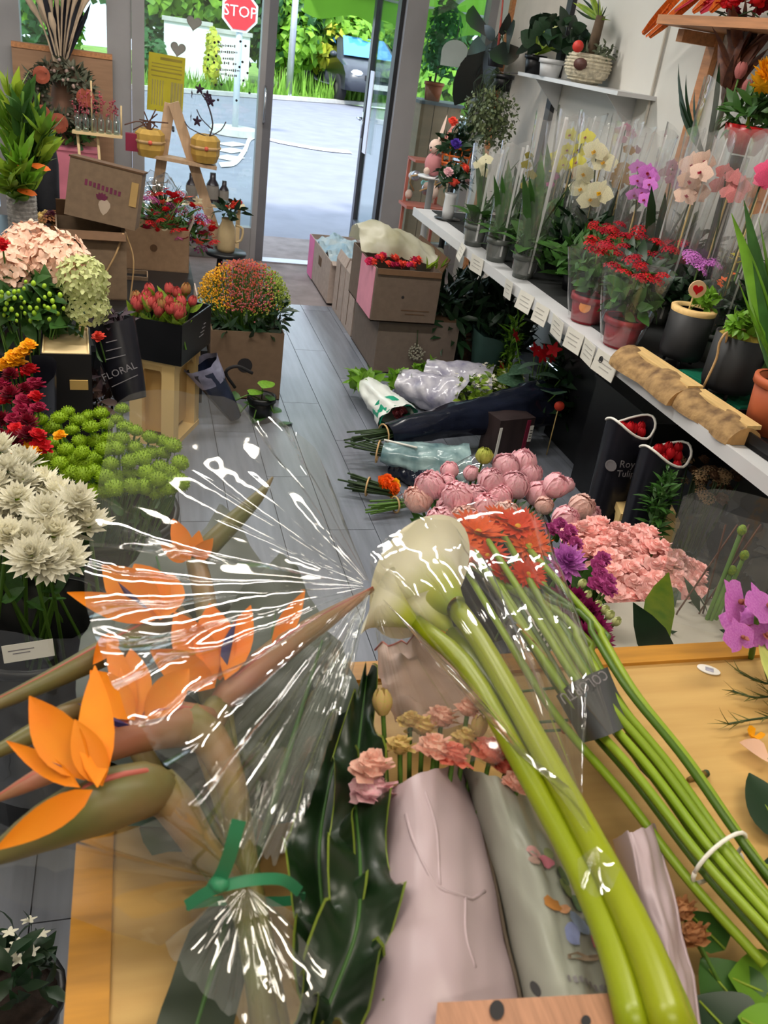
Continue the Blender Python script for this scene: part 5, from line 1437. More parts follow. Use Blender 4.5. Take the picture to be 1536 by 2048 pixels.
# ---- upper white wall shelf with plants
c0, c1 = PX(1062, 178, 2.28), PX(1236, 182, 2.28)
zs = c1.z; ya, yb_ = c1.y, c0.y + .25
t = thing('wall_shelf', 'small white bracket shelf on the right wall', 'shelf', (2.39, (ya + yb_) / 2, zs))
MB().box((0, 0, -.01), (.22, yb_ - ya, .02)).build('board', M_white, t, False)
for yy in (-.35, .35):
    MB().prism([(0, 0), (-.18, 0), (0, -.16)], .012, Matrix.Translation((.105, yy * (yb_ - ya), -.02)) @ Matrix.Rotation(PI / 2, 4, 'X')).build('bracket', M_white, t, False)
def shelfplant(name, label, px, r, h, mt, x=2.36):
    f = PX(px, 165, x); t = thing(name, label, 'potted plant', (x, f.y, zs)); pot(t, r, h, mt); return t
# rubber plant
t = shelfplant('rubber_plant', 'rubber plant with big dark oval leaves near the right window', 985, .05, .1, M_black, 2.3)
for i, (px, py, s, ex) in enumerate(((935, 60, .3, 0), (965, 70, .28, 0), (1020, 55, .28, 0), (905, 150, .26, 1), (920, 190, .26, 1), (980, 120, .22, 0), (1015, 150, .2, 1), (1040, 110, .2, 0), (912, 225, .16, 1), (960, 175, .2, 1))):
    tip = PX(px, py - (20 if not ex else 0), 2.22 + rnd(-.08, .08)) - t.location; st = V((0, 0, .12 + .015 * i)); d = tip - st
    inst('leaf', leaf_mesh(mat('rubber_leaf', (34, 42, 38), .3, .2, 5, spec=.6), 'ovate', .24, -.3, .1), t, M=aim(st + d * .25, d, d.length * .8, (1.57 if i % 2 else .3)) @ Matrix.Rotation(PI / 2, 4, 'X'))
    MB().tube([st, st + d * .26], .004, 5).build('stalk', M_stemd, t)
MB().tube([(0, 0, .08), (-.03, 0, .4)], [.01, .005], 6).build('red_shoot', mat('red_shoot', (190, 90, 80), .5, .1), t)
# dracaena + dark leafy + white wicker bird basket
t = shelfplant('striped_dracaena', 'yellow-striped dracaena behind the dark leafy plant', 1062, .05, .1, M_black, 2.33)
for i in range(14):
    tip = PX(1055 + i * 5.4, 35 + abs(i - 5) * 7 + rnd(-8, 12), 2.4) - t.location; st = V((0, 0, .1)); d = tip - st
    inst('leaf', leaf_mesh(M_leafy, 'lance', .07, -.2, .3), t, M=aim(st, d, d.length, rnd(0, 6)) @ Matrix.Rotation(PI / 2, 4, 'X'))
t = shelfplant('leafy_begonia', 'dark round-leaved plant with tiny pale flowers on the wall shelf', 1095, .055, .09, M_white, 2.32)
for i in range(46):
    d = fib(46, -.2)[i]
    inst('leaf', leaf_mesh(M_leafd, 'ovate', .45, -.6, .1), t, M=aim(V((d.x * .13, d.y * .16, .16 + d.z * .12)), V((d.x, d.y, d.z * .6 + .2)), rnd(.08, .12), rnd(0, 6)) @ Matrix.Rotation(PI / 2 - .5, 4, 'X'))
for i in range(8): inst('bloom', bloom('floret', M_pgreenw), t, (rnd(-.1, .05), rnd(-.1, .1), rnd(.2, .27)), (rnd(-.8, .2), 0, rnd(0, 6)), .018)
f = PX(1172, 150, 2.36)
t = thing('wicker_bird_planter', 'white wicker planter with an oval badge holding a trunked dracaena', 'planter', (2.36, f.y, zs))
s = mpp(f); Mw = mat('white_wicker', (206, 196, 172), .8, .3, 50, bump=.8)
R = 46 * s
MB().lathe([(R * .55, 0), (R * .95, R * .35), (R, R * .75), (R * .8, R * 1.15), (R * .74, R * 1.12), (.001, R * 1.0)], 20).build('basket', Mw, t)
mb = MB()
for k in range(8): mb.lathe([(R * (.62 + .4 * math.sin(.35 + k * .28)), R * (.1 + .13 * k)), (R * (.65 + .4 * math.sin(.35 + k * .28)), R * (.14 + .13 * k)), (R * (.62 + .4 * math.sin(.35 + k * .28)), R * (.18 + .13 * k))], 20, None, False)
mb.build('weave_band', Mw, t)
MB().lathe([(R * .3, 0), (R * .28, .012), (.001, .014)], 16, Matrix.Translation((-R * .7, -R * .68, R * .72)) @ Matrix.Rotation(-.75, 4, 'Z') @ Matrix.Rotation(PI / 2, 4, 'X'), ell=.8).build('badge', mat('badge_brown', (92, 58, 52), .5, .15), t)
MB().tube([(0, 0, R), (.01, 0, R + .2)], [.03, .024], 10).build('trunk', M_bark, t)
for i in range(12):
    tip = PX(1150 + i * 7, -20 + abs(i - 5) * 9 + rnd(-10, 10), 2.36) - t.location; st = V((.01, 0, R + .18)); d = tip - st
    inst('leaf', leaf_mesh(M_leafy if i % 3 else M_leafd, 'lance', .05, -.2, .3), t, M=aim(st, d, d.length, rnd(0, 6)) @ Matrix.Rotation(PI / 2, 4, 'X'))
mb = MB(); foliage(mb, (.05, -.02, R * 1.2), (R * .7, R * .7, .05), 120, .035, .5, 'ovate'); mb.build('creeper', mat('grey_creeper', (84, 92, 70), .7, .3), t, kind='stuff')
MB().lathe([(.03, 0), (.028, .01), (.001, .012)], 14, Matrix.Translation((-R * .9, -R * .5, R * 1.35)) @ Matrix.Rotation(-.6, 4, 'Z') @ Matrix.Rotation(PI / 2, 4, 'X')).build('red_disc', mat('red_disc', (206, 60, 50), .5, .2), t)
# trailing plant
f = PX(975, 250, 2.15)
t = thing('trailing_plant', 'dense small-leaved trailing plant hanging below the wall shelf', 'potted plant', (2.2, f.y, zs - .02))
cz = f.z - zs; pot(t, .05, .09, M_black, z0=-.1)
mb = MB(); foliage(mb, (-.05, 0, cz + .05), (.18, .2, .2), 1300, .03, .6, 'ovate', shell=.3, up=-.2); mb.build('leaves', mat('trailing_leaf', (70, 86, 56), .5, .35, 20, col2=(110, 120, 80)), t, kind='stuff')
mb = MB()
for i in range(40): mb.tube(bez([(0, 0, -.02), (rnd(-.15, .05), rnd(-.12, .12), rnd(-.1, 0)), (rnd(-.2, .08), rnd(-.15, .15), cz + rnd(-.1, .1))], 6), .0015, 3, cap=False)
mb.build('vines', M_stemd, t, kind='stuff')
for k in range(3): MB().tube([(.02 * k - .02, .05, 0), (.3, .05 - .03 * k, .02)], .002, 4).build('hanger', M_greyink, t)

# ---- wooden shelf at the top right with ribbons, bromeliad below
XF = 2.2
c0 = PX(1312, 47, XF); c1 = PX(1536, 54, XF)
zw = c0.z
t = thing('wooden_shelf', 'wooden wall shelf with orange dried ribbons on top', 'shelf', ((XF + XR) / 2, (c0.y + 2.3) / 2, zw))
L_ = c0.y - 2.3
MB().box((0, 0, .018), (XR - XF, L_, .036)).build('board', M_wood, t, False)
pu = PX(1425, 100, XR - .02)
MB().box((XR - .02 - t.location.x, pu.y - t.location.y, -.35), (.03, .07, .7)).build('upright', M_wood, t, False)
MB().box((XR - .1 - t.location.x, pu.y - t.location.y, -.03), (.2, .05, .05)).build('bracket', M_wood, t, False)
Mor = mat('orange_ribbon', (216, 104, 34), .5, .3, 20, stretch=(1, 12, 1)); Mrr = mat('red_ribbon', (176, 28, 50), .5, .2)
def rib(pa, pb, mt_, i):
    a, b = PX(*pa, XF + .03), PX(*pb, XF + .06)
    t_ = thing('dried_stalk', 'flat %s dried stalk lying on the wooden shelf' % ('orange' if mt_ is Mor else 'red'), 'dried stalk', a, 0, 'dried stalks on the wooden shelf')
    d = b - a
    MB().leaf(d.length, .022, .05, .3, 'strap', aim((0, 0, 0), d, 1, rnd(0, 3)) @ Matrix.Rotation(PI / 2, 4, 'X'), 6).build('blade', mt_, t_)
    MB().tube([(0, 0, 0), d * .5], .003, 4).build('midrib', mt_, t_)
for i, (pa, pb, mt_) in enumerate((((1285, 68), (1400, -60), Mor), ((1292, 72), (1425, -50), Mor), ((1298, 74), (1450, -60), Mor), ((1290, 64), (1385, -40), Mor), ((1350, 22), (1440, -40), Mrr), ((1385, 24), (1470, -50), Mor), ((1400, 24), (1480, -40), Mrr), ((1420, 24), (1500, -60), Mor))): rib(pa, pb, mt_, i)
c = PX(1470, 12, 2.3)
t = thing('red_dried_bunch', 'heap of red dried flowers on the wooden shelf', 'dried flowers', (2.32, c.y, zw + .037))
for k in range(14): inst('bloom', bloom('carn', [M_pred, M_pdred][k % 2], k % 2), t, (rnd(-.08, .08), rnd(-.2, .15), rnd(.02, .08)), (rnd(-.8, .3), rnd(-.5, .5), 0), rnd(.035, .05))
mb = MB()
for k in range(10): mb.tube([(rnd(-.06, .06), rnd(-.2, .15), .0), (rnd(-.06, .06), rnd(-.2, .15), .03)], .003, 4)
mb.build('stems', M_stemd, t)
# bromeliad in sleeve, strap-leaf plant, red bowl
f = PX(1440, 235, 2.33)
t = thing('brown_bromeliad', 'tall dark brown bromeliad in a clear sleeve below the wooden shelf', 'potted plant', (2.33, f.y, SZ))
h0 = f.z - SZ; ht = PX(1440, 60, 2.33).z - SZ
pot(t, .06, .12, M_black)
for k in range(26):
    u = k / 25; z = h0 + (ht - h0) * u * .75
    inst('leaf', leaf_mesh(mat('bromeliad_brown', (70, 38, 34), .5, .3, 8, col2=(120, 72, 48)), 'lance', .1, .5, .4), t, M=aim((0, 0, z), (math.cos(k * 2.4) * (.35 + .3 * u), math.sin(k * 2.4) * .4, 1), .22, rnd(0, 6)) @ Matrix.Rotation(PI / 2, 4, 'X'))
MB().tube([(0, 0, .1), (0, 0, ht * .95)], .012, 8).build('stem', M_stemd, t)
sleeve(MB(), V((0, 0, .1)), V((0, 0, h0 + .12)), .06, .1, 20, 6, .08, 2).build('sleeve', F_sleeve, t)
for i, (px, py) in enumerate(((1332, 128), (1352, 150), (1340, 192), (1448, 125), (1375, 180))):
    tip = PX(px, py, 2.25) - t.location; st = V((-.03, -.02, h0 - .15)); d = tip - st
    inst('strap_leaf', leaf_mesh(M_leafd, 'strap', .035, -.45, .2, 7), t, M=aim(st, d, d.length, 1.2) @ Matrix.Rotation(PI / 2 + .15, 4, 'X'))
f = PX(1492, 250, 2.2)
t = thing('red_bowl_planter', 'red bowl planter with yellow blooms and succulents beside the wall', 'planter', (2.22, f.y, SZ))
z0 = f.z - SZ - .1; R = 48 * mpp(f)
MB().lathe([(R * .5, 0), (R * .3, z0 * .5), (R * .4, z0 - .01)], 16).build('pedestal', M_black, t)
MB().lathe([(R * .55, z0), (R * .95, z0 + .06), (R, z0 + .1), (R * .92, z0 + .1), (R * .5, z0 + .03)], 22).build('bowl', mat('red_glaze', (170, 24, 26), .3, .15), t)
mb = MB(); foliage(mb, (0, 0, z0 + .14), (R, R, .06), 120, .08, .35); mb.build('leaves', M_leaf, t, kind='stuff')
for k, (px, py) in enumerate(((1528, 150), (1540, 165), (1520, 172))): inst('bloom', bloom('mum', M_pgold), t, PX(px, py, 2.15) - t.location, (.7, 0, k), .06)
for k, (px, py) in enumerate(((1482, 140), (1495, 175))):
    p = PX(px, py, 2.2) - t.location; inst('bud', bloom('tulip', petal('dusky_bud', (176, 104, 100))), t, p - V((0, 0, .03)), (0, 0, k), .05); MB().tube([(p.x, p.y, z0 + .1), p], .004, 5).build('bud_stem', M_stem, t)
for k in range(4): MB().tube([PX(1505, 240, 2.2) - t.location + V((0, .01 * k, -.05)), PX(1500 + 9 * k, 165, 2.2) - t.location], .006, 5).build('stalk', M_leafy, t)

# ---- far end: rabbit figure, white vase of roses, lamp pot, orange bits
f = PZ(878, 432, SZ)
t = thing('white_vase', 'small white vase of pink roses at the window end of the shelf', 'vase', (1.68, 4.72, SZ))
MB().lathe([(.03, 0), (.034, .05), (.03, .12), (.036, .14), (.03, .14), (.026, .1)], 16).build('vase', M_white, t)
MB().lathe([(.06, 0), (.075, .006), (.001, .007)], 20, None, True).build('saucer', M_black, t)
mb = MB(); foliage(mb, (0, 0, .22), (.1, .1, .07), 130, .06, .4, 'ovate'); mb.build('leaves', M_leafd, t, kind='stuff')
for k, p in enumerate(((-.06, -.06, .25), (.02, -.09, .28), (.05, -.05, .22), (-.02, -.08, .2))): inst('bloom', bloom('carn', M_pcoral if k % 2 else M_ppeony), t, p, (.7, 0, k), .035)
f = PY(868, 330, 5.35)
t = thing('rabbit_figure', 'pink and white rabbit figure with long ears by the right window', 'figurine', (f.x, 5.35, 0))
z0 = PY(862, 352, 5.35).z; k = mpp(f)
MB().lathe([(.1, 0), (.1, .02), (.02, .03), (.02, z0 - .02), (.09, z0 - .01), (.09, z0)], 16, None, True, True).build('stand', M_white, t)
Mrb = mat('rabbit_cream', (216, 190, 176), .7, .1)
MB().ball((0, 0, z0 + .07), .06, 8, 12, sq=1.2).build('body', mat('pink_dress', (206, 136, 140), .7, .12), t)
MB().ball((-.01, -.01, z0 + .17), .042, 8, 12, sq=1.05).build('head', Mrb, t)
for s in (0, 1): MB().leaf(.16, .018, .2, .5, 'lance', aim((-.0 + s * .03, 0, z0 + .2), (.12 + .3 * s, 0, 1), 1, .3) @ Matrix.Rotation(PI / 2, 4, 'X'), 6).build('ear', Mrb if s == 0 else petal('ear_pink', (232, 150, 140)), t)
for s in (-1, 1): MB().ball((s * .05, -.03, z0 + .03), .022, 5, 8).build('paw', Mrb, t)
MB().ball((-.045, -.03, z0 + .165), .006, 4, 6).build('eye', M_ink, t); MB().ball((-.05, -.045, z0 + .15), .006, 4, 6).build('nose', petal('ear_pink', (0, 0, 0)), t)
f = PY(912, 315, 5.2)
t = thing('orange_basket', 'orange wire basket with foliage and a violet bloom near the rubber plant', 'basket', (f.x, 5.2, 0))
z0 = PY(912, 345, 5.2).z
MB().tube([(0, 0, 0), (0, 0, z0)], .02, 8).build('stand_pole', M_black, t); MB().lathe([(.1, 0), (.1, .015), (.02, .02)], 14).build('stand_foot', M_black, t)
Mob = mat('orange_wire', (232, 110, 34), .5, .1)
for k in range(4): MB().lathe([(.075 + .006 * k, z0 + .045 * k), (.082 + .006 * k, z0 + .005 + .045 * k), (.075 + .006 * k, z0 + .012 + .045 * k)], 16, None, False).build('hoop', Mob, t)
for k in range(8): MB().tube([(.075 * math.cos(k * .785), .075 * math.sin(k * .785), z0), (.096 * math.cos(k * .785), .096 * math.sin(k * .785), z0 + .14)], .004, 4).build('wire', Mob, t)
mb = MB(); foliage(mb, (0, 0, z0 + .15), (.11, .1, .1), 130, .07, .4); mb.build('leaves', M_leafd, t, kind='stuff')
inst('bloom', bloom('carn', petal('petal_violet', (76, 50, 150))), t, PY(911, 290, 5.05) - t.location, (.8, 0, 0), .04)
inst('bloom', bloom('carn', M_pcoral), t, PY(905, 245, 5.1) - t.location, (.8, 0, 0), .035)
# silver / turquoise trinkets stand by the post
f = PY(850, 375, 6.2)
t = thing('trinket_stand', 'cluttered stand of silver and turquoise ornaments beside the right post', 'stand', (f.x, 6.2, 0))
z0 = PY(850, 410, 6.2).z
MB().box((0, 0, z0 - .01), (.3, .22, .02)).build('tier', mat('rose_wood', (176, 100, 84), .6, .1), t, False)
MB().box((0, 0, z0 + .3), (.26, .2, .016)).build('tier', mat('rose_wood', (0, 0, 0)), t, False)
for s in (-1, 1): MB().box((s * .12, .08, (z0 + .3) / 2), (.02, .02, z0 + .3)).build('post', mat('rose_wood', (0, 0, 0)), t, False)
for k in range(12):
    MB().ball((rnd(-.12, .1), rnd(-.08, .06), z0 + rnd(.02, .26)), rnd(.02, .04), 5, 8, sq=rnd(.7, 1.4)).build('ornament', [mat('silver', (170, 174, 184), .25, .3, 20, metal=.6), mat('turquoise', (150, 226, 220), .4, .2), M_white, Mrb][k % 4], t)
for k in range(5): MB().tube(bez([(rnd(-.1, .1), -.05, z0 + .1), (rnd(-.15, .15), -.1, z0 + .2), (rnd(-.1, .2), -.1, z0 + .26)], 5), .006, 5).build('twig', MATS['twine'], t)
# outside the right window: wooden crate, potted tree, rounded sign on the glass
f = PY(866, 265, 7.25)
t = thing('wooden_crate', 'tall brown wooden crate outside the right window', 'crate', (f.x, 7.28, 0))
zt = PY(866, 208, 7.25).z; wd_ = 84 * mpp(f)
for k in range(3): MB().box((-wd_ / 3 + k * wd_ / 3, 0, zt / 2), (wd_ / 3 - .006, .3, zt)).build('board', M_woodb, t, False)
MB().box((0, 0, zt + .012), (wd_ + .04, .34, .024)).build('lid', mat('slate_lid', (96, 98, 108), .6, .1), t, False)
t = thing('potted_tree', 'young green tree in a terracotta pot on the wooden crate', 'potted plant', (f.x - .05, 7.25, zt + .024))
pot(t, .06, .13, M_terra)
MB().tube([(0, 0, .1), (.02, 0, .5)], .008, 6).build('trunk', M_bark, t)
mb = MB(); leafcloud(mb, (.02, 0, .45), (.14, .12, .28), 420, .06); mb.build('foliage', mat('tree_leaf', (60, 130, 60), .5, .3, 10, trans=.3), t, False, kind='stuff')
f = PY(908, 105, YF - .01)
t = thing('window_sign', 'pale rounded sign hanging inside the right window', 'sign', (f.x, YF - .03, f.z))
r = 28 * mpp(f)
MB().prism([(r * math.cos(a) * 1.0, r * math.sin(a) * .8 if math.sin(a) > 0 else -r * .8) for a in [PI * i / 12 for i in range(13)]] + [(-r * .95, -r * .9), (r * .95, -r * .9)], .006, Matrix.Rotation(PI / 2, 4, 'X')).build('plate', mat('sign_grey', (188, 200, 196), .6, .06), t, False)
MB().tube([(0, 0, r * .8), (0, .0, r * 2)], .002, 4).build('string', M_greyink, t)

# ---- shade plants under the shelf
random.seed(77)
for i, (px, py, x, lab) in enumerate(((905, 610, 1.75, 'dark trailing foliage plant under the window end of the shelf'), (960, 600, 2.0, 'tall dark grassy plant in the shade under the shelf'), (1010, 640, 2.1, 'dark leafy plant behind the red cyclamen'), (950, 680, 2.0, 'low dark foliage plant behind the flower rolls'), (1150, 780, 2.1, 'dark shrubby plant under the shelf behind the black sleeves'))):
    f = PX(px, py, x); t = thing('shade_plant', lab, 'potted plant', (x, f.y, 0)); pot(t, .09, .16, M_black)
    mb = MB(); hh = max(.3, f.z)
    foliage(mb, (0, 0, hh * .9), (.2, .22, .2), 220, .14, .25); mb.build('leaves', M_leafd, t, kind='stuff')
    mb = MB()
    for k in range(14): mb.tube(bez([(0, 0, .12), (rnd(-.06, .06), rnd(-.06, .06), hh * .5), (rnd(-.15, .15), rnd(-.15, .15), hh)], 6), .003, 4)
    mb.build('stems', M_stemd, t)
f = PZ(905, 720, 0)
bucket('brown wicker pot under the shelf behind the cardboard boxes', (1.85, 4.65, 0), .12, .22, mat('dark_wicker', (90, 66, 48), .8, .4, 40, bump=.8), name='wicker_pot', cat='pot')
f = PZ(960, 720, .0)
t = thing('green_paper_sleeve', 'folded dark green paper sleeve standing under the shelf', 'flower sleeve', (1.9, 4.3, 0))
sleeve(MB(), V((0, 0, 0)), V((.02, 0, .3)), .05, .13, 16, 5, .2, 2.2).build('sleeve', mat('dark_green_paper', (48, 76, 70), .6, .15), t)
mb = MB(); foliage(mb, (0, 0, .3), (.08, .08, .06), 40, .1, .3, up=1); mb.build('leaves', M_leafd, t, kind='stuff')

# red cyclamen
f = PX(1070, 770, 1.95); b = V((1.95, f.y, 0))
t = thing('red_cyclamen', 'red flowering plant with large dark leaves under the shelf', 'potted plant', b)
pot(t, .07, max(.1, f.z - .22), M_black)
zz = f.z
for i, (px, py, s) in enumerate(((1050, 770, .16), (1090, 760, .17), (1020, 790, .15), (1110, 790, .15), (1070, 810, .16), (1060, 740, .14), (1120, 760, .12), (1085, 730, .13), (1040, 820, .14), (1015, 750, .12))):
    p = PX(px, py, 1.9 + rnd(-.06, .06)) - b
    inst('leaf', leaf_mesh(mat('cyclamen_leaf', (44, 78, 52), .4, .4, 10, col2=(96, 128, 104)), 'ovate', .42, -.6, .15), t, p, (rnd(0, .6), rnd(-.3, .3), rnd(-2, 2)), s)
    MB().tube(bez([(0, 0, zz - .2), p * .6 + V((0, 0, .0)), p], 4), .003, 4).build('leaf_stalk', M_stem, t)
for i, (px, py) in enumerate(((1090, 705), (1082, 712), (1100, 712), (1030, 672), (1003, 735), (1022, 790), (1070, 700), (1108, 700))):
    p = PX(px, py, 1.88) - b
    inst('bloom', bloom('floret', M_pred, i % 2), t, p, (PI / 2 - .6, 0, rnd(-1, 1)), .045); MB().tube([(0, 0, zz - .15), p], .0025, 4).build('flower_stalk', M_stem, t)
f = PX(1022, 690, 1.98); t = thing('green_spike_plant', 'bright green feathery spike beside the red cyclamen', 'potted plant', (1.98, f.y, 0))
pot(t, .05, .12, M_black); mb = MB(); foliage(mb, (0, 0, f.z - .02), (.05, .05, .2), 190, .06, .25, up=1.2); mb.build('needles', M_leafb, t, kind='stuff'); MB().tube([(0, 0, .1), (0, 0, f.z + .1)], .006, 5).build('stem', M_stem, t)
f = PX(1118, 811, 1.9); t = thing('red_tag', 'round red tag on a stick beside the red cyclamen', 'tag', (1.9, f.y, 0))
MB().tube([(0, 0, 0), (0, 0, f.z)], .003, 5).build('stick', MATS['bamboo'], t); MB().lathe([(.024, 0), (.024, .005), (.001, .006)], 16, Matrix.Translation((0, -.004, f.z)) @ Matrix.Rotation(-.4, 4, 'Z') @ Matrix.Rotation(PI / 2, 4, 'X')).build('disc', mat('tag_red', (214, 70, 50), .5, .2), t)

# ---- cardboard boxes on the right of the aisle
M_pinkc = mat('pink_carton', (232, 120, 176), .7, .08, rnd=0)
def ybox(label, x0, x1, y0, y1, z0, z1, mt=None, **k):
    return open_box(label, ((x0 + x1) / 2, (y0 + y1) / 2, z0), (x1 - x0, y1 - y0, z1 - z0), 0, mt or M_cardl, **k)
yn = PX(1, 1, 1).y * 0
y1_ = PZ(602, 548, 0).y + .05; y0_ = PX(672, 600, 1.26).y
zt1 = PX(603, 455, 1.24).z
b1 = ybox('long pale cardboard box with a pink end holding blue tissue in the doorway', 1.24, 1.6, 5.62, 6.42, 0.012, max(.3, zt1), flaps=(('-y', 1.9, .05),), inner=M_cardl)
MB().box((-.1815, .3, (max(.3, zt1) - .012) / 2), (.002, .19, max(.3, zt1) - .014)).build('pink_print', M_pinkc, b1, False)
MB().box((-.1815, -.05, .2), (.002, .1, .06)).build('print_mark', M_cardd, b1, False)
t = thing('blue_tissue', 'crumpled pale blue tissue paper in the pink-ended box', 'tissue paper', (1.42, 6.0, max(.3, zt1) - .08))
MB().grid(lambda u, v: (-.16 + .32 * u, -.36 + .72 * v, .06 + .07 * noise.noise(V((u * 3, v * 5, 2))) + .03 * noise.noise(V((u * 8, v * 11, 7))) + .03 * math.sin(PI * u)), 22, 34).build('tissue', mat('blue_tissue', (160, 200, 224), .7, .3, 9, trans=.3, col2=(220, 234, 240)), t, False)
MB().grid(lambda u, v: (.02 + .13 * u, -.36 + .2 * v, .08 + .05 * noise.noise(V((u * 9, v * 9, 4)))), 8, 8).build('green_tissue', mat('green_tissue', (150, 196, 160), .7, .2, trans=.3), t, False)
zt2 = PX(690, 545, 1.27).z
for k, (ya_, yb2, lab) in enumerate(((5.3, 5.58, 'upright pale cardboard carton behind the stacked boxes'), (4.98, 5.28, 'second upright cardboard carton touching the stacked boxes'))):
    b2 = ybox(lab, 1.27, 1.62, ya_, yb2, 0, max(.34, zt2 + .01 * k), flaps=(('-x', -.35, .06),), inner=M_cardl)
    MB().box((-.1765, 0, .18), (.002, .006, .3)).build('fold_line', M_cardd, b2, False)
zl = PY(800, 640, 4.38).z
zl = max(.28, min(.4, zl))
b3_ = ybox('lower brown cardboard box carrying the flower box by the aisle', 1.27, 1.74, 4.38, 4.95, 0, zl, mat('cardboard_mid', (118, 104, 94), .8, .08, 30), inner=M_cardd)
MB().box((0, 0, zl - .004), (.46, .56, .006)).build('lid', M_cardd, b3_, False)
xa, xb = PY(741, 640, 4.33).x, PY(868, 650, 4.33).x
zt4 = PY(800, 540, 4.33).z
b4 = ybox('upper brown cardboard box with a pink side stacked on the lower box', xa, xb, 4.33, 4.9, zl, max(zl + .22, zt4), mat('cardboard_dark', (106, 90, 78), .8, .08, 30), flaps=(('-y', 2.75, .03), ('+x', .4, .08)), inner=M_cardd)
hh = max(zl + .22, zt4) - zl
MB().box((-(xb - xa) / 2 - .0015, -.1, hh / 2), (.003, .32, hh * .96)).build('pink_print', mat('pink_carton_pale', (226, 150, 170), .7, .08, rnd=0), b4, False)
for k in range(2): MB().box((.06, -.2865, .07 - .02 * k), (.16 - .05 * k, .002, .004)).build('print_line', M_cardd, b4, False)
MB().lathe([(.008, 0), (.008, .002), (.001, .0022)], 10, Matrix.Translation((-.02, -.286, .14)) @ Matrix.Rotation(PI / 2, 4, 'X')).build('vent_hole', M_ink, b4, False)
ztp = zl + hh
t = thing('paper_wrapped_bunch', 'kraft and film wrapped flower bunch lying on the upper cardboard box', 'bouquet', ((xa + xb) / 2, 4.62, ztp - .03))
def wrapf(u, v):
    x = -.24 + .5 * u; th = PI * v
    r = .1 + .03 * math.sin(u * 5) + .03 * noise.noise(V((u * 4, v * 4, 3)))
    return (x, .18 - .36 * v * .9 + .05 * noise.noise(V((u * 5, v * 3, 1))), .02 + r * math.sin(th) ** .7 + .02 * noise.noise(V((u * 14, v * 9, 6))) + .06 * (1 - u))
MB().grid(wrapf, 24, 16).build('wrap', mat('olive_wrap_film', (176, 172, 140), .35, .25, 7, trans=.3, col2=(206, 204, 186)), t)
for k in range(16): inst('bloom', bloom('carn', [petal('petal_fuchsia', (206, 50, 96)), M_pcoral][k % 2], k % 2), t, (-.2 + .018 * k, -.2 + rnd(-.03, .03), .04 + rnd(-.02, .03)), (rnd(.2, .9), 0, rnd(0, 6)), rnd(.025, .035))
mb = MB()
for k in range(14): mb.leaf(rnd(.06, .12), .006, -.4, .3, 'lance', aim((.1 + rnd(0, .12), -.22, .03), (rnd(-.4, .6), -.6, .7), 1, rnd(0, 6)) @ Matrix.Rotation(PI / 2, 4, 'X'), 4)
mb.build('leaves', M_leafy, t)
p = PY(832, 705, 4.34)
t = thing('dried_cluster', 'small pale dried flower ball hanging on the lower cardboard box', 'dried flowers', p)
mb = MB()
for d in fib(70): mb.ball(d * rnd(.03, .05), .006, 3, 5)
mb.build('florets', mat('grey_floret', (150, 146, 130), .8, .3), t, kind='stuff'); MB().tube([(0, 0, .03), (0, .03, .12)], .003, 4).build('stalk', M_stemd, t)

# ---- flower rolls on the floor
def roll(name, label, pa, pb, ra, rb, mt_, za=.1, zb=.1, sq=.8, wob=.1, cat='bouquet'):
    a, b = PZ(*pa, za), PZ(*pb, zb)
    t = thing(name, label, cat, V((a.x, a.y, 0)))
    sleeve(MB(), a, b, ra, rb, 40, 26, wob, a.x * 9, sq, V((0, 0, 1)).cross((b - a).normalized()), .16).build('sleeve', mt_, t, world=True)
    return t, a, b
def stems_at(t, a, b, n, r, L, mt_=None):
    d = (a - b).normalized()
    for k in range(n):
        o = V((rnd(-r, r), rnd(-r, r), rnd(-r, r) * .7)); MB().tube([a - d * .08 + o * .6, a + d * L * rnd(.6, 1) + o * 1.3], .004, 5).build('stem', mt_ or M_stemd, t, world=True)
    s_ = d.cross(V((0, 0, 1))).normalized()
    MB().tube([a + d * .02 + (s_ * math.cos(q) + V((0, 0, 1)) * math.sin(q)) * r * 1.35 for q in [2 * PI * i / 14 for i in range(15)]], .004, 5).build('band', MATS['twine'], t, world=True)
M_navy = mat('navy_foil', (22, 26, 40), .16, .3, 8, bump=.4, rnd=0); M_teal = mat('teal_foil', (74, 104, 110), .18, .45, 12, bump=.5, rnd=0, col2=(160, 186, 186))
M_lil = mat('lilac_film', (132, 130, 152), .16, .3, 14, bump=.7, rnd=0, col2=(206, 204, 212)); M_wg = mat('white_green_film', (222, 226, 220), .3, .1, 7, bump=.3, rnd=0)
t, a, b = roll('white_flower_roll', 'white and green printed flower roll with dark red blooms lying on the floor', (728, 765), (800, 840), .05, .095, M_wg)
sleeve(MB(), a.lerp(b, .72), b + (b - a) * .01, .086, .098, 22, 3, .1, a.x * 9, .8, V((0, 0, 1)).cross((b - a).normalized())).build('green_edge', mat('green_print', (30, 150, 116), .35, .2, rnd=0), t, world=True)
for k in range(9): inst('bloom', bloom('carn', petal('petal_brownred', (84, 30, 34))), t, b + V((rnd(-.05, .05), -.01, rnd(-.05, .05))) - t.location, (rnd(.6, 1.3), 0, rnd(0, 6)), .035)
mb = MB(); foliage(mb, a, (.07, .07, .05), 60, .08, .5, 'ovate'); mb.build('leaves', M_leafb, t, world=True, kind='stuff')
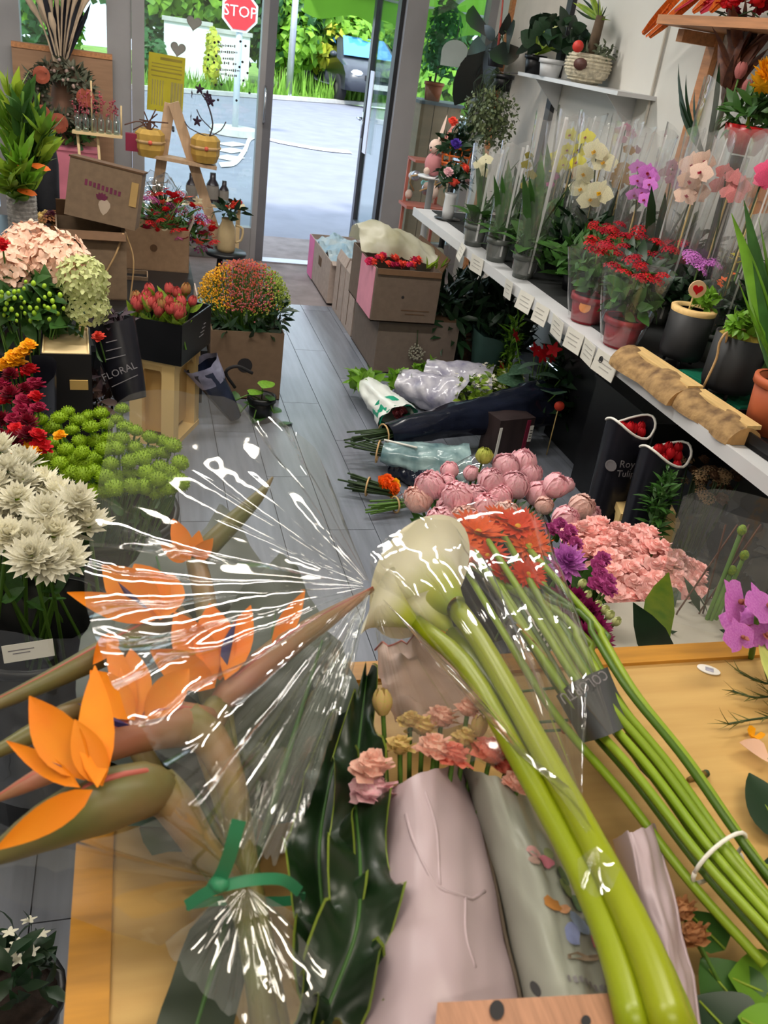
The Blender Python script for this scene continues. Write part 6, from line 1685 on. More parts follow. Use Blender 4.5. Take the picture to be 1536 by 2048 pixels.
for pa, pb, lab in (((800, 765), (930, 800), 'lilac film flower roll with tiny white flowers nearer the aisle'), ((850, 745), (985, 772), 'second lilac film flower roll against the shade plants')):
    t, a, b = roll('lilac_flower_roll', lab, pa, pb, .085, .125, M_lil)
    mb = MB(); foliage(mb, b + V((.02, -.03, .03)), (.13, .1, .09), 170, .05, .5, 'ovate'); mb.build('leaves', M_leafy, t, world=True, kind='stuff')
    for k in range(60): inst('bloom', bloom('floret', M_pwhite), t, b + V((rnd(-.1, .16), rnd(-.14, .06), rnd(-.02, .14))) - t.location, (rnd(0, .9), 0, rnd(0, 6)), .014)
    mb = MB(); foliage(mb, a, (.05, .05, .04), 40, .08, .5, 'ovate'); mb.build('tail_leaves', M_leafb, t, world=True, kind='stuff')
t, a, b = roll('navy_flower_roll', 'long navy foil flower roll with bare stems lying across the floor', (775, 868), (1090, 806), .055, .125, M_navy, .12, .2)
stems_at(t, a, b, 16, .035, .17); mb = MB(); foliage(mb, b, (.08, .08, .06), 60, .1, .5, 'ovate'); mb.build('leaves', M_leafd, t, world=True, kind='stuff')
t, a, b = roll('teal_flower_roll', 'crinkled teal foil flower roll lying below the navy roll', (765, 905), (935, 938), .05, .115, M_teal, .1, .1)
stems_at(t, a, b, 14, .035, .13); MB().tube([a + V((0, 0, .06)), a.lerp(b, .35) + V((0, -.04, .07))], .005, 5).build('white_tape', M_paper, t, world=True)
t, a, b = roll('navy_flower_roll', 'short navy foil roll tucked under the teal roll', (790, 930), (870, 965), .05, .07, M_navy, .05, .05)
mb = MB(); foliage(mb, b, (.04, .04, .03), 20, .05, .4); mb.build('leaves', M_leafd, t, world=True, kind='stuff')
# tied orange bunch
a, b = PZ(745, 975, .06), PZ(700, 965, .06)
t = thing('tied_orange_bunch', 'tied bunch of orange flowers with cut stems on the floor', 'flower bunch', V((a.x, a.y, 0)))
stems_at(t, a, a + (a - b), 20, .028, .13)
for k in range(8): inst('bloom', bloom('carn', [M_porange, M_pgold][k % 3 == 0]), t, a + V((.06 + rnd(-.03, .03), rnd(-.03, .03), rnd(-.02, .05))) - t.location, (rnd(.2, .9), rnd(.2, .8), 0), .035)
a, b = PZ(800, 1008, .05), PZ(745, 1015, .05)
t = thing('green_stem_bunch', 'tied bunch of thin green stems in a clear cone on the floor', 'flower bunch', V((a.x, a.y, 0)))
stems_at(t, a, a + (a - b), 16, .024, .14, M_stem)
sleeve(MB(), a, a + (a - b).normalized() * .4 + V((0, 0, .1)), .03, .1, 18, 6, .1, 1).build('cone', F_clear, t, world=True)
# dark boxed bag with labels
c = PZ(1012, 925, 0)
t = thing('dark_carton', 'dark carton with white side labels behind the pink peonies', 'box', (c.x, c.y + .06, 0), .25)
MB().box((0, 0, .11), (.2, .12, .22)).build('carton', mat('dark_carton', (52, 40, 40), .5, .4, 14, stretch=(1, 1, .3)), t, False)
MB().box((-.09, -.062, .1), (.014, .003, .17)).build('white_edge', M_paper, t, False); MB().box((.088, -.062, .14), (.02, .003, .08)).build('barcode_label', M_paper, t, False); MB().box((.065, -.0615, .11), (.02, .003, .2)).build('wine_stripe', MATS['wine_red'], t, False)
for k in range(4): MB().box((.088, -.064, .115 + .014 * k), (.014, .001, .004)).build('barcode_bar', M_ink, t, False)
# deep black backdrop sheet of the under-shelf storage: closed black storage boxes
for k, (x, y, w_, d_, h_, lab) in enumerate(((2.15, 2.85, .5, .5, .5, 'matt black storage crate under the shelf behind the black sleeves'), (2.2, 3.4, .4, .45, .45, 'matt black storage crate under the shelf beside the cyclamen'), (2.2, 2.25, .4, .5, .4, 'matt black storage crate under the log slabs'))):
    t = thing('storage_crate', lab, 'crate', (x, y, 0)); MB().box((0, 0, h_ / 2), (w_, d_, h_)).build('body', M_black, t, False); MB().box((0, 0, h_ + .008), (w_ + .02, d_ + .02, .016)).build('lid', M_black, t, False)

# ---- peonies
PB = V((1.08, 2.12, 0))
bucket('black bucket of pink peonies beside the aisle', PB, .14, .4)
random.seed(31)
pp = [(845, 992), (885, 1030), (868, 968), (920, 985), (905, 1005), (955, 985), (935, 1030), (980, 958), (1010, 930), (1055, 945), (1045, 925), (1000, 985), (1010, 1020), (975, 1005), (945, 940), (905, 935), (1072, 985), (1105, 965), (1155, 1005), (1165, 1025), (1130, 962), (1030, 968), (960, 1040), (900, 955), (1085, 1000), (1125, 1030)]
for i, (px, py) in enumerate(pp):
    p = PZ(px, py, .55 + rnd(-.03, .03)); foot = V((PB.x + rnd(-.07, .07), PB.y + rnd(-.07, .07), .06)); d = p - foot + V((0, -.1, 0))
    small = i in (15, 14, 23, 20, 24)
    flower('pink_peony', 'round pink peony %s in the black bucket by the aisle' % ('bud' if small else 'bloom'), 'flower', 'pink peonies', p - V((0, 0, .03)), d, rnd(.028, .033) if small else rnd(.042, .052), (p - foot).length * .9, bloom('peony', M_ppeony if i % 6 else petal('petal_peony_pale', (240, 200, 190)), i % 3), r=.004, extra=[('sepals', bloom('sepals', M_sepal), -.05, 1.15)], leaves=2)
p = PZ(965, 922, .58); flower('green_peony_bud', 'yellow-green closed peony bud among the pink peonies', 'flower', None, p, (0, -.2, 1), .03, .4, bloom('peony', petal('petal_greenbud', (190, 196, 96))))
# cream stand 2 and printed black sleeves with tulips
c = PZ(1240, 1026, .4)
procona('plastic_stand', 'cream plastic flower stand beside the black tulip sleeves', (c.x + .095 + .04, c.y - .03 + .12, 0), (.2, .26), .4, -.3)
for px, py, w_, lab, n, sd, zt in ((1262, 848, 100, 'black printed sleeve of red tulips standing further back', 9, 3, .66), (1332, 903, 104, 'black printed sleeve of red tulips beside the log slabs', 12, 4, .64)):
    c = PZ(px, py, zt); r = w_ * mpp(c) / 2
    t = thing('tulip_sleeve', lab, 'flower sleeve', (c.x, c.y, .0))
    zb = .08 if px > 1300 else .1
    sleeve(MB(), V((0, 0, 0)), V((0, 0, zt)), r * .62, r, 26, 9, .04, 1.0, .8).build('sleeve', mat('black_film', (0, 0, 0)), t)
    ring = [V((r * 1.0 * (1 + .04 * (.55 * math.sin(5 * q + 1) + .45 * math.sin(8 * q + 5))) * math.cos(q), r * .8 * (1 + .04 * (.55 * math.sin(5 * q + 1) + .45 * math.sin(8 * q + 5))) * math.sin(q), zt + .035 * zt * math.sin(2 * q + 1))) for q in [2 * PI * i / 26 for i in range(27)]]
    t2 = MB(); t2.tube([V((0, 1, 0)).cross(V((0, 0, 1))).normalized() * 0 + p_ for p_ in ring], .0045, 5, cap=False); t2.build('white_rim', M_paper, t)
    if px < 1300:
        for k, (s_, bd) in enumerate((('Royal', .035), ('Tulips', .032))):
            text('print', s_, bd, M_greyink, frame(V((c.x - .01, c.y - r * .8 - .012, zt - .11 - .035 * k)), (1, -.05, 0), (0, .12, 1)), t)
        MB().lathe([(.02, 0), (.02, .001), (.015, .0012), (.015, 0)], 16, Matrix.Translation((-r * .72, -r * .55, zt - .13)) @ Matrix.Rotation(-.9, 4, 'Z') @ Matrix.Rotation(PI / 2, 4, 'X')).build('emblem', M_greyink, t, False)
    random.seed(sd)
    for k in range(n):
        a = k * 2.4; q = r * .26 * math.sqrt(k) * .9
        p = V((c.x + q * math.cos(a), c.y + q * math.sin(a) * .75, zt - .025 + rnd(-.02, .02)))
        flower('red_tulip', 'red tulip in the %s black printed sleeve' % ('further' if px < 1300 else 'nearer'), 'flower', 'red tulips in the %s black sleeve' % ('further' if px < 1300 else 'nearer'), p, (rnd(-.1, .1), rnd(-.1, .1), 1), .032, .4, bloom('tulip', M_pred), leaves=1)
# brown dried bunch, green spike
c = PZ(1425, 950, .58)
t = thing('brown_dried_bunch', 'bunch of brown and beige dried flowers under the shelf edge', 'dried flowers', (c.x, c.y, 0))
for k in range(26): inst('bloom', bloom(['cluster', 'carn'][k % 2], [petal('dried_beige', (170, 140, 104)), petal('dried_umber', (110, 80, 58))][k % 2]), t, (rnd(-.08, .08), rnd(-.07, .07), c.z + rnd(-.06, .03)), (rnd(-.3, .6), rnd(-.3, .3), 0), rnd(.018, .028))
mb = MB()
for k in range(20): mb.tube([(rnd(-.02, .02), rnd(-.02, .02), 0), (rnd(-.07, .07), rnd(-.06, .06), c.z)], .003, 4)
mb.build('stems', M_stemd, t)
c = PZ(1318, 1010, .5)
t = thing('green_spike_plant', 'feathery dark green spike beside the tulip sleeves', 'potted plant', (c.x, c.y, 0)); pot(t, .05, .12, M_black)
mb = MB(); foliage(mb, (0, 0, .5), (.035, .035, .13), 190, .05, .25, up=1.3); mb.build('needles', M_leaf, t, kind='stuff'); MB().tube([(0, 0, .1), (0, 0, .56)], .006, 5).build('stem', M_stem, t)

# ---- pink carnations
CB = V((1.26, 1.6, 0))
t = bucket('grey crate bucket of salmon pink carnations behind the table', CB, .2, .42, M_black, 1.1, squ=.5)
random.seed(63)
for i, (px, py) in enumerate(scatter([(1140, 1055), (1190, 1042), (1250, 1040), (1300, 1060), (1345, 1095), (1405, 1135), (1410, 1180), (1380, 1200), (1290, 1195), (1235, 1190), (1200, 1140), (1150, 1090)], 95, 17.5, None, 6)):
    p = PZ(px, py, .6 + rnd(-.02, .02)); foot = V((CB.x + rnd(-.09, .09), CB.y + rnd(-.09, .09), .05)); d = p - foot
    flower('pink_carnation', 'salmon pink carnation in the crate behind the table', 'flower', 'salmon pink carnations', p - V((0, 0, .015)), d, rnd(.034, .04), d.length, bloom('carn', M_ppink, i % 3), leaves=0)
t = thing('pale_grey_crate', 'pale grey plastic crate behind the wooden table edge', 'crate', (1.08, 1.2, 0))
MB().box((0, 0, .3), (.56, .3, .6)).build('body', mat('pale_grey_plastic', (172, 166, 154), .6, .08), t, False); MB().box((0, 0, .605), (.58, .32, .02)).build('rim', mat('pale_grey_plastic', (0, 0, 0)), t, False)
# ---- purple group
def pf(name, label, px, py, z, s, me, d=(0, -.3, 1), **k): return flower(name, label, 'flower', k.get('group'), PZ(px, py, z), d, s, .45, me, leaves=1, extra=k.get('extra'))
for i, (px, py) in enumerate(((1100, 1062), (1130, 1075), (1150, 1090), (1120, 1050), (1140, 1065))): pf('magenta_chrysanthemum', 'small magenta chrysanthemum behind the orange gerberas', px, py, .68, .024, bloom('carn', M_pmag, i % 2), group='small magenta chrysanthemums')
pf('violet_aster', 'large violet pink double aster beside the gerbera sleeve', 1130, 1128, .74, .05, bloom('mum', M_pviolet), (-.1, -.5, 1))
for i, (px, py) in enumerate(((1205, 1120), (1200, 1150), (1215, 1165), (1195, 1135), (1190, 1170), (1215, 1180))): pf('magenta_chrysanthemum', 'magenta chrysanthemum between the violet aster and pink carnations', px, py, .70, .024, bloom('carn', M_pmag, i % 2), group='magenta chrysanthemums by the carnations')
for i, (px, py) in enumerate(((1150, 1205), (1175, 1230), (1190, 1262), (1160, 1245), (1140, 1225), (1195, 1285), (1165, 1280), (1125, 1200))): pf('plum_chrysanthemum', 'deep plum chrysanthemum beside the gerbera sleeve', px, py, .78, .034, bloom('mum', M_pplum, i % 2), (-.1, -.4, 1), group='deep plum chrysanthemums')
for i, (px, py) in enumerate(((1160, 1172), (1170, 1195), (1190, 1215), (1215, 1235), (1205, 1225), (1228, 1248))): pf('white_lisianthus', 'small greenish white bud flower among the plum chrysanthemums', px, py, .79, .018, bloom('tulip', M_pgreenw), (.1, -.4, 1), group='greenish white bud flowers')
bucket('black bucket of purple flowers between carnations and table', (1.0, 1.42, 0), .13, .45)
# ---- clear sheet sleeve with green buds on the right, violet orchid spray, striped leaf
c = PZ(1400, 1270, .62)
t = thing('clear_display_sleeve', 'tall clear film sleeve with green bud stems beside the table', 'flower sleeve', (c.x + .08, c.y + .08, 0))
zt = .92
MB().grid(lambda u, v: ((-.17 + .34 * v) * (.75 + .3 * u) + .01 * noise.noise(V((u * 5, v * 5, 0))), -.07 * math.sin(PI * v) + .02 * noise.noise(V((u * 4, v * 6, 8))), .3 + u * (zt - .3 - .05 * v)), 10, 14).build('film_front', F_clear, t)
MB().grid(lambda u, v: ((-.17 + .34 * v) * (.75 + .3 * u), .07 * math.sin(PI * v), .3 + u * (zt - .3 - .05 * v)), 8, 10).build('film_back', F_clear, t)
for k, (px, py) in enumerate(((1480, 1070), (1485, 1120), (1460, 1150))):
    p = PY(px, py, c.y + .05) - t.location; inst('green_bud', bloom('bud', M_leafy), t, p, (0, 0, 0), .02); MB().tube([(0, 0, .05), p], .005, 5).build('bud_stem', M_stem, t)
for k in range(4): MB().tube(bez([(rnd(-.04, .04), 0, .05), (rnd(-.1, .0), 0, .5), (-.05 + .03 * k, 0, .85)], 6), .002, 4).build('twig', mat('brown_twig', (0, 0, 0)), t)
for k, (px, py) in enumerate(((1290, 1230), (1320, 1290), (1230, 1290), (1260, 1275))):
    st = PZ(px + 25, py + 70, .55) - t.location; tip = PZ(px, py, .78) - t.location; d = tip - st
    inst('strap_leaf', leaf_mesh(M_leafd if k % 2 else M_leafy, 'strap', .09, -.5, .2, 7), t, M=aim(st, d, d.length, k) @ Matrix.Rotation(PI / 2, 4, 'X'))
MB().lathe([(.09, 0), (.11, .3), (.105, .3), (.085, .01)], 18).build('bucket', M_black, t)
mb = MB(); foliage(mb, (.0, 0, .5), (.16, .08, .16), 90, .09, .25); mb.build('leaves', M_leafd, t, kind='stuff')
c = PZ(1505, 1240, 1.0)
t = thing('violet_orchid_spray', 'violet pink orchid spray beside the table corner', 'flower', (c.x + .05, c.y + .05, .4))
for k, (px, py, s) in enumerate(((1472, 1205, .05), (1500, 1250, .05), (1530, 1215, .05), (1480, 1275, .035), (1535, 1270, .045))):
    p = PZ(px, py, 1.0 + rnd(-.03, .03)) - t.location; o = inst('bloom', bloom('orchid', M_pviolet), t, p, (rnd(.5, 1.1), rnd(-.3, .3), rnd(-1, 1)), s); inst('lip', bloom('lip', petal('lip_brown', (170, 104, 88))), o, (0, 0, .05))
MB().tube(bez([(.05, .02, 0), (.04, 0, .4), PZ(1515, 1235, 1.0) - t.location], 8), .005, 5).build('stem', M_stem, t)
# ================================================================== FOREGROUND: WORK TABLE AND BOUQUETS
TT = 0.90
X0, X1, Y0, Y1 = -0.062, 1.42, -0.55, 0.868
t = thing('work_table', 'pale plywood work table with a raised varnished edge', 'table', ((X0 + X1) / 2, (Y0 + Y1) / 2, 0))
cx, cy = t.location.x, t.location.y
MB().box((0, 0, TT - .012), (X1 - X0 - .004, Y1 - Y0 - .004, .024)).build('table_top', M_pine, t, False)
ew = .036
MB().box((0, (Y1 - Y0) / 2 - ew / 2, TT - .016), (X1 - X0, ew, .044)).build('edge_rail', M_edge, t, False)
MB().box((0, -(Y1 - Y0) / 2 + ew / 2, TT - .016), (X1 - X0, ew, .044)).build('edge_rail', M_edge, t, False)
for s in (-1, 1): MB().box((s * ((X1 - X0) / 2 - ew / 2), 0, TT - .0165), (ew, Y1 - Y0 - 2 * ew, .043)).build('edge_rail', M_edge, t, False)
for sx in (-1, 1):
    for sy in (-1, 1): MB().box((sx * ((X1 - X0) / 2 - .06), sy * ((Y1 - Y0) / 2 - .06), (TT - .03) / 2), (.06, .06, TT - .03)).build('leg', M_edge, t, False)

def path(pts):
    """[(px, py, z), ...] -> world points"""
    return [PZ(a, b, c) for a, b, c in pts]
def pxr(p, w): return w * mpp(p) / 2

# ---- birds of paradise
M_spathe = mat('spathe_green', (84, 98, 46), .42, .3, 9, col2=(126, 92, 66), rnd=.05)
M_spathe2 = mat('spathe_rosy', (168, 104, 84), .45, .2, 9, col2=(120, 112, 62), rnd=.05)
M_rosy = mat('rosy_edge', (176, 88, 76), .45, .2, 12)
M_sstem = mat('bird_stem', (92, 104, 44), .45, .25, 9, col2=(134, 100, 66))
def bird(label, spathe, stem, sepals, tongue=None, rosy=True, mt=None):
    """spathe / stem: [(px,py,z,width px)], sepals: [(base), (tip), width px]"""
    P = path([s[:3] for s in spathe])
    t = thing('bird_of_paradise', label, 'flower', P[0])
    pts = bez(P, 12); n = len(pts)
    ws = [s[3] for s in spathe]
    rad = []
    for i in range(n):
        f = i / (n - 1) * (len(ws) - 1); k = min(int(f), len(ws) - 2); w_ = ws[k] + (ws[k + 1] - ws[k]) * (f - k); rad.append(pxr(pts[i], w_))
    MB().tube(pts, rad, 12).build('spathe', mt or M_spathe, t, world=True)
    if rosy: MB().tube([p + V((0, 0, r * .93)) for p, r in zip(pts, rad)], [max(.001, r * .13) for r in rad], 6).build('rosy_edge', M_rosy, t, world=True)
    if stem:
        S = path([s[:3] for s in stem]); sp = bez(S, 14); ws = [s[3] for s in stem]; rad = []
        for i in range(len(sp)):
            f = i / (len(sp) - 1) * (len(ws) - 1); k = min(int(f), len(ws) - 2); rad.append(pxr(sp[i], ws[k] + (ws[k + 1] - ws[k]) * (f - k)))
        MB().tube(sp, rad, 12).build('stem', M_sstem, t, world=True)
    for (a, b, w_) in sepals:
        A, B = PZ(*a), PZ(*b); d = B - A; L = d.length
        vw = (CAMLOC - A).normalized(); z = (vw - d * vw.dot(d) / (L * L)).normalized(); y = d.normalized(); x = y.cross(z)
        M_ = Matrix((x, y, z)).transposed().to_4x4(); M_.translation = A
        MB().leaf(L * 1.02, w_ * mpp(A) / 2, rnd(-.15, .25), rnd(.35, .6), 'lance', M_, 8).build('sepal', M_bird, t, world=True)
    if tongue:
        A, B = PZ(*tongue[0]), PZ(*tongue[1]); d = B - A
        MB().leaf(d.length, tongue[2] * mpp(A) / 2, .1, .8, 'lance', aim(A, d, 1, 1.2) @ Matrix.Rotation(PI / 2, 4, 'X'), 5).build('blue_tongue', M_birdblue, t, world=True)
    return t
random.seed(101)
bird('front bird of paradise flower with its thick beak over the table edge',
     [(335, 1580, 1.09, 70), (290, 1580, 1.10, 112), (200, 1605, 1.10, 128), (90, 1655, 1.085, 96), (10, 1700, 1.07, 55), (-60, 1740, 1.06, 8)],
     [(315, 1578, 1.09, 92), (350, 1610, 1.085, 84), (400, 1690, 1.06, 66), (460, 1760, 1.03, 52), (500, 1860, .985, 52), (535, 2080, .96, 60)],
     [((195, 1575, 1.135), (190, 1345, 1.14), 74), ((170, 1560, 1.13), (72, 1412, 1.13), 92), ((160, 1575, 1.13), (18, 1485, 1.12), 40), ((185, 1580, 1.14), (-10, 1700, 1.11), 60), ((205, 1572, 1.13), (150, 1440, 1.15), 66)],
     ((150, 1540, 1.13), (75, 1490, 1.13), 34))
bird('rosy-necked bird of paradise flower behind the front one',
     [(420, 1445, 1.06, 60), (360, 1448, 1.07, 92), (270, 1465, 1.07, 84), (150, 1520, 1.06, 56), (40, 1575, 1.05, 30), (-30, 1610, 1.04, 6)],
     [(370, 1442, 1.07, 84), (420, 1480, 1.06, 74), (460, 1560, 1.045, 62), (480, 1660, 1.02, 52), (500, 1760, 1.0, 46), (560, 2080, .95, 52)],
     [((270, 1440, 1.09), (180, 1340, 1.10), 70), ((280, 1435, 1.09), (260, 1290, 1.10), 66), ((290, 1440, 1.09), (380, 1335, 1.10), 70), ((270, 1435, 1.09), (215, 1270, 1.10), 46)],
     ((260, 1450, 1.1), (160, 1400, 1.1), 30), mt=M_spathe2)
bird('bird of paradise flower with a long rosy beak reaching the gathered film',
     [(430, 1420, 1.05, 40), (470, 1375, 1.06, 62), (560, 1300, 1.07, 58), (650, 1240, 1.08, 40), (745, 1178, 1.085, 10)],
     [(435, 1412, 1.05, 60), (415, 1470, 1.045, 60), (440, 1560, 1.03, 54), (480, 1700, 1.0, 46), (530, 1900, .96, 46)],
     [((430, 1370, 1.07), (350, 1225, 1.09), 84), ((440, 1360, 1.07), (420, 1210, 1.09), 88), ((450, 1360, 1.08), (500, 1215, 1.09), 60), ((430, 1375, 1.08), (300, 1300, 1.09), 70), ((545, 1300, 1.08), (605, 1190, 1.09), 40)],
     ((450, 1350, 1.08), (480, 1240, 1.1), 34), mt=M_spathe2)
bird('bird of paradise flower with a long green beak pointing past the label',
     [(350, 1225, 1.05, 40), (310, 1255, 1.06, 54), (200, 1310, 1.06, 54), (90, 1365, 1.05, 40), (-10, 1410, 1.04, 26), (-60, 1430, 1.04, 6)],
     [(345, 1228, 1.05, 50), (390, 1290, 1.04, 52), (430, 1420, 1.02, 48), (470, 1620, 1.0, 44), (510, 1800, .97, 44)],
     [((320, 1235, 1.08), (215, 1140, 1.09), 92), ((330, 1230, 1.08), (270, 1130, 1.09), 84), ((310, 1240, 1.08), (138, 1186, 1.09), 50), ((320, 1240, 1.08), (345, 1140, 1.09), 74), ((230, 1270, 1.08), (185, 1330, 1.08), 40)],
     ((300, 1220, 1.08), (240, 1160, 1.1), 30))
bird('farthest bird of paradise flower with its beak raised towards the aisle',
     [(390, 1125, 1.03, 34), (420, 1090, 1.05, 44), (470, 1040, 1.07, 38), (515, 995, 1.09, 24), (545, 955, 1.1, 5)],
     [(392, 1122, 1.03, 40), (410, 1200, 1.02, 44), (440, 1400, 1.0, 44), (480, 1650, .98, 42)],
     [((380, 1120, 1.06), (345, 1035, 1.09), 40), ((375, 1120, 1.06), (322, 1088, 1.08), 34), ((388, 1115, 1.06), (398, 1062, 1.09), 32), ((392, 1118, 1.06), (425, 1078, 1.09), 34)],
     None, rosy=False)
bird('partly hidden bird of paradise beak at the left table edge',
     [(200, 1395, 1.02, 30), (130, 1430, 1.03, 46), (50, 1475, 1.03, 40), (-40, 1520, 1.03, 20)], [(198, 1396, 1.02, 40), (280, 1500, 1.0, 44), (400, 1700, .98, 44), (470, 1800, .96, 44)], [], None, rosy=False)

# ---- dark foliage of the bird of paradise bouquet
M_bl = mat('bird_leaf', (20, 34, 18), .4, .3, 7, col2=(34, 50, 24))
for k, (px, py, z, w_, lab) in enumerate(((655, 1255, 1.0, .07, 'dark paddle leaf under the bunched cellophane folds'), (560, 1130, .99, .075, 'long dark paddle leaf behind the rosy beak'), (440, 1040, .98, .07, 'dark paddle leaf behind the farthest bird of paradise'), (300, 1080, .97, .08, 'broad dark paddle leaf behind the left orange sepals'), (200, 1230, .96, .08, 'dark paddle leaf beside the green beak'), (160, 1420, .95, .07, 'low dark paddle leaf behind the front flower'), (610, 1420, .97, .06, 'short dark paddle leaf right of the flower stems'), (400, 1250, .955, .08, 'central dark paddle leaf below the orange sepals'), (330, 1560, .94, .06, 'dark paddle leaf beneath the front flower stem'))):
    A, B = PZ(495, 1775, .955), PZ(px, py, z); d = B - A; L = d.length
    t = thing('paddle_leaf', lab, 'leaf', A); y = d.normalized(); x = y.cross(V((0, 0, 1))).normalized(); zz_ = x.cross(y)
    M_ = Matrix((x, y, zz_)).transposed().to_4x4(); M_.translation = A + y * L * .3
    MB().leaf(L * .7, w_, rnd(-.1, .2), .25, 'ovate', M_, 9, .12).build('blade', M_bl, t, world=True)
    MB().tube([A, A + y * L * .3, A + y * L * .9 + V((0, 0, .01))], [.004, .004, .0015], 6).build('midrib', M_leaf, t, world=True)
# cut foliage stalks below the tie
A, B = PZ(470, 1790, .95), PZ(385, 2080, .93); t = thing('paddle_leaf', 'dark folded leaf lying on the table below the green ribbon', 'leaf', B)
d = B - A; y = d.normalized(); x = y.cross(V((0, 0, 1))).normalized(); M_ = Matrix((x, y, x.cross(y))).transposed().to_4x4(); M_.translation = A
MB().leaf(d.length * 1.6, .03, .05, .3, 'strap', M_, 9, .1).build('blade', M_bl, t, world=True); MB().tube([A, A + d * 1.4], .003, 6).build('midrib', M_leaf, t, world=True)
# ---- cellophane of the bird of paradise bouquet
G = PZ(742, 1172, 1.10)
TIE = PZ(492, 1772, 1.045)
tw = thing('cellophane_wrap', 'large crinkled clear cellophane wrap around the birds of paradise', 'cellophane', (TIE.x, TIE.y, TT))
random.seed(9)
def sheet(apex, rim, **k):
    nm = k.pop('name', 'film'); mt_ = k.pop('mt', F_fore); par = k.pop('parent', tw)
    mb = fan(MB(), apex, path(rim), **k); return mb.build(nm, mt_, par, world=True)
sheet(G, [(178, 1112, 1.12), (195, 1000, 1.14), (212, 890, 1.18), (240, 812, 1.21), (385, 802, 1.22), (500, 830, 1.21), (565, 852, 1.19), (640, 930, 1.16), (680, 1045, 1.12)], pleats=7, amp=.022, nu=18, sub=6, name='back_sheet', rough=.006)
sheet(G, [(182, 1105, 1.125), (170, 1200, 1.135), (205, 1330, 1.15), (260, 1440, 1.165), (345, 1560, 1.16), (420, 1670, 1.13), (470, 1745, 1.07)], pleats=9, amp=.022, nu=20, sub=6, name='front_sheet', rough=.007)
F_dense = film('bunched_cellophane', (250, 253, 250), .07, .07, 1.5, .34, 13)
sheet(G, [(455, 1742, 1.07), (500, 1700, 1.09), (545, 1740, 1.07), (585, 1690, 1.09), (620, 1610, 1.09), (650, 1520, 1.08), (690, 1420, 1.08)], pleats=13, amp=.03, nu=22, sub=7, mt=F_dense, name='bunched_folds', rough=.006)
sheet(TIE, [(690, 1420, 1.06), (600, 1500, 1.10), (500, 1500, 1.13), (400, 1560, 1.14), (330, 1640, 1.11)], pleats=9, amp=.022, nu=16, sub=6, name='inner_sheet', rough=.005)
sheet(TIE, [(330, 1905, 1.0), (390, 1990, 1.0), (470, 2050, 1.02), (560, 2070, 1.02), (640, 2000, 1.01), (668, 1890, 1.0)], pleats=10, amp=.025, nu=14, sub=6, mt=F_dense, name='skirt', rough=.006)
sheet(TIE, [(325, 1640, 1.09), (150, 1690, 1.08), (-30, 1650, 1.07), (-20, 1770, 1.02), (150, 1850, .98), (320, 1900, .97)], pleats=4, amp=.012, nu=14, sub=5, name='loose_side_sheet', rough=.005)
# green ribbon tie
M_rib = mat('green_ribbon', (44, 122, 84), .45, .12, 10, rnd=0)
t = thing('green_ribbon', 'flat green ribbon tied around the cellophane', 'ribbon', (TIE.x, TIE.y, TT))
def ribbon(pts, w_, nm):
    P = bez(path(pts), 24)
    mb = MB(); n = len(P) - 1
    def fn(u, v):
        i = int(round(u * n)); d = (P[min(i + 1, n)] - P[max(i - 1, 0)]).normalized()
        s = d.cross((CAMLOC - P[i]).normalized()).normalized()
        return P[i] + s * (v - .5) * w_ + V((0, 0, .002 * math.sin(u * 9)))
    mb.grid(fn, n, 2).build(nm, M_rib, t, world=True)
ribbon([(372, 1812, 1.06), (430, 1780, 1.085), (500, 1757, 1.095), (560, 1760, 1.085), (600, 1785, 1.06)], .0085, 'band')
ribbon([(478, 1640, 1.15), (462, 1700, 1.125), (440, 1755, 1.095), (425, 1780, 1.085)], .0105, 'loose_end')
MB().ball(PZ(440, 1766, 1.09), .008, 6, 8, sq=.7).build('knot', M_rib, t, world=True)
ribbon([(600, 1785, 1.06), (590, 1800, 1.0), (480, 1800, .975), (372, 1812, .98)], .008, 'under_band')

# ---- dark ruffled leaf
def ruffled(label, cl, wpx, seed, z=.975):
    P = bez(path([(a, b, z + dz) for a, b, dz in cl]), 40); n = len(P) - 1
    t = thing('ruffled_leaf', label, 'leaf', P[-1])
    def wid(u):
        f = u * (len(wpx) - 1); k = min(int(f), len(wpx) - 2); return (wpx[k] + (wpx[k + 1] - wpx[k]) * (f - k))
    def fn(u, v, lo=-1, hi=1):
        i = int(round(u * n)); d = (P[min(i + 1, n)] - P[max(i - 1, 0)]).normalized()
        s = d.cross(V((0, 0, 1))).normalized(); q = lo + (hi - lo) * v
        w_ = wid(u) * mpp(P[i]) * (1 + .16 * math.sin(u * 24 + seed + (2 if q > 0 else 0)) * abs(q))
        return P[i] + s * q * w_ + V((0, 0, .02 * math.sin(u * 34 + seed + 3 * (q > 0) + 2 * noise.noise(V((u * 6, seed, q)))) * abs(q) ** 2 - .006 * (1 - abs(q)) + .012 * abs(q)))
    MB().grid(fn, n, 10).build('blade', mat('dark_gloss_leaf', (17, 38, 15), .35, .35, 14, spec=.5, bump=.2), t, world=True)
    for s in (-1, 1):
        MB().grid(lambda u, v: fn(u, v, s * .98, s * 1.035) + V((0, 0, .0015)), n, 1).build('pale_margin', mat('pale_leaf_margin', (112, 130, 44), .4, .3), t, world=True)
    MB().tube([p + V((0, 0, -.006)) for p in P], .002, 5).build('midrib', M_leaf, t, world=True)
ruffled('glossy dark green leaf with a ruffled pale margin beside the pink paper', [(735, 1345, .05), (722, 1450, .05), (712, 1580, .05), (722, 1720, .055), (715, 1850, .05), (660, 2000, .03), (620, 2080, .02)], [6, 30, 55, 62, 72, 70, 40], 0)
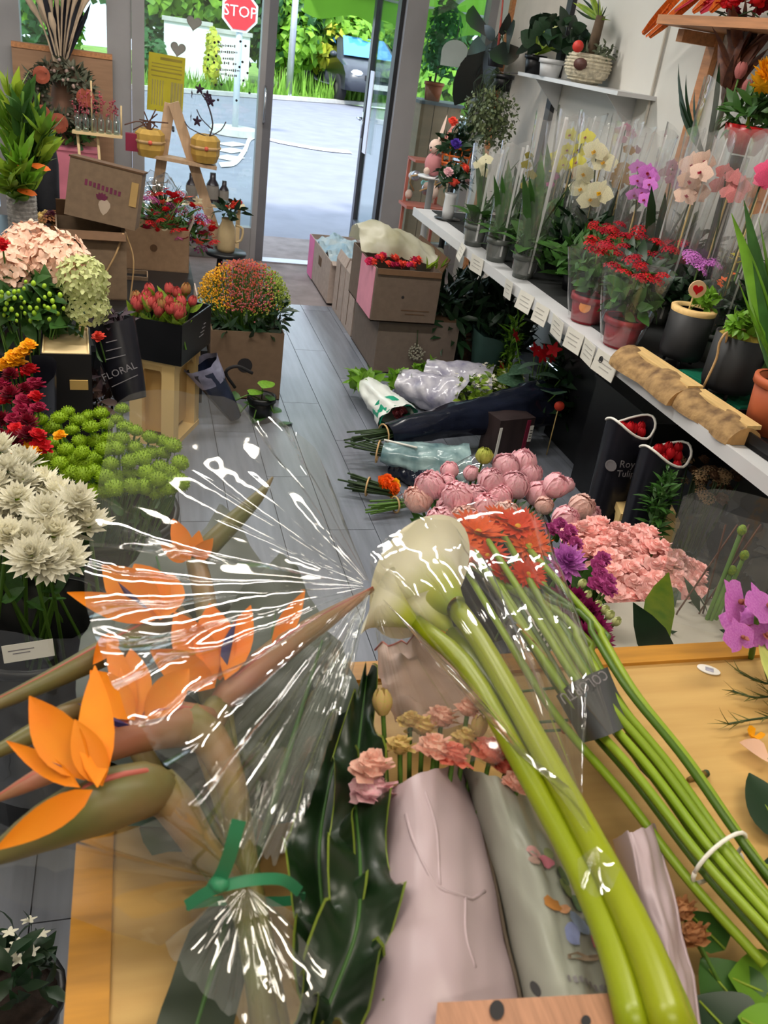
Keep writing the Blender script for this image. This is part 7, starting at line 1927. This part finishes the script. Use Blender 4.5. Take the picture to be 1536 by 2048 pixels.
ruffled('second ruffled dark leaf half under the bunched cellophane', [(700, 1420, .02), (660, 1560, .03), (640, 1700, .04), (655, 1860, .03), (690, 2010, .02), (700, 2080, .01)], [10, 50, 66, 72, 80, 60], 2.0)

# ---- calla lilies
M_calla = bpy.data.materials.new('calla_white'); M_calla.use_nodes = True
nt = M_calla.node_tree; pn = nt.nodes['Principled BSDF']; tc = nt.nodes.new('ShaderNodeTexCoord'); sp_ = nt.nodes.new('ShaderNodeSeparateXYZ'); rp = nt.nodes.new('ShaderNodeValToRGB')
nt.links.new(tc.outputs['Object'], sp_.inputs[0]); nt.links.new(sp_.outputs['Z'], rp.inputs['Fac']); nt.links.new(rp.outputs['Color'], pn.inputs['Base Color'])
rp.color_ramp.elements[0].position = .0; rp.color_ramp.elements[0].color = srgb((128, 150, 24)); rp.color_ramp.elements[1].position = .05; rp.color_ramp.elements[1].color = srgb((240, 236, 214))
e = rp.color_ramp.elements.new(.022); e.color = srgb((178, 184, 66))
pn.inputs['Roughness'].default_value = .45; pn.inputs['Subsurface Weight'].default_value = .15; pn.inputs['Subsurface Radius'].default_value = (.02, .02, .01)
M_cstem = mat('calla_stem', (116, 136, 14), .32, .12, 6, stretch=(1, 1, .3), col2=(146, 156, 18), spec=.5)
def calla(label, base, tip, L, R, stem, spin=0.0):
    B, T = PZ(*base), PZ(*tip)
    t = thing('calla_lily', label, 'flower', B)
    t.rotation_mode = 'QUATERNION'; t.rotation_quaternion = (T - B).to_track_quat('Z', 'Y') @ Euler((0, 0, spin)).to_quaternion()
    def fn(u, v):
        a = 2 * PI * v * 1.05
        lip = .5 + .5 * math.cos(a)                      # 1 at the pointed lip
        r = R * (.2 + .86 * u ** 1.25 * (1 + .12 * lip)) + R * .05 * math.sin(a * 3 + 1) * u * u
        z = L * u * (.78 + .3 * lip ** 3)
        if u > .8: q = (u - .8) / .2; r += R * .16 * q * q; z -= L * .05 * q * q
        return (r * math.cos(a), r * math.sin(a), z)
    MB().grid(fn, 16, 36).build('spathe', M_calla, t)
    MB().tube([(0, 0, L * .12), (.003, 0, L * .35), (.004, 0, L * .55)], [.008, .009, .005], 10).build('spadix', M_pgold, t)
    S = path([s[:3] for s in stem]); sp2 = bez(S, 16); ws = [s[3] for s in stem]; rad = []
    for i in range(len(sp2)):
        f = i / (len(sp2) - 1) * (len(ws) - 1); k = min(int(f), len(ws) - 2); rad.append(pxr(sp2[i], ws[k] + (ws[k + 1] - ws[k]) * (f - k)))
    mb = MB().tube(sp2, rad, 14)
    Mi = Matrix.LocRotScale(t.location, t.rotation_quaternion, None).inverted(); mb.v = [tuple(Mi @ V(p)) for p in mb.v]
    mb.build('stem', M_cstem, t)
    return t
LIPA = 3.0
calla('large white calla lily bloom on a thick yellow-green stem', (912, 1212, 1.085), (806, 1124, 1.075), .092, .066, [(912, 1216, 1.075, 42), (965, 1290, 1.085, 42), (1078, 1490, 1.09, 48), (1192, 1700, 1.09, 60), (1290, 1900, 1.085, 76), (1350, 2075, 1.075, 88)], LIPA)
calla('half-open greenish calla lily beside the large white one', (835, 1250, 1.06), (748, 1195, 1.085), .07, .034, [(832, 1248, 1.06, 38), (930, 1330, 1.07, 40), (1040, 1520, 1.075, 46), (1150, 1720, 1.075, 56), (1228, 1900, 1.07, 66), (1275, 2075, 1.06, 78)], 1.0)
calla('third calla lily stem tucked under the other two', (905, 1270, 1.05), (860, 1225, 1.06), .06, .03, [(905, 1268, 1.05, 36), (985, 1370, 1.055, 44), (1100, 1540, 1.06, 50), (1215, 1740, 1.06, 60), (1320, 1950, 1.055, 66), (1372, 2080, 1.05, 70)], 0)
CT = PZ(1192, 1692, 1.115)
tc_ = thing('calla_cellophane', 'clear cellophane cone around the calla lilies', 'cellophane', (CT.x, CT.y, TT))
sheet(CT, [(748, 1175, 1.11), (742, 1110, 1.135), (800, 1062, 1.15), (870, 1048, 1.155), (950, 1100, 1.15), (1000, 1190, 1.13)], pleats=6, amp=.016, nu=22, sub=6, parent=tc_, name='upper_sheet', rough=.005, curve=.03)
sheet(G, [(752, 1300, 1.07), (790, 1420, 1.06), (840, 1490, 1.06), (950, 1535, 1.055), (1045, 1512, 1.065), (1120, 1590, 1.09), (1185, 1685, 1.11)], pleats=8, amp=.018, nu=20, sub=6, parent=tc_, name='lower_sheet', rough=.005)
sheet(CT, [(1150, 1730, 1.11), (1170, 1790, 1.11), (1215, 1790, 1.11), (1240, 1740, 1.11)], pleats=3, amp=.01, nu=6, sub=4, parent=tc_, name='gathered_end')

# ---- paper sleeves
def paper(name, label, left, right, zl, bulge, mt_, cat='paper wrap', nu=40, nv=26, wr=.006, seed=0.0):
    n = len(left)
    def fn(u, v):
        f = u * (n - 1); k = min(int(f), n - 2); q = f - k
        a = V(left[k]).lerp(V(left[k + 1]), q); b = V(right[k]).lerp(V(right[k + 1]), q); c = a.lerp(b, v)
        arch = math.sin(PI * min(1, max(0, v))) ** .55
        z = zl + bulge * arch * (1 - .12 * u)
        p = PZ(c.x, c.y, z)
        return p + V((0, 0, 1)) * (wr * (noise.noise(V((u * 5 + seed, v * 3, seed))) + 1.2 * abs(noise.noise(V((u * 3 - v * 2 + seed, v * 2.5, 4 + seed)))) + 1.3 * abs(noise.noise(V((u * .8 + seed, v * 5 + u * 1.5, 9 + seed))))))
    o = fn(1, .5); t = thing(name, label, cat, (o.x, o.y, TT))
    MB().grid(fn, nu, nv).build('paper', mt_, t, world=True)
    return t, fn
M_pinkp = mat('pink_wrap_paper', (172, 154, 160), .4, .06, 5, rnd=0, bump=.1); M_greyp = mat('printed_film_paper', (154, 157, 146), .35, .06, 5, rnd=0)
t1, f1 = paper('pink_paper_sleeve', 'pale pink paper sleeve over peach flowers on the table', [(742, 1590), (735, 1700), (720, 1900), (690, 2080)], [(925, 1520), (965, 1660), (1010, 1850), (1055, 2080)], .955, .095, M_pinkp, seed=1.0)
MB().tube([f1(u, .985) + V((0, 0, .001)) for u in [i / 16 for i in range(17)]], .0022, 5).build('dark_seam', mat('seam_brown', (96, 84, 70), .6, .1), t1, world=True)
t2, f2 = paper('printed_paper_sleeve', 'grey-green paper sleeve with a printed flower motif', [(915, 1528), (965, 1680), (1010, 1850), (1055, 2080)], [(1062, 1592), (1140, 1730), (1205, 1880), (1262, 2080)], .96, .07, M_greyp, seed=4.0)
for k, pp_ in enumerate(([(.18, .35), (.36, .42), (.5, .55), (.56, .75), (.55, .9)], [(.1, .55), (.3, .6), (.5, .58)], [(.56, .75), (.68, .72), (.78, .76)])):
    MB().tube([f1(q.x, q.y) - V((0, 0, .0006)) for q in bez([V((a, b, 0)) for a, b in pp_], 14)], .0018, 5).build('crease', M_pinkp, t1, world=True)
def decal(t_, f_, pts, mt_, nm, lift=.0025):
    P = [f_(u, v) + V((0, 0, lift)) for u, v in pts]; c = sum(P, V()) / len(P)
    MB().add([c] + P, [(0, i + 1, (i + 1) % len(P) + 1) for i in range(len(P))]).build(nm, mt_, t_, world=True)
def blob(t_, f_, u, v, ru, rv, mt_, nm, n=11):
    decal(t_, f_, [(u + ru * math.cos(a) * rnd(.75, 1.15), v + rv * math.sin(a) * rnd(.75, 1.15)) for a in [2 * PI * i / n for i in range(n)]], mt_, nm)
random.seed(55)
pr = lambda nm, c: mat(nm, c, .6, .25, 40, rnd=0)
for (u, v, ru, rv, c, nm) in ((.36, .55, .03, .1, (196, 150, 150), 'a'), (.37, .68, .028, .08, (206, 120, 140), 'b'), (.40, .5, .02, .07, (170, 140, 130), 'c'), (.42, .82, .04, .06, (96, 124, 84), 'd'), (.47, .8, .04, .07, (130, 150, 90), 'e'), (.52, .88, .04, .05, (84, 110, 90), 'd'), (.33, .74, .025, .05, (150, 160, 110), 'f'),
                            (.57, .55, .03, .1, (178, 120, 60), 'g'), (.585, .66, .02, .06, (206, 150, 110), 'h'), (.63, .78, .045, .1, (140, 158, 190), 'i'), (.68, .66, .04, .08, (136, 146, 190), 'j'), (.70, .9, .035, .07, (206, 96, 124), 'k'), (.50, .96, .03, .03, (150, 60, 130), 'l'), (.75, .72, .012, .18, (150, 130, 110), 'm'), (.62, .9, .05, .03, (120, 150, 120), 'n')):
    blob(t2, f2, u, v, ru, rv, pr('print_' + nm, c), 'printed_motif')
for k in range(9): decal(t2, f2, [(.815 + .004 * k, .5 + .05 * k), (.812 + .004 * k, .53 + .05 * k), (.832 + .004 * k + .006 * (k % 2), .535 + .05 * k), (.834 + .004 * k, .505 + .05 * k)], M_greyink, 'print_stroke')
t3, f3 = paper('pink_paper_sleeve', 'slim rolled pink paper sleeve right of the calla stems', [(1225, 1680), (1260, 1800), (1300, 1950), (1335, 2080)], [(1308, 1652), (1345, 1790), (1378, 1950), (1402, 2080)], .95, .06, M_pinkp, seed=7.0)
MB().tube([f3(u, .97) for u in [i / 10 for i in range(11)]], .002, 5).build('folded_edge', M_pinkp, t3, world=True)
# kraft strip with punched holes lying over the sleeve ends
t4, f4 = paper('kraft_strip', 'kraft board strip with dark punched holes across the sleeve ends', [(875, 2005), (865, 2100)], [(1245, 1985), (1260, 2100)], 1.05, .012, mat('kraft_board', (168, 124, 98), .7, .2, 8, stretch=(30, 2, 2), rnd=0), nu=6, nv=12, wr=.0, seed=2)
def hole(px, py, rx, ry, rot):
    pts = []
    for i in range(16):
        a = 2 * PI * i / 16; x, y = rx * math.cos(a), ry * math.sin(a)
        pts.append(PZ(px + x * math.cos(rot) - y * math.sin(rot), py + x * math.sin(rot) + y * math.cos(rot), 1.062))
    c = sum(pts, V()) / 16
    MB().add([c] + pts, [(0, i + 1, (i + 1) % 16 + 1) for i in range(16)]).build('punched_hole', M_ink, t4, world=True)
hole(994, 2020, 15, 20, 0); hole(1071, 1978, 9, 18, -.5); hole(1172, 2042, 10, 12, 0)
# ---- peach flowers at the mouth of the sleeves
random.seed(71)
M_pblush = petal('petal_blush', (244, 178, 160), (250, 212, 196)); M_pgy = petal('petal_greenish', (206, 196, 110), (224, 176, 130)); M_pcr = petal('petal_coral_soft', (236, 120, 104), (240, 160, 140))
for i, (px, py, s, mt_, kd) in enumerate(((766, 1425, .024, M_pgy, 'tulip'), (845, 1462, .022, M_pgy, 'carn'), (882, 1445, .024, M_pblush, 'carn'), (935, 1425, .02, M_pblush, 'carn'), (868, 1505, .026, M_pblush, 'carn'), (905, 1520, .024, M_pcr, 'carn'), (980, 1515, .028, M_pcr, 'carn'), (1012, 1540, .024, M_pcr, 'carn'), (745, 1545, .028, M_pblush, 'carn'), (745, 1590, .03, M_ppeony, 'carn'), (820, 1448, .018, M_pgy, 'carn'), (930, 1485, .02, M_pgy, 'carn'), (1035, 1575, .022, M_pblush, 'carn'), (955, 1470, .02, M_pgy, 'tulip'), (800, 1500, .02, M_pgy, 'carn'))):
    p = PZ(px, py, 1.03 + rnd(-.01, .015)); st = PZ(px + (880 - px) * .5, py + 260, .96); d = p - st
    flower('peach_alstroemeria', 'peach and coral flower at the mouth of the pink paper sleeves', 'flower', 'peach flowers in the paper sleeves', p, d + V((0, 0, .12)), s, d.length * .7, bloom(kd, mt_, i % 2), r=.0025, leaves=0)
# folded brown tissue behind them
t5, f5 = paper('brown_tissue', 'folded blush and brown tissue sheet behind the peach flowers', [(750, 1300), (760, 1390), (790, 1450)], [(900, 1290), (960, 1370), (1000, 1460)], .93, .05, mat('brown_tissue', (168, 134, 116), .6, .2, 9, rnd=0, col2=(206, 178, 168)), nu=14, nv=12, wr=.02, seed=3)
MB().tube([f5(0, i / 12) for i in range(13)], .0015, 4).build('folded_edge', M_rosy, t5, world=True)

# ---- orange gerbera bundle
BC = [(1000, 1120, .97), (1090, 1270, .985), (1180, 1420, .985), (1300, 1570, .98), (1425, 1745, .965), (1560, 1910, .95)]
bc = bez(path(BC), 24)
tb = thing('gerbera_bundle', 'bundle of orange gerberas with long green stems and a dark card collar', 'bouquet', V((bc[12].x, bc[12].y, TT)))
random.seed(88)
M_gst = mat('gerbera_stem', (112, 142, 26), .4, .2, 7, col2=(140, 164, 44)); M_gst2 = mat('gerbera_stem_dark', (74, 104, 28), .4, .2, 7)
heads = [(955, 1070, .05), (1035, 1058, .048), (915, 1098, .045), (1005, 1150, .028), (1060, 1095, .04), (975, 1115, .036), (940, 1050, .036), (1055, 1150, .03), (1000, 1040, .036)]
NS = 15
for k in range(NS):
    off = (k - NS / 2) / NS; pts = []
    for i, c in enumerate(bc):
        u = i / (len(bc) - 1); d = (bc[min(i + 1, len(bc) - 1)] - bc[max(i - 1, 0)]).normalized(); s = d.cross(V((0, 0, 1))).normalized()
        spread = .085 * (1 - u) + (.04 if u < .45 else .04 + .012 * (u - .45)) 
        pts.append(c + s * off * spread * 1.25 + V((0, 0, .018 * math.sin(k * 2.6) + .02)))
    if k < len(heads):
        hp_ = PZ(heads[k][0], heads[k][1], 1.0 + rnd(-.02, .02)); pts = [hp_ - V((0, 0, .012))] + pts[4:]
    MB().tube(bez(pts, 26), .0052 if k % 3 else .0042, 7).build('stem', M_gst if k % 3 else M_gst2, tb, world=True)
    if k < len(heads):
        o = inst('bloom', bloom('gerbera', [petal('petal_gerbera', (222, 86, 0)), petal('petal_orange_red', (214, 58, 0))][k % 2], k % 2), tb, hp_ - tb.location, (rnd(-.5, .3), rnd(-.4, .3), rnd(0, 6)), heads[k][2])
        inst('centre', bloom('bud', M_center), o, (0, 0, -.15), None, .3)
# dark collar card wrapped round the stems
q = path([(1112, 1392, 1.0), (1140, 1368, 1.035), (1180, 1348, 1.045), (1215, 1334, 1.02)]); q2 = path([(1165, 1486, .985), (1195, 1478, 1.02), (1230, 1465, 1.03), (1262, 1448, 1.005)])
A = bez(q, 12); B = bez(q2, 12)
MB().grid(lambda u, v: A[int(round(v * 12))].lerp(B[int(round(v * 12))], u) if len(A) > 12 else A[min(len(A) - 1, int(round(v * (len(A) - 1))))].lerp(B[min(len(B) - 1, int(round(v * (len(B) - 1))))], u), 6, 12).build('card_collar', mat('dark_card', (70, 72, 76), .45, .1, 6, rnd=0), tb, world=True)
m0 = PZ(1168, 1372, 1.052)
text('collar_print', 'COLORTU', .0175, M_greyink, frame(m0, PZ(1120, 1395, 1.03) - PZ(1215, 1340, 1.03), PZ(1190, 1470, 1.03) - PZ(1160, 1370, 1.05)), tb)
q = path([(1262, 1450, .97), (1330, 1530, .965), (1372, 1590, .96), (1345, 1605, .945), (1280, 1540, .945), (1240, 1480, .95)])
MB().add(q, [(0, 1, 2, 3, 4, 5)]).build('card_fold', mat('dark_card', (0, 0, 0)), tb, world=True)
# rubber band
bi = bc[int(len(bc) * .78)]; d = (bc[-1] - bc[-4]).normalized(); s = d.cross(V((0, 0, 1))).normalized()
MB().tube([bi + s * .038 * math.cos(a) + V((0, 0, .022 + .031 * math.sin(a))) for a in [2 * PI * i / 20 for i in range(21)]], .0022, 6).build('rubber_band', M_paper, tb, world=True)
MB().ball(bi - s * .04 + V((0, 0, .0)), .007, 5, 8).build('band_knot', M_paper, tb, world=True)
tg = thing('gerbera_cellophane', 'clear film cone around the orange gerberas', 'cellophane', (bc[14].x, bc[14].y, TT))
GT = PZ(1235, 1490, 1.03)
sheet(GT, [(868, 1098, 1.02), (880, 1050, 1.06), (960, 1010, 1.08), (1050, 1030, 1.08), (1090, 1060, 1.06), (1105, 1150, 1.03)], pleats=7, amp=.014, nu=20, sub=6, parent=tg, name='film_cone', rough=.005, curve=.02)
sheet(PZ(1160, 1690, 1.06), [(985, 1210, 1.08), (1040, 1180, 1.09), (1110, 1200, 1.08), (1170, 1300, 1.07)], pleats=6, amp=.012, nu=20, sub=6, parent=tg, name='side_film', rough=.005, curve=.02)
# orange-brown buds seen beneath the collar
for px, py in ((1118, 1375), (1140, 1440), (1125, 1460)):
    p = PZ(px, py, .96); flower('brown_bud', 'small orange-brown bud beneath the gerbera stems', 'flower', 'orange-brown buds under the gerbera stems', p, (.4, -.6, .6), .012, .08, bloom('bud', petal('bud_rust', (176, 104, 60))), r=.002)

# ---- small things on the table at the right
def onT(px, py, dz=.0): return PZ(px, py, TT + dz)
c = onT(1417, 1340, .001); t = thing('oval_tag', 'white oval paper tag lying on the table', 'tag', c, -.55)
MB().lathe([(.017, 0), (.017, .0012), (.001, .0013)], 24, None, True, ell=.6).build('disc', M_paper, t, False); MB().box((.001, 0, .0016), (.012, .009, .0004)).build('print_patch', mat('tag_print', (170, 170, 184), .6, .3, 90, rnd=0), t, False)
def sprig(label, pts, n, L):
    P = bez([PZ(a, b, TT + .012) for a, b in pts], 12); t = thing('pine_sprig', label, 'sprig', P[0])
    MB().tube(P, .0016, 5).build('twig', M_stemd, t, world=True)
    mb = MB()
    for k in range(n):
        p = P[int(rnd(0, .98) * len(P))]; dd = (P[0] - P[-1]).normalized() + V((rnd(-.9, .9), rnd(-.9, .9), rnd(-.1, .5)))
        mb.leaf(L * rnd(.6, 1.1), .0012, rnd(-.3, .3), .2, 'needle', aim(p, dd, 1, rnd(0, 6)) @ Matrix.Rotation(PI / 2, 4, 'X'), 3)
    mb.build('needles', mat('dry_needle', (96, 96, 44), .6, .3), t, world=True)
sprig('dry pine sprig next to the striped leaf on the table', [(1465, 1382), (1510, 1395), (1560, 1390)], 26, .03)
sprig('dry pine sprig with long forked twigs on the table', [(1458, 1448), (1500, 1440), (1560, 1432)], 26, .03)
sprig('short curved pine sprig behind the oval tag', [(1480, 1345), (1515, 1362), (1560, 1372)], 22, .028)
c = onT(1505, 1478, .004); t = thing('yellow_petal', 'yellow petal lying on the table', 'petal', c); 
for k in range(3): MB().leaf(.018, .008, .6, .4, 'round', RotZX(k * 2.1, .4), 4).build('petal', M_pgold, t)
P = [onT(1376, 1560, .004), onT(1395, 1552, .005), onT(1412, 1547, .005)]; t = thing('cut_stem_end', 'short brown cut stem end on the table', 'stem', P[0]); MB().tube(P, [.003, .0045, .0045], 8).build('stem', mat('cut_brown', (110, 84, 30), .6, .2), t, world=True); MB().ball(P[2], .005, 5, 8).build('dark_tip', M_stemd, t, world=True)
def tleaf(label, base, tip, w_, mt_, name='loose_leaf', bend=.25, dz=.012):
    A, B = onT(*base, dz), onT(*tip, dz); d = B - A; t = thing(name, label, 'leaf', A, math.atan2(d.y, d.x) - PI / 2)
    MB().leaf(d.length, w_, bend, .25, 'ovate', None, 8).build('blade', mt_, t); MB().tube([(0, d.length * u, .02 * bend * u + .001) for u in (0, .5, .9)], .0012, 5).build('midrib', M_leafy, t)
tleaf('dark green leaf at the right side of the table', (1580, 1690), (1490, 1560), .035, M_leafd)
tleaf('small dark leaf tip beside the rubber-banded stems', (1590, 1745), (1520, 1735), .018, M_leafd)
tleaf('pale yellow striped leaf at the table corner', (1600, 1420), (1510, 1268), .03, mat('striped_leaf', (222, 214, 130), .45, .3, 9, stretch=(8, 1, 1), col2=(150, 170, 80)), dz=.05)
c = onT(1540, 1520, .01); t = thing('pink_petal', 'thick pale pink petal at the table edge', 'petal', c); MB().leaf(.05, .02, .5, .5, 'ovate', RotZX(1.2, .1), 6).build('petal', M_ppeach, t); MB().ball((0, 0, 0), .004, 4, 6).build('claw', M_sepal, t)
# leaves and brown bits under the bundle
for k, (a, b, lab) in enumerate((((1500, 2040), (1395, 1925), 'green leaf beneath the gerbera stems'), ((1560, 2000), (1450, 1960), 'broad green leaf by the bottom of the gerbera stems'), ((1480, 2090), (1385, 2000), 'dark leaf beside the rolled pink sleeve'), ((1450, 1900), (1370, 1830), 'small leaf near the rubber band'), ((1560, 2080), (1470, 2040), 'fresh green leaf at the table front'))): tleaf(lab, a, b, .04 if k < 3 else .025, [M_leaf, M_leafb, M_leafd][k % 3], dz=.02 + .004 * k)
for k, (px, py, lab) in enumerate(((1365, 1830, 'dried brown bloom beside the rolled pink sleeve'), (1395, 1880, 'second dried brown bloom under the gerbera stems'))):
    p = onT(px, py, .05); flower('dried_bloom', lab, 'flower', None, p, (-.3, .5, .5), .022, .07, bloom('carn', petal('dried_tan', (170, 120, 80))), r=.002)
# ---- film around the white chrysanthemums and low plant by the table leg
t = thing('clear_sleeve', 'clear film sleeve around the white chrysanthemums', 'flower sleeve', (-.2, 1.5, .1))
sleeve(MB(), V((0, 0, .05)), V((0.02, -.05, .62)), .15, .215, 30, 12, .07, 1.3).build('film', F_fore, t)
c = PZ(60, 1880, .28); t = thing('small_white_plant', 'small leafy plant with tiny white flowers beside the table leg', 'potted plant', (c.x - .03, c.y, 0)); pot(t, .06, .14, M_black)
mb = MB(); foliage(mb, (0, 0, .22), (.07, .07, .05), 60, .05, .4, 'ovate'); mb.build('leaves', M_leafd, t, kind='stuff')
for k in range(9): inst('bloom', bloom('floret', M_pwhite), t, (rnd(-.05, .05), rnd(-.05, .05), rnd(.24, .265)), (rnd(-.5, .5), rnd(-.5, .5), 0), .016)
# ---- decals and poster on the left window
yg = YF - .006
c = PY(332, 168, yg); t = thing('yellow_poster', 'yellow printed notice taped inside the left window', 'poster', (c.x, yg, c.z)); k = mpp(c)
t.rotation_euler = (0, .04, 0)
MB().box((0, 0, 0), (70 * k, .0015, 104 * k)).build('sheet', mat('yellow_paper', (214, 198, 74), .7, .06, trans=.5, rnd=0), t, False)
for i, (x, z, w_, h_) in enumerate(((8, 44, 42, 5), (0, 34, 58, 2), (0, 28, 58, 2), (0, 21, 60, 3), (0, 12, 58, 2))): MB().box((x * k, -.0012, z * k), (w_ * k, .0006, h_ * k)).build('print_line', mat('olive_ink', (150, 134, 50), .7, .2, rnd=0), t, False)
for i in range(9): MB().box(((-26 + 5 * i if i < 5 else -18 + 6 * i) * k, -.0012, -18 * k), ((2 if i < 5 else 4.5) * k, .0006, 46 * k)).build('print_column', mat('grey_print', (160, 148, 84), .7, .2, rnd=0), t, False)
HEART = [(16 * math.sin(a) ** 3 / 17, (13 * math.cos(a) - 5 * math.cos(2 * a) - 2 * math.cos(3 * a) - math.cos(4 * a)) / 17) for a in [2 * PI * i / 28 for i in range(28)]]
for px, py, lab, rr in ((388, 46, 'grey heart sticker on the window above the plain wall', 16), (356, 98, 'grey heart sticker on the window above the yellow notice', 16)):
    c = PY(px, py, yg); r = rr * mpp(c); t = thing('heart_sticker', lab, 'sticker', c)
    MB().prism([(x * r, y * r) for x, y in HEART], .001, Matrix.Rotation(PI / 2, 4, 'X') @ Matrix.Rotation(-.12, 4, 'Z')).build('heart', mat('grey_vinyl', (128, 126, 122), .5, .1, rnd=0), t, False); MB().prism([(x * r * .8, y * r * .8) for x, y in HEART], .0004, Matrix.Translation((0, -.0011, 0)) @ Matrix.Rotation(PI / 2, 4, 'X') @ Matrix.Rotation(-.12, 4, 'Z')).build('inner_heart', mat('grey_vinyl_light', (140, 138, 132), .5, .1, rnd=0), t, False)
c = PY(465, 115, yg); t = thing('window_lettering', 'small dark lettering and dots stuck on the left window', 'sticker', c); k = mpp(c)
for (px, py) in ((429, 85), (437, 84), (481, 83), (491, 92), (417, 110), (432, 112), (428, 125), (415, 137), (485, 124), (479, 134), (487, 161), (431, 170), (436, 200), (473, 201), (499, 186), (443, 169), (495, 146), (416, 119)):
    p = PY(px, py, yg) - c; MB().lathe([(2.4 * k, 0), (2.4 * k, .001), (.0001, .0011)], 10, Matrix.Translation(p) @ Matrix.Rotation(PI / 2, 4, 'X')).build('dot', M_ink, t, False)
random.seed(3)
for (px, py, w_) in ((457, 91, 32), (456, 103, 40), (458, 117, 22), (455, 126, 12), (471, 128, 8), (456, 139, 44), (448, 148, 10), (466, 151, 18)):
    x = 0
    while x < w_:
        lw = rnd(1.5, 3.2); p = PY(px - w_ / 2 + x, py + .12 * x * .5, yg) - c
        MB().box(p, (lw * k, .0008, rnd(2.5, 5) * k)).build('letter_stroke', M_greyink, t, False); x += lw + 1.2
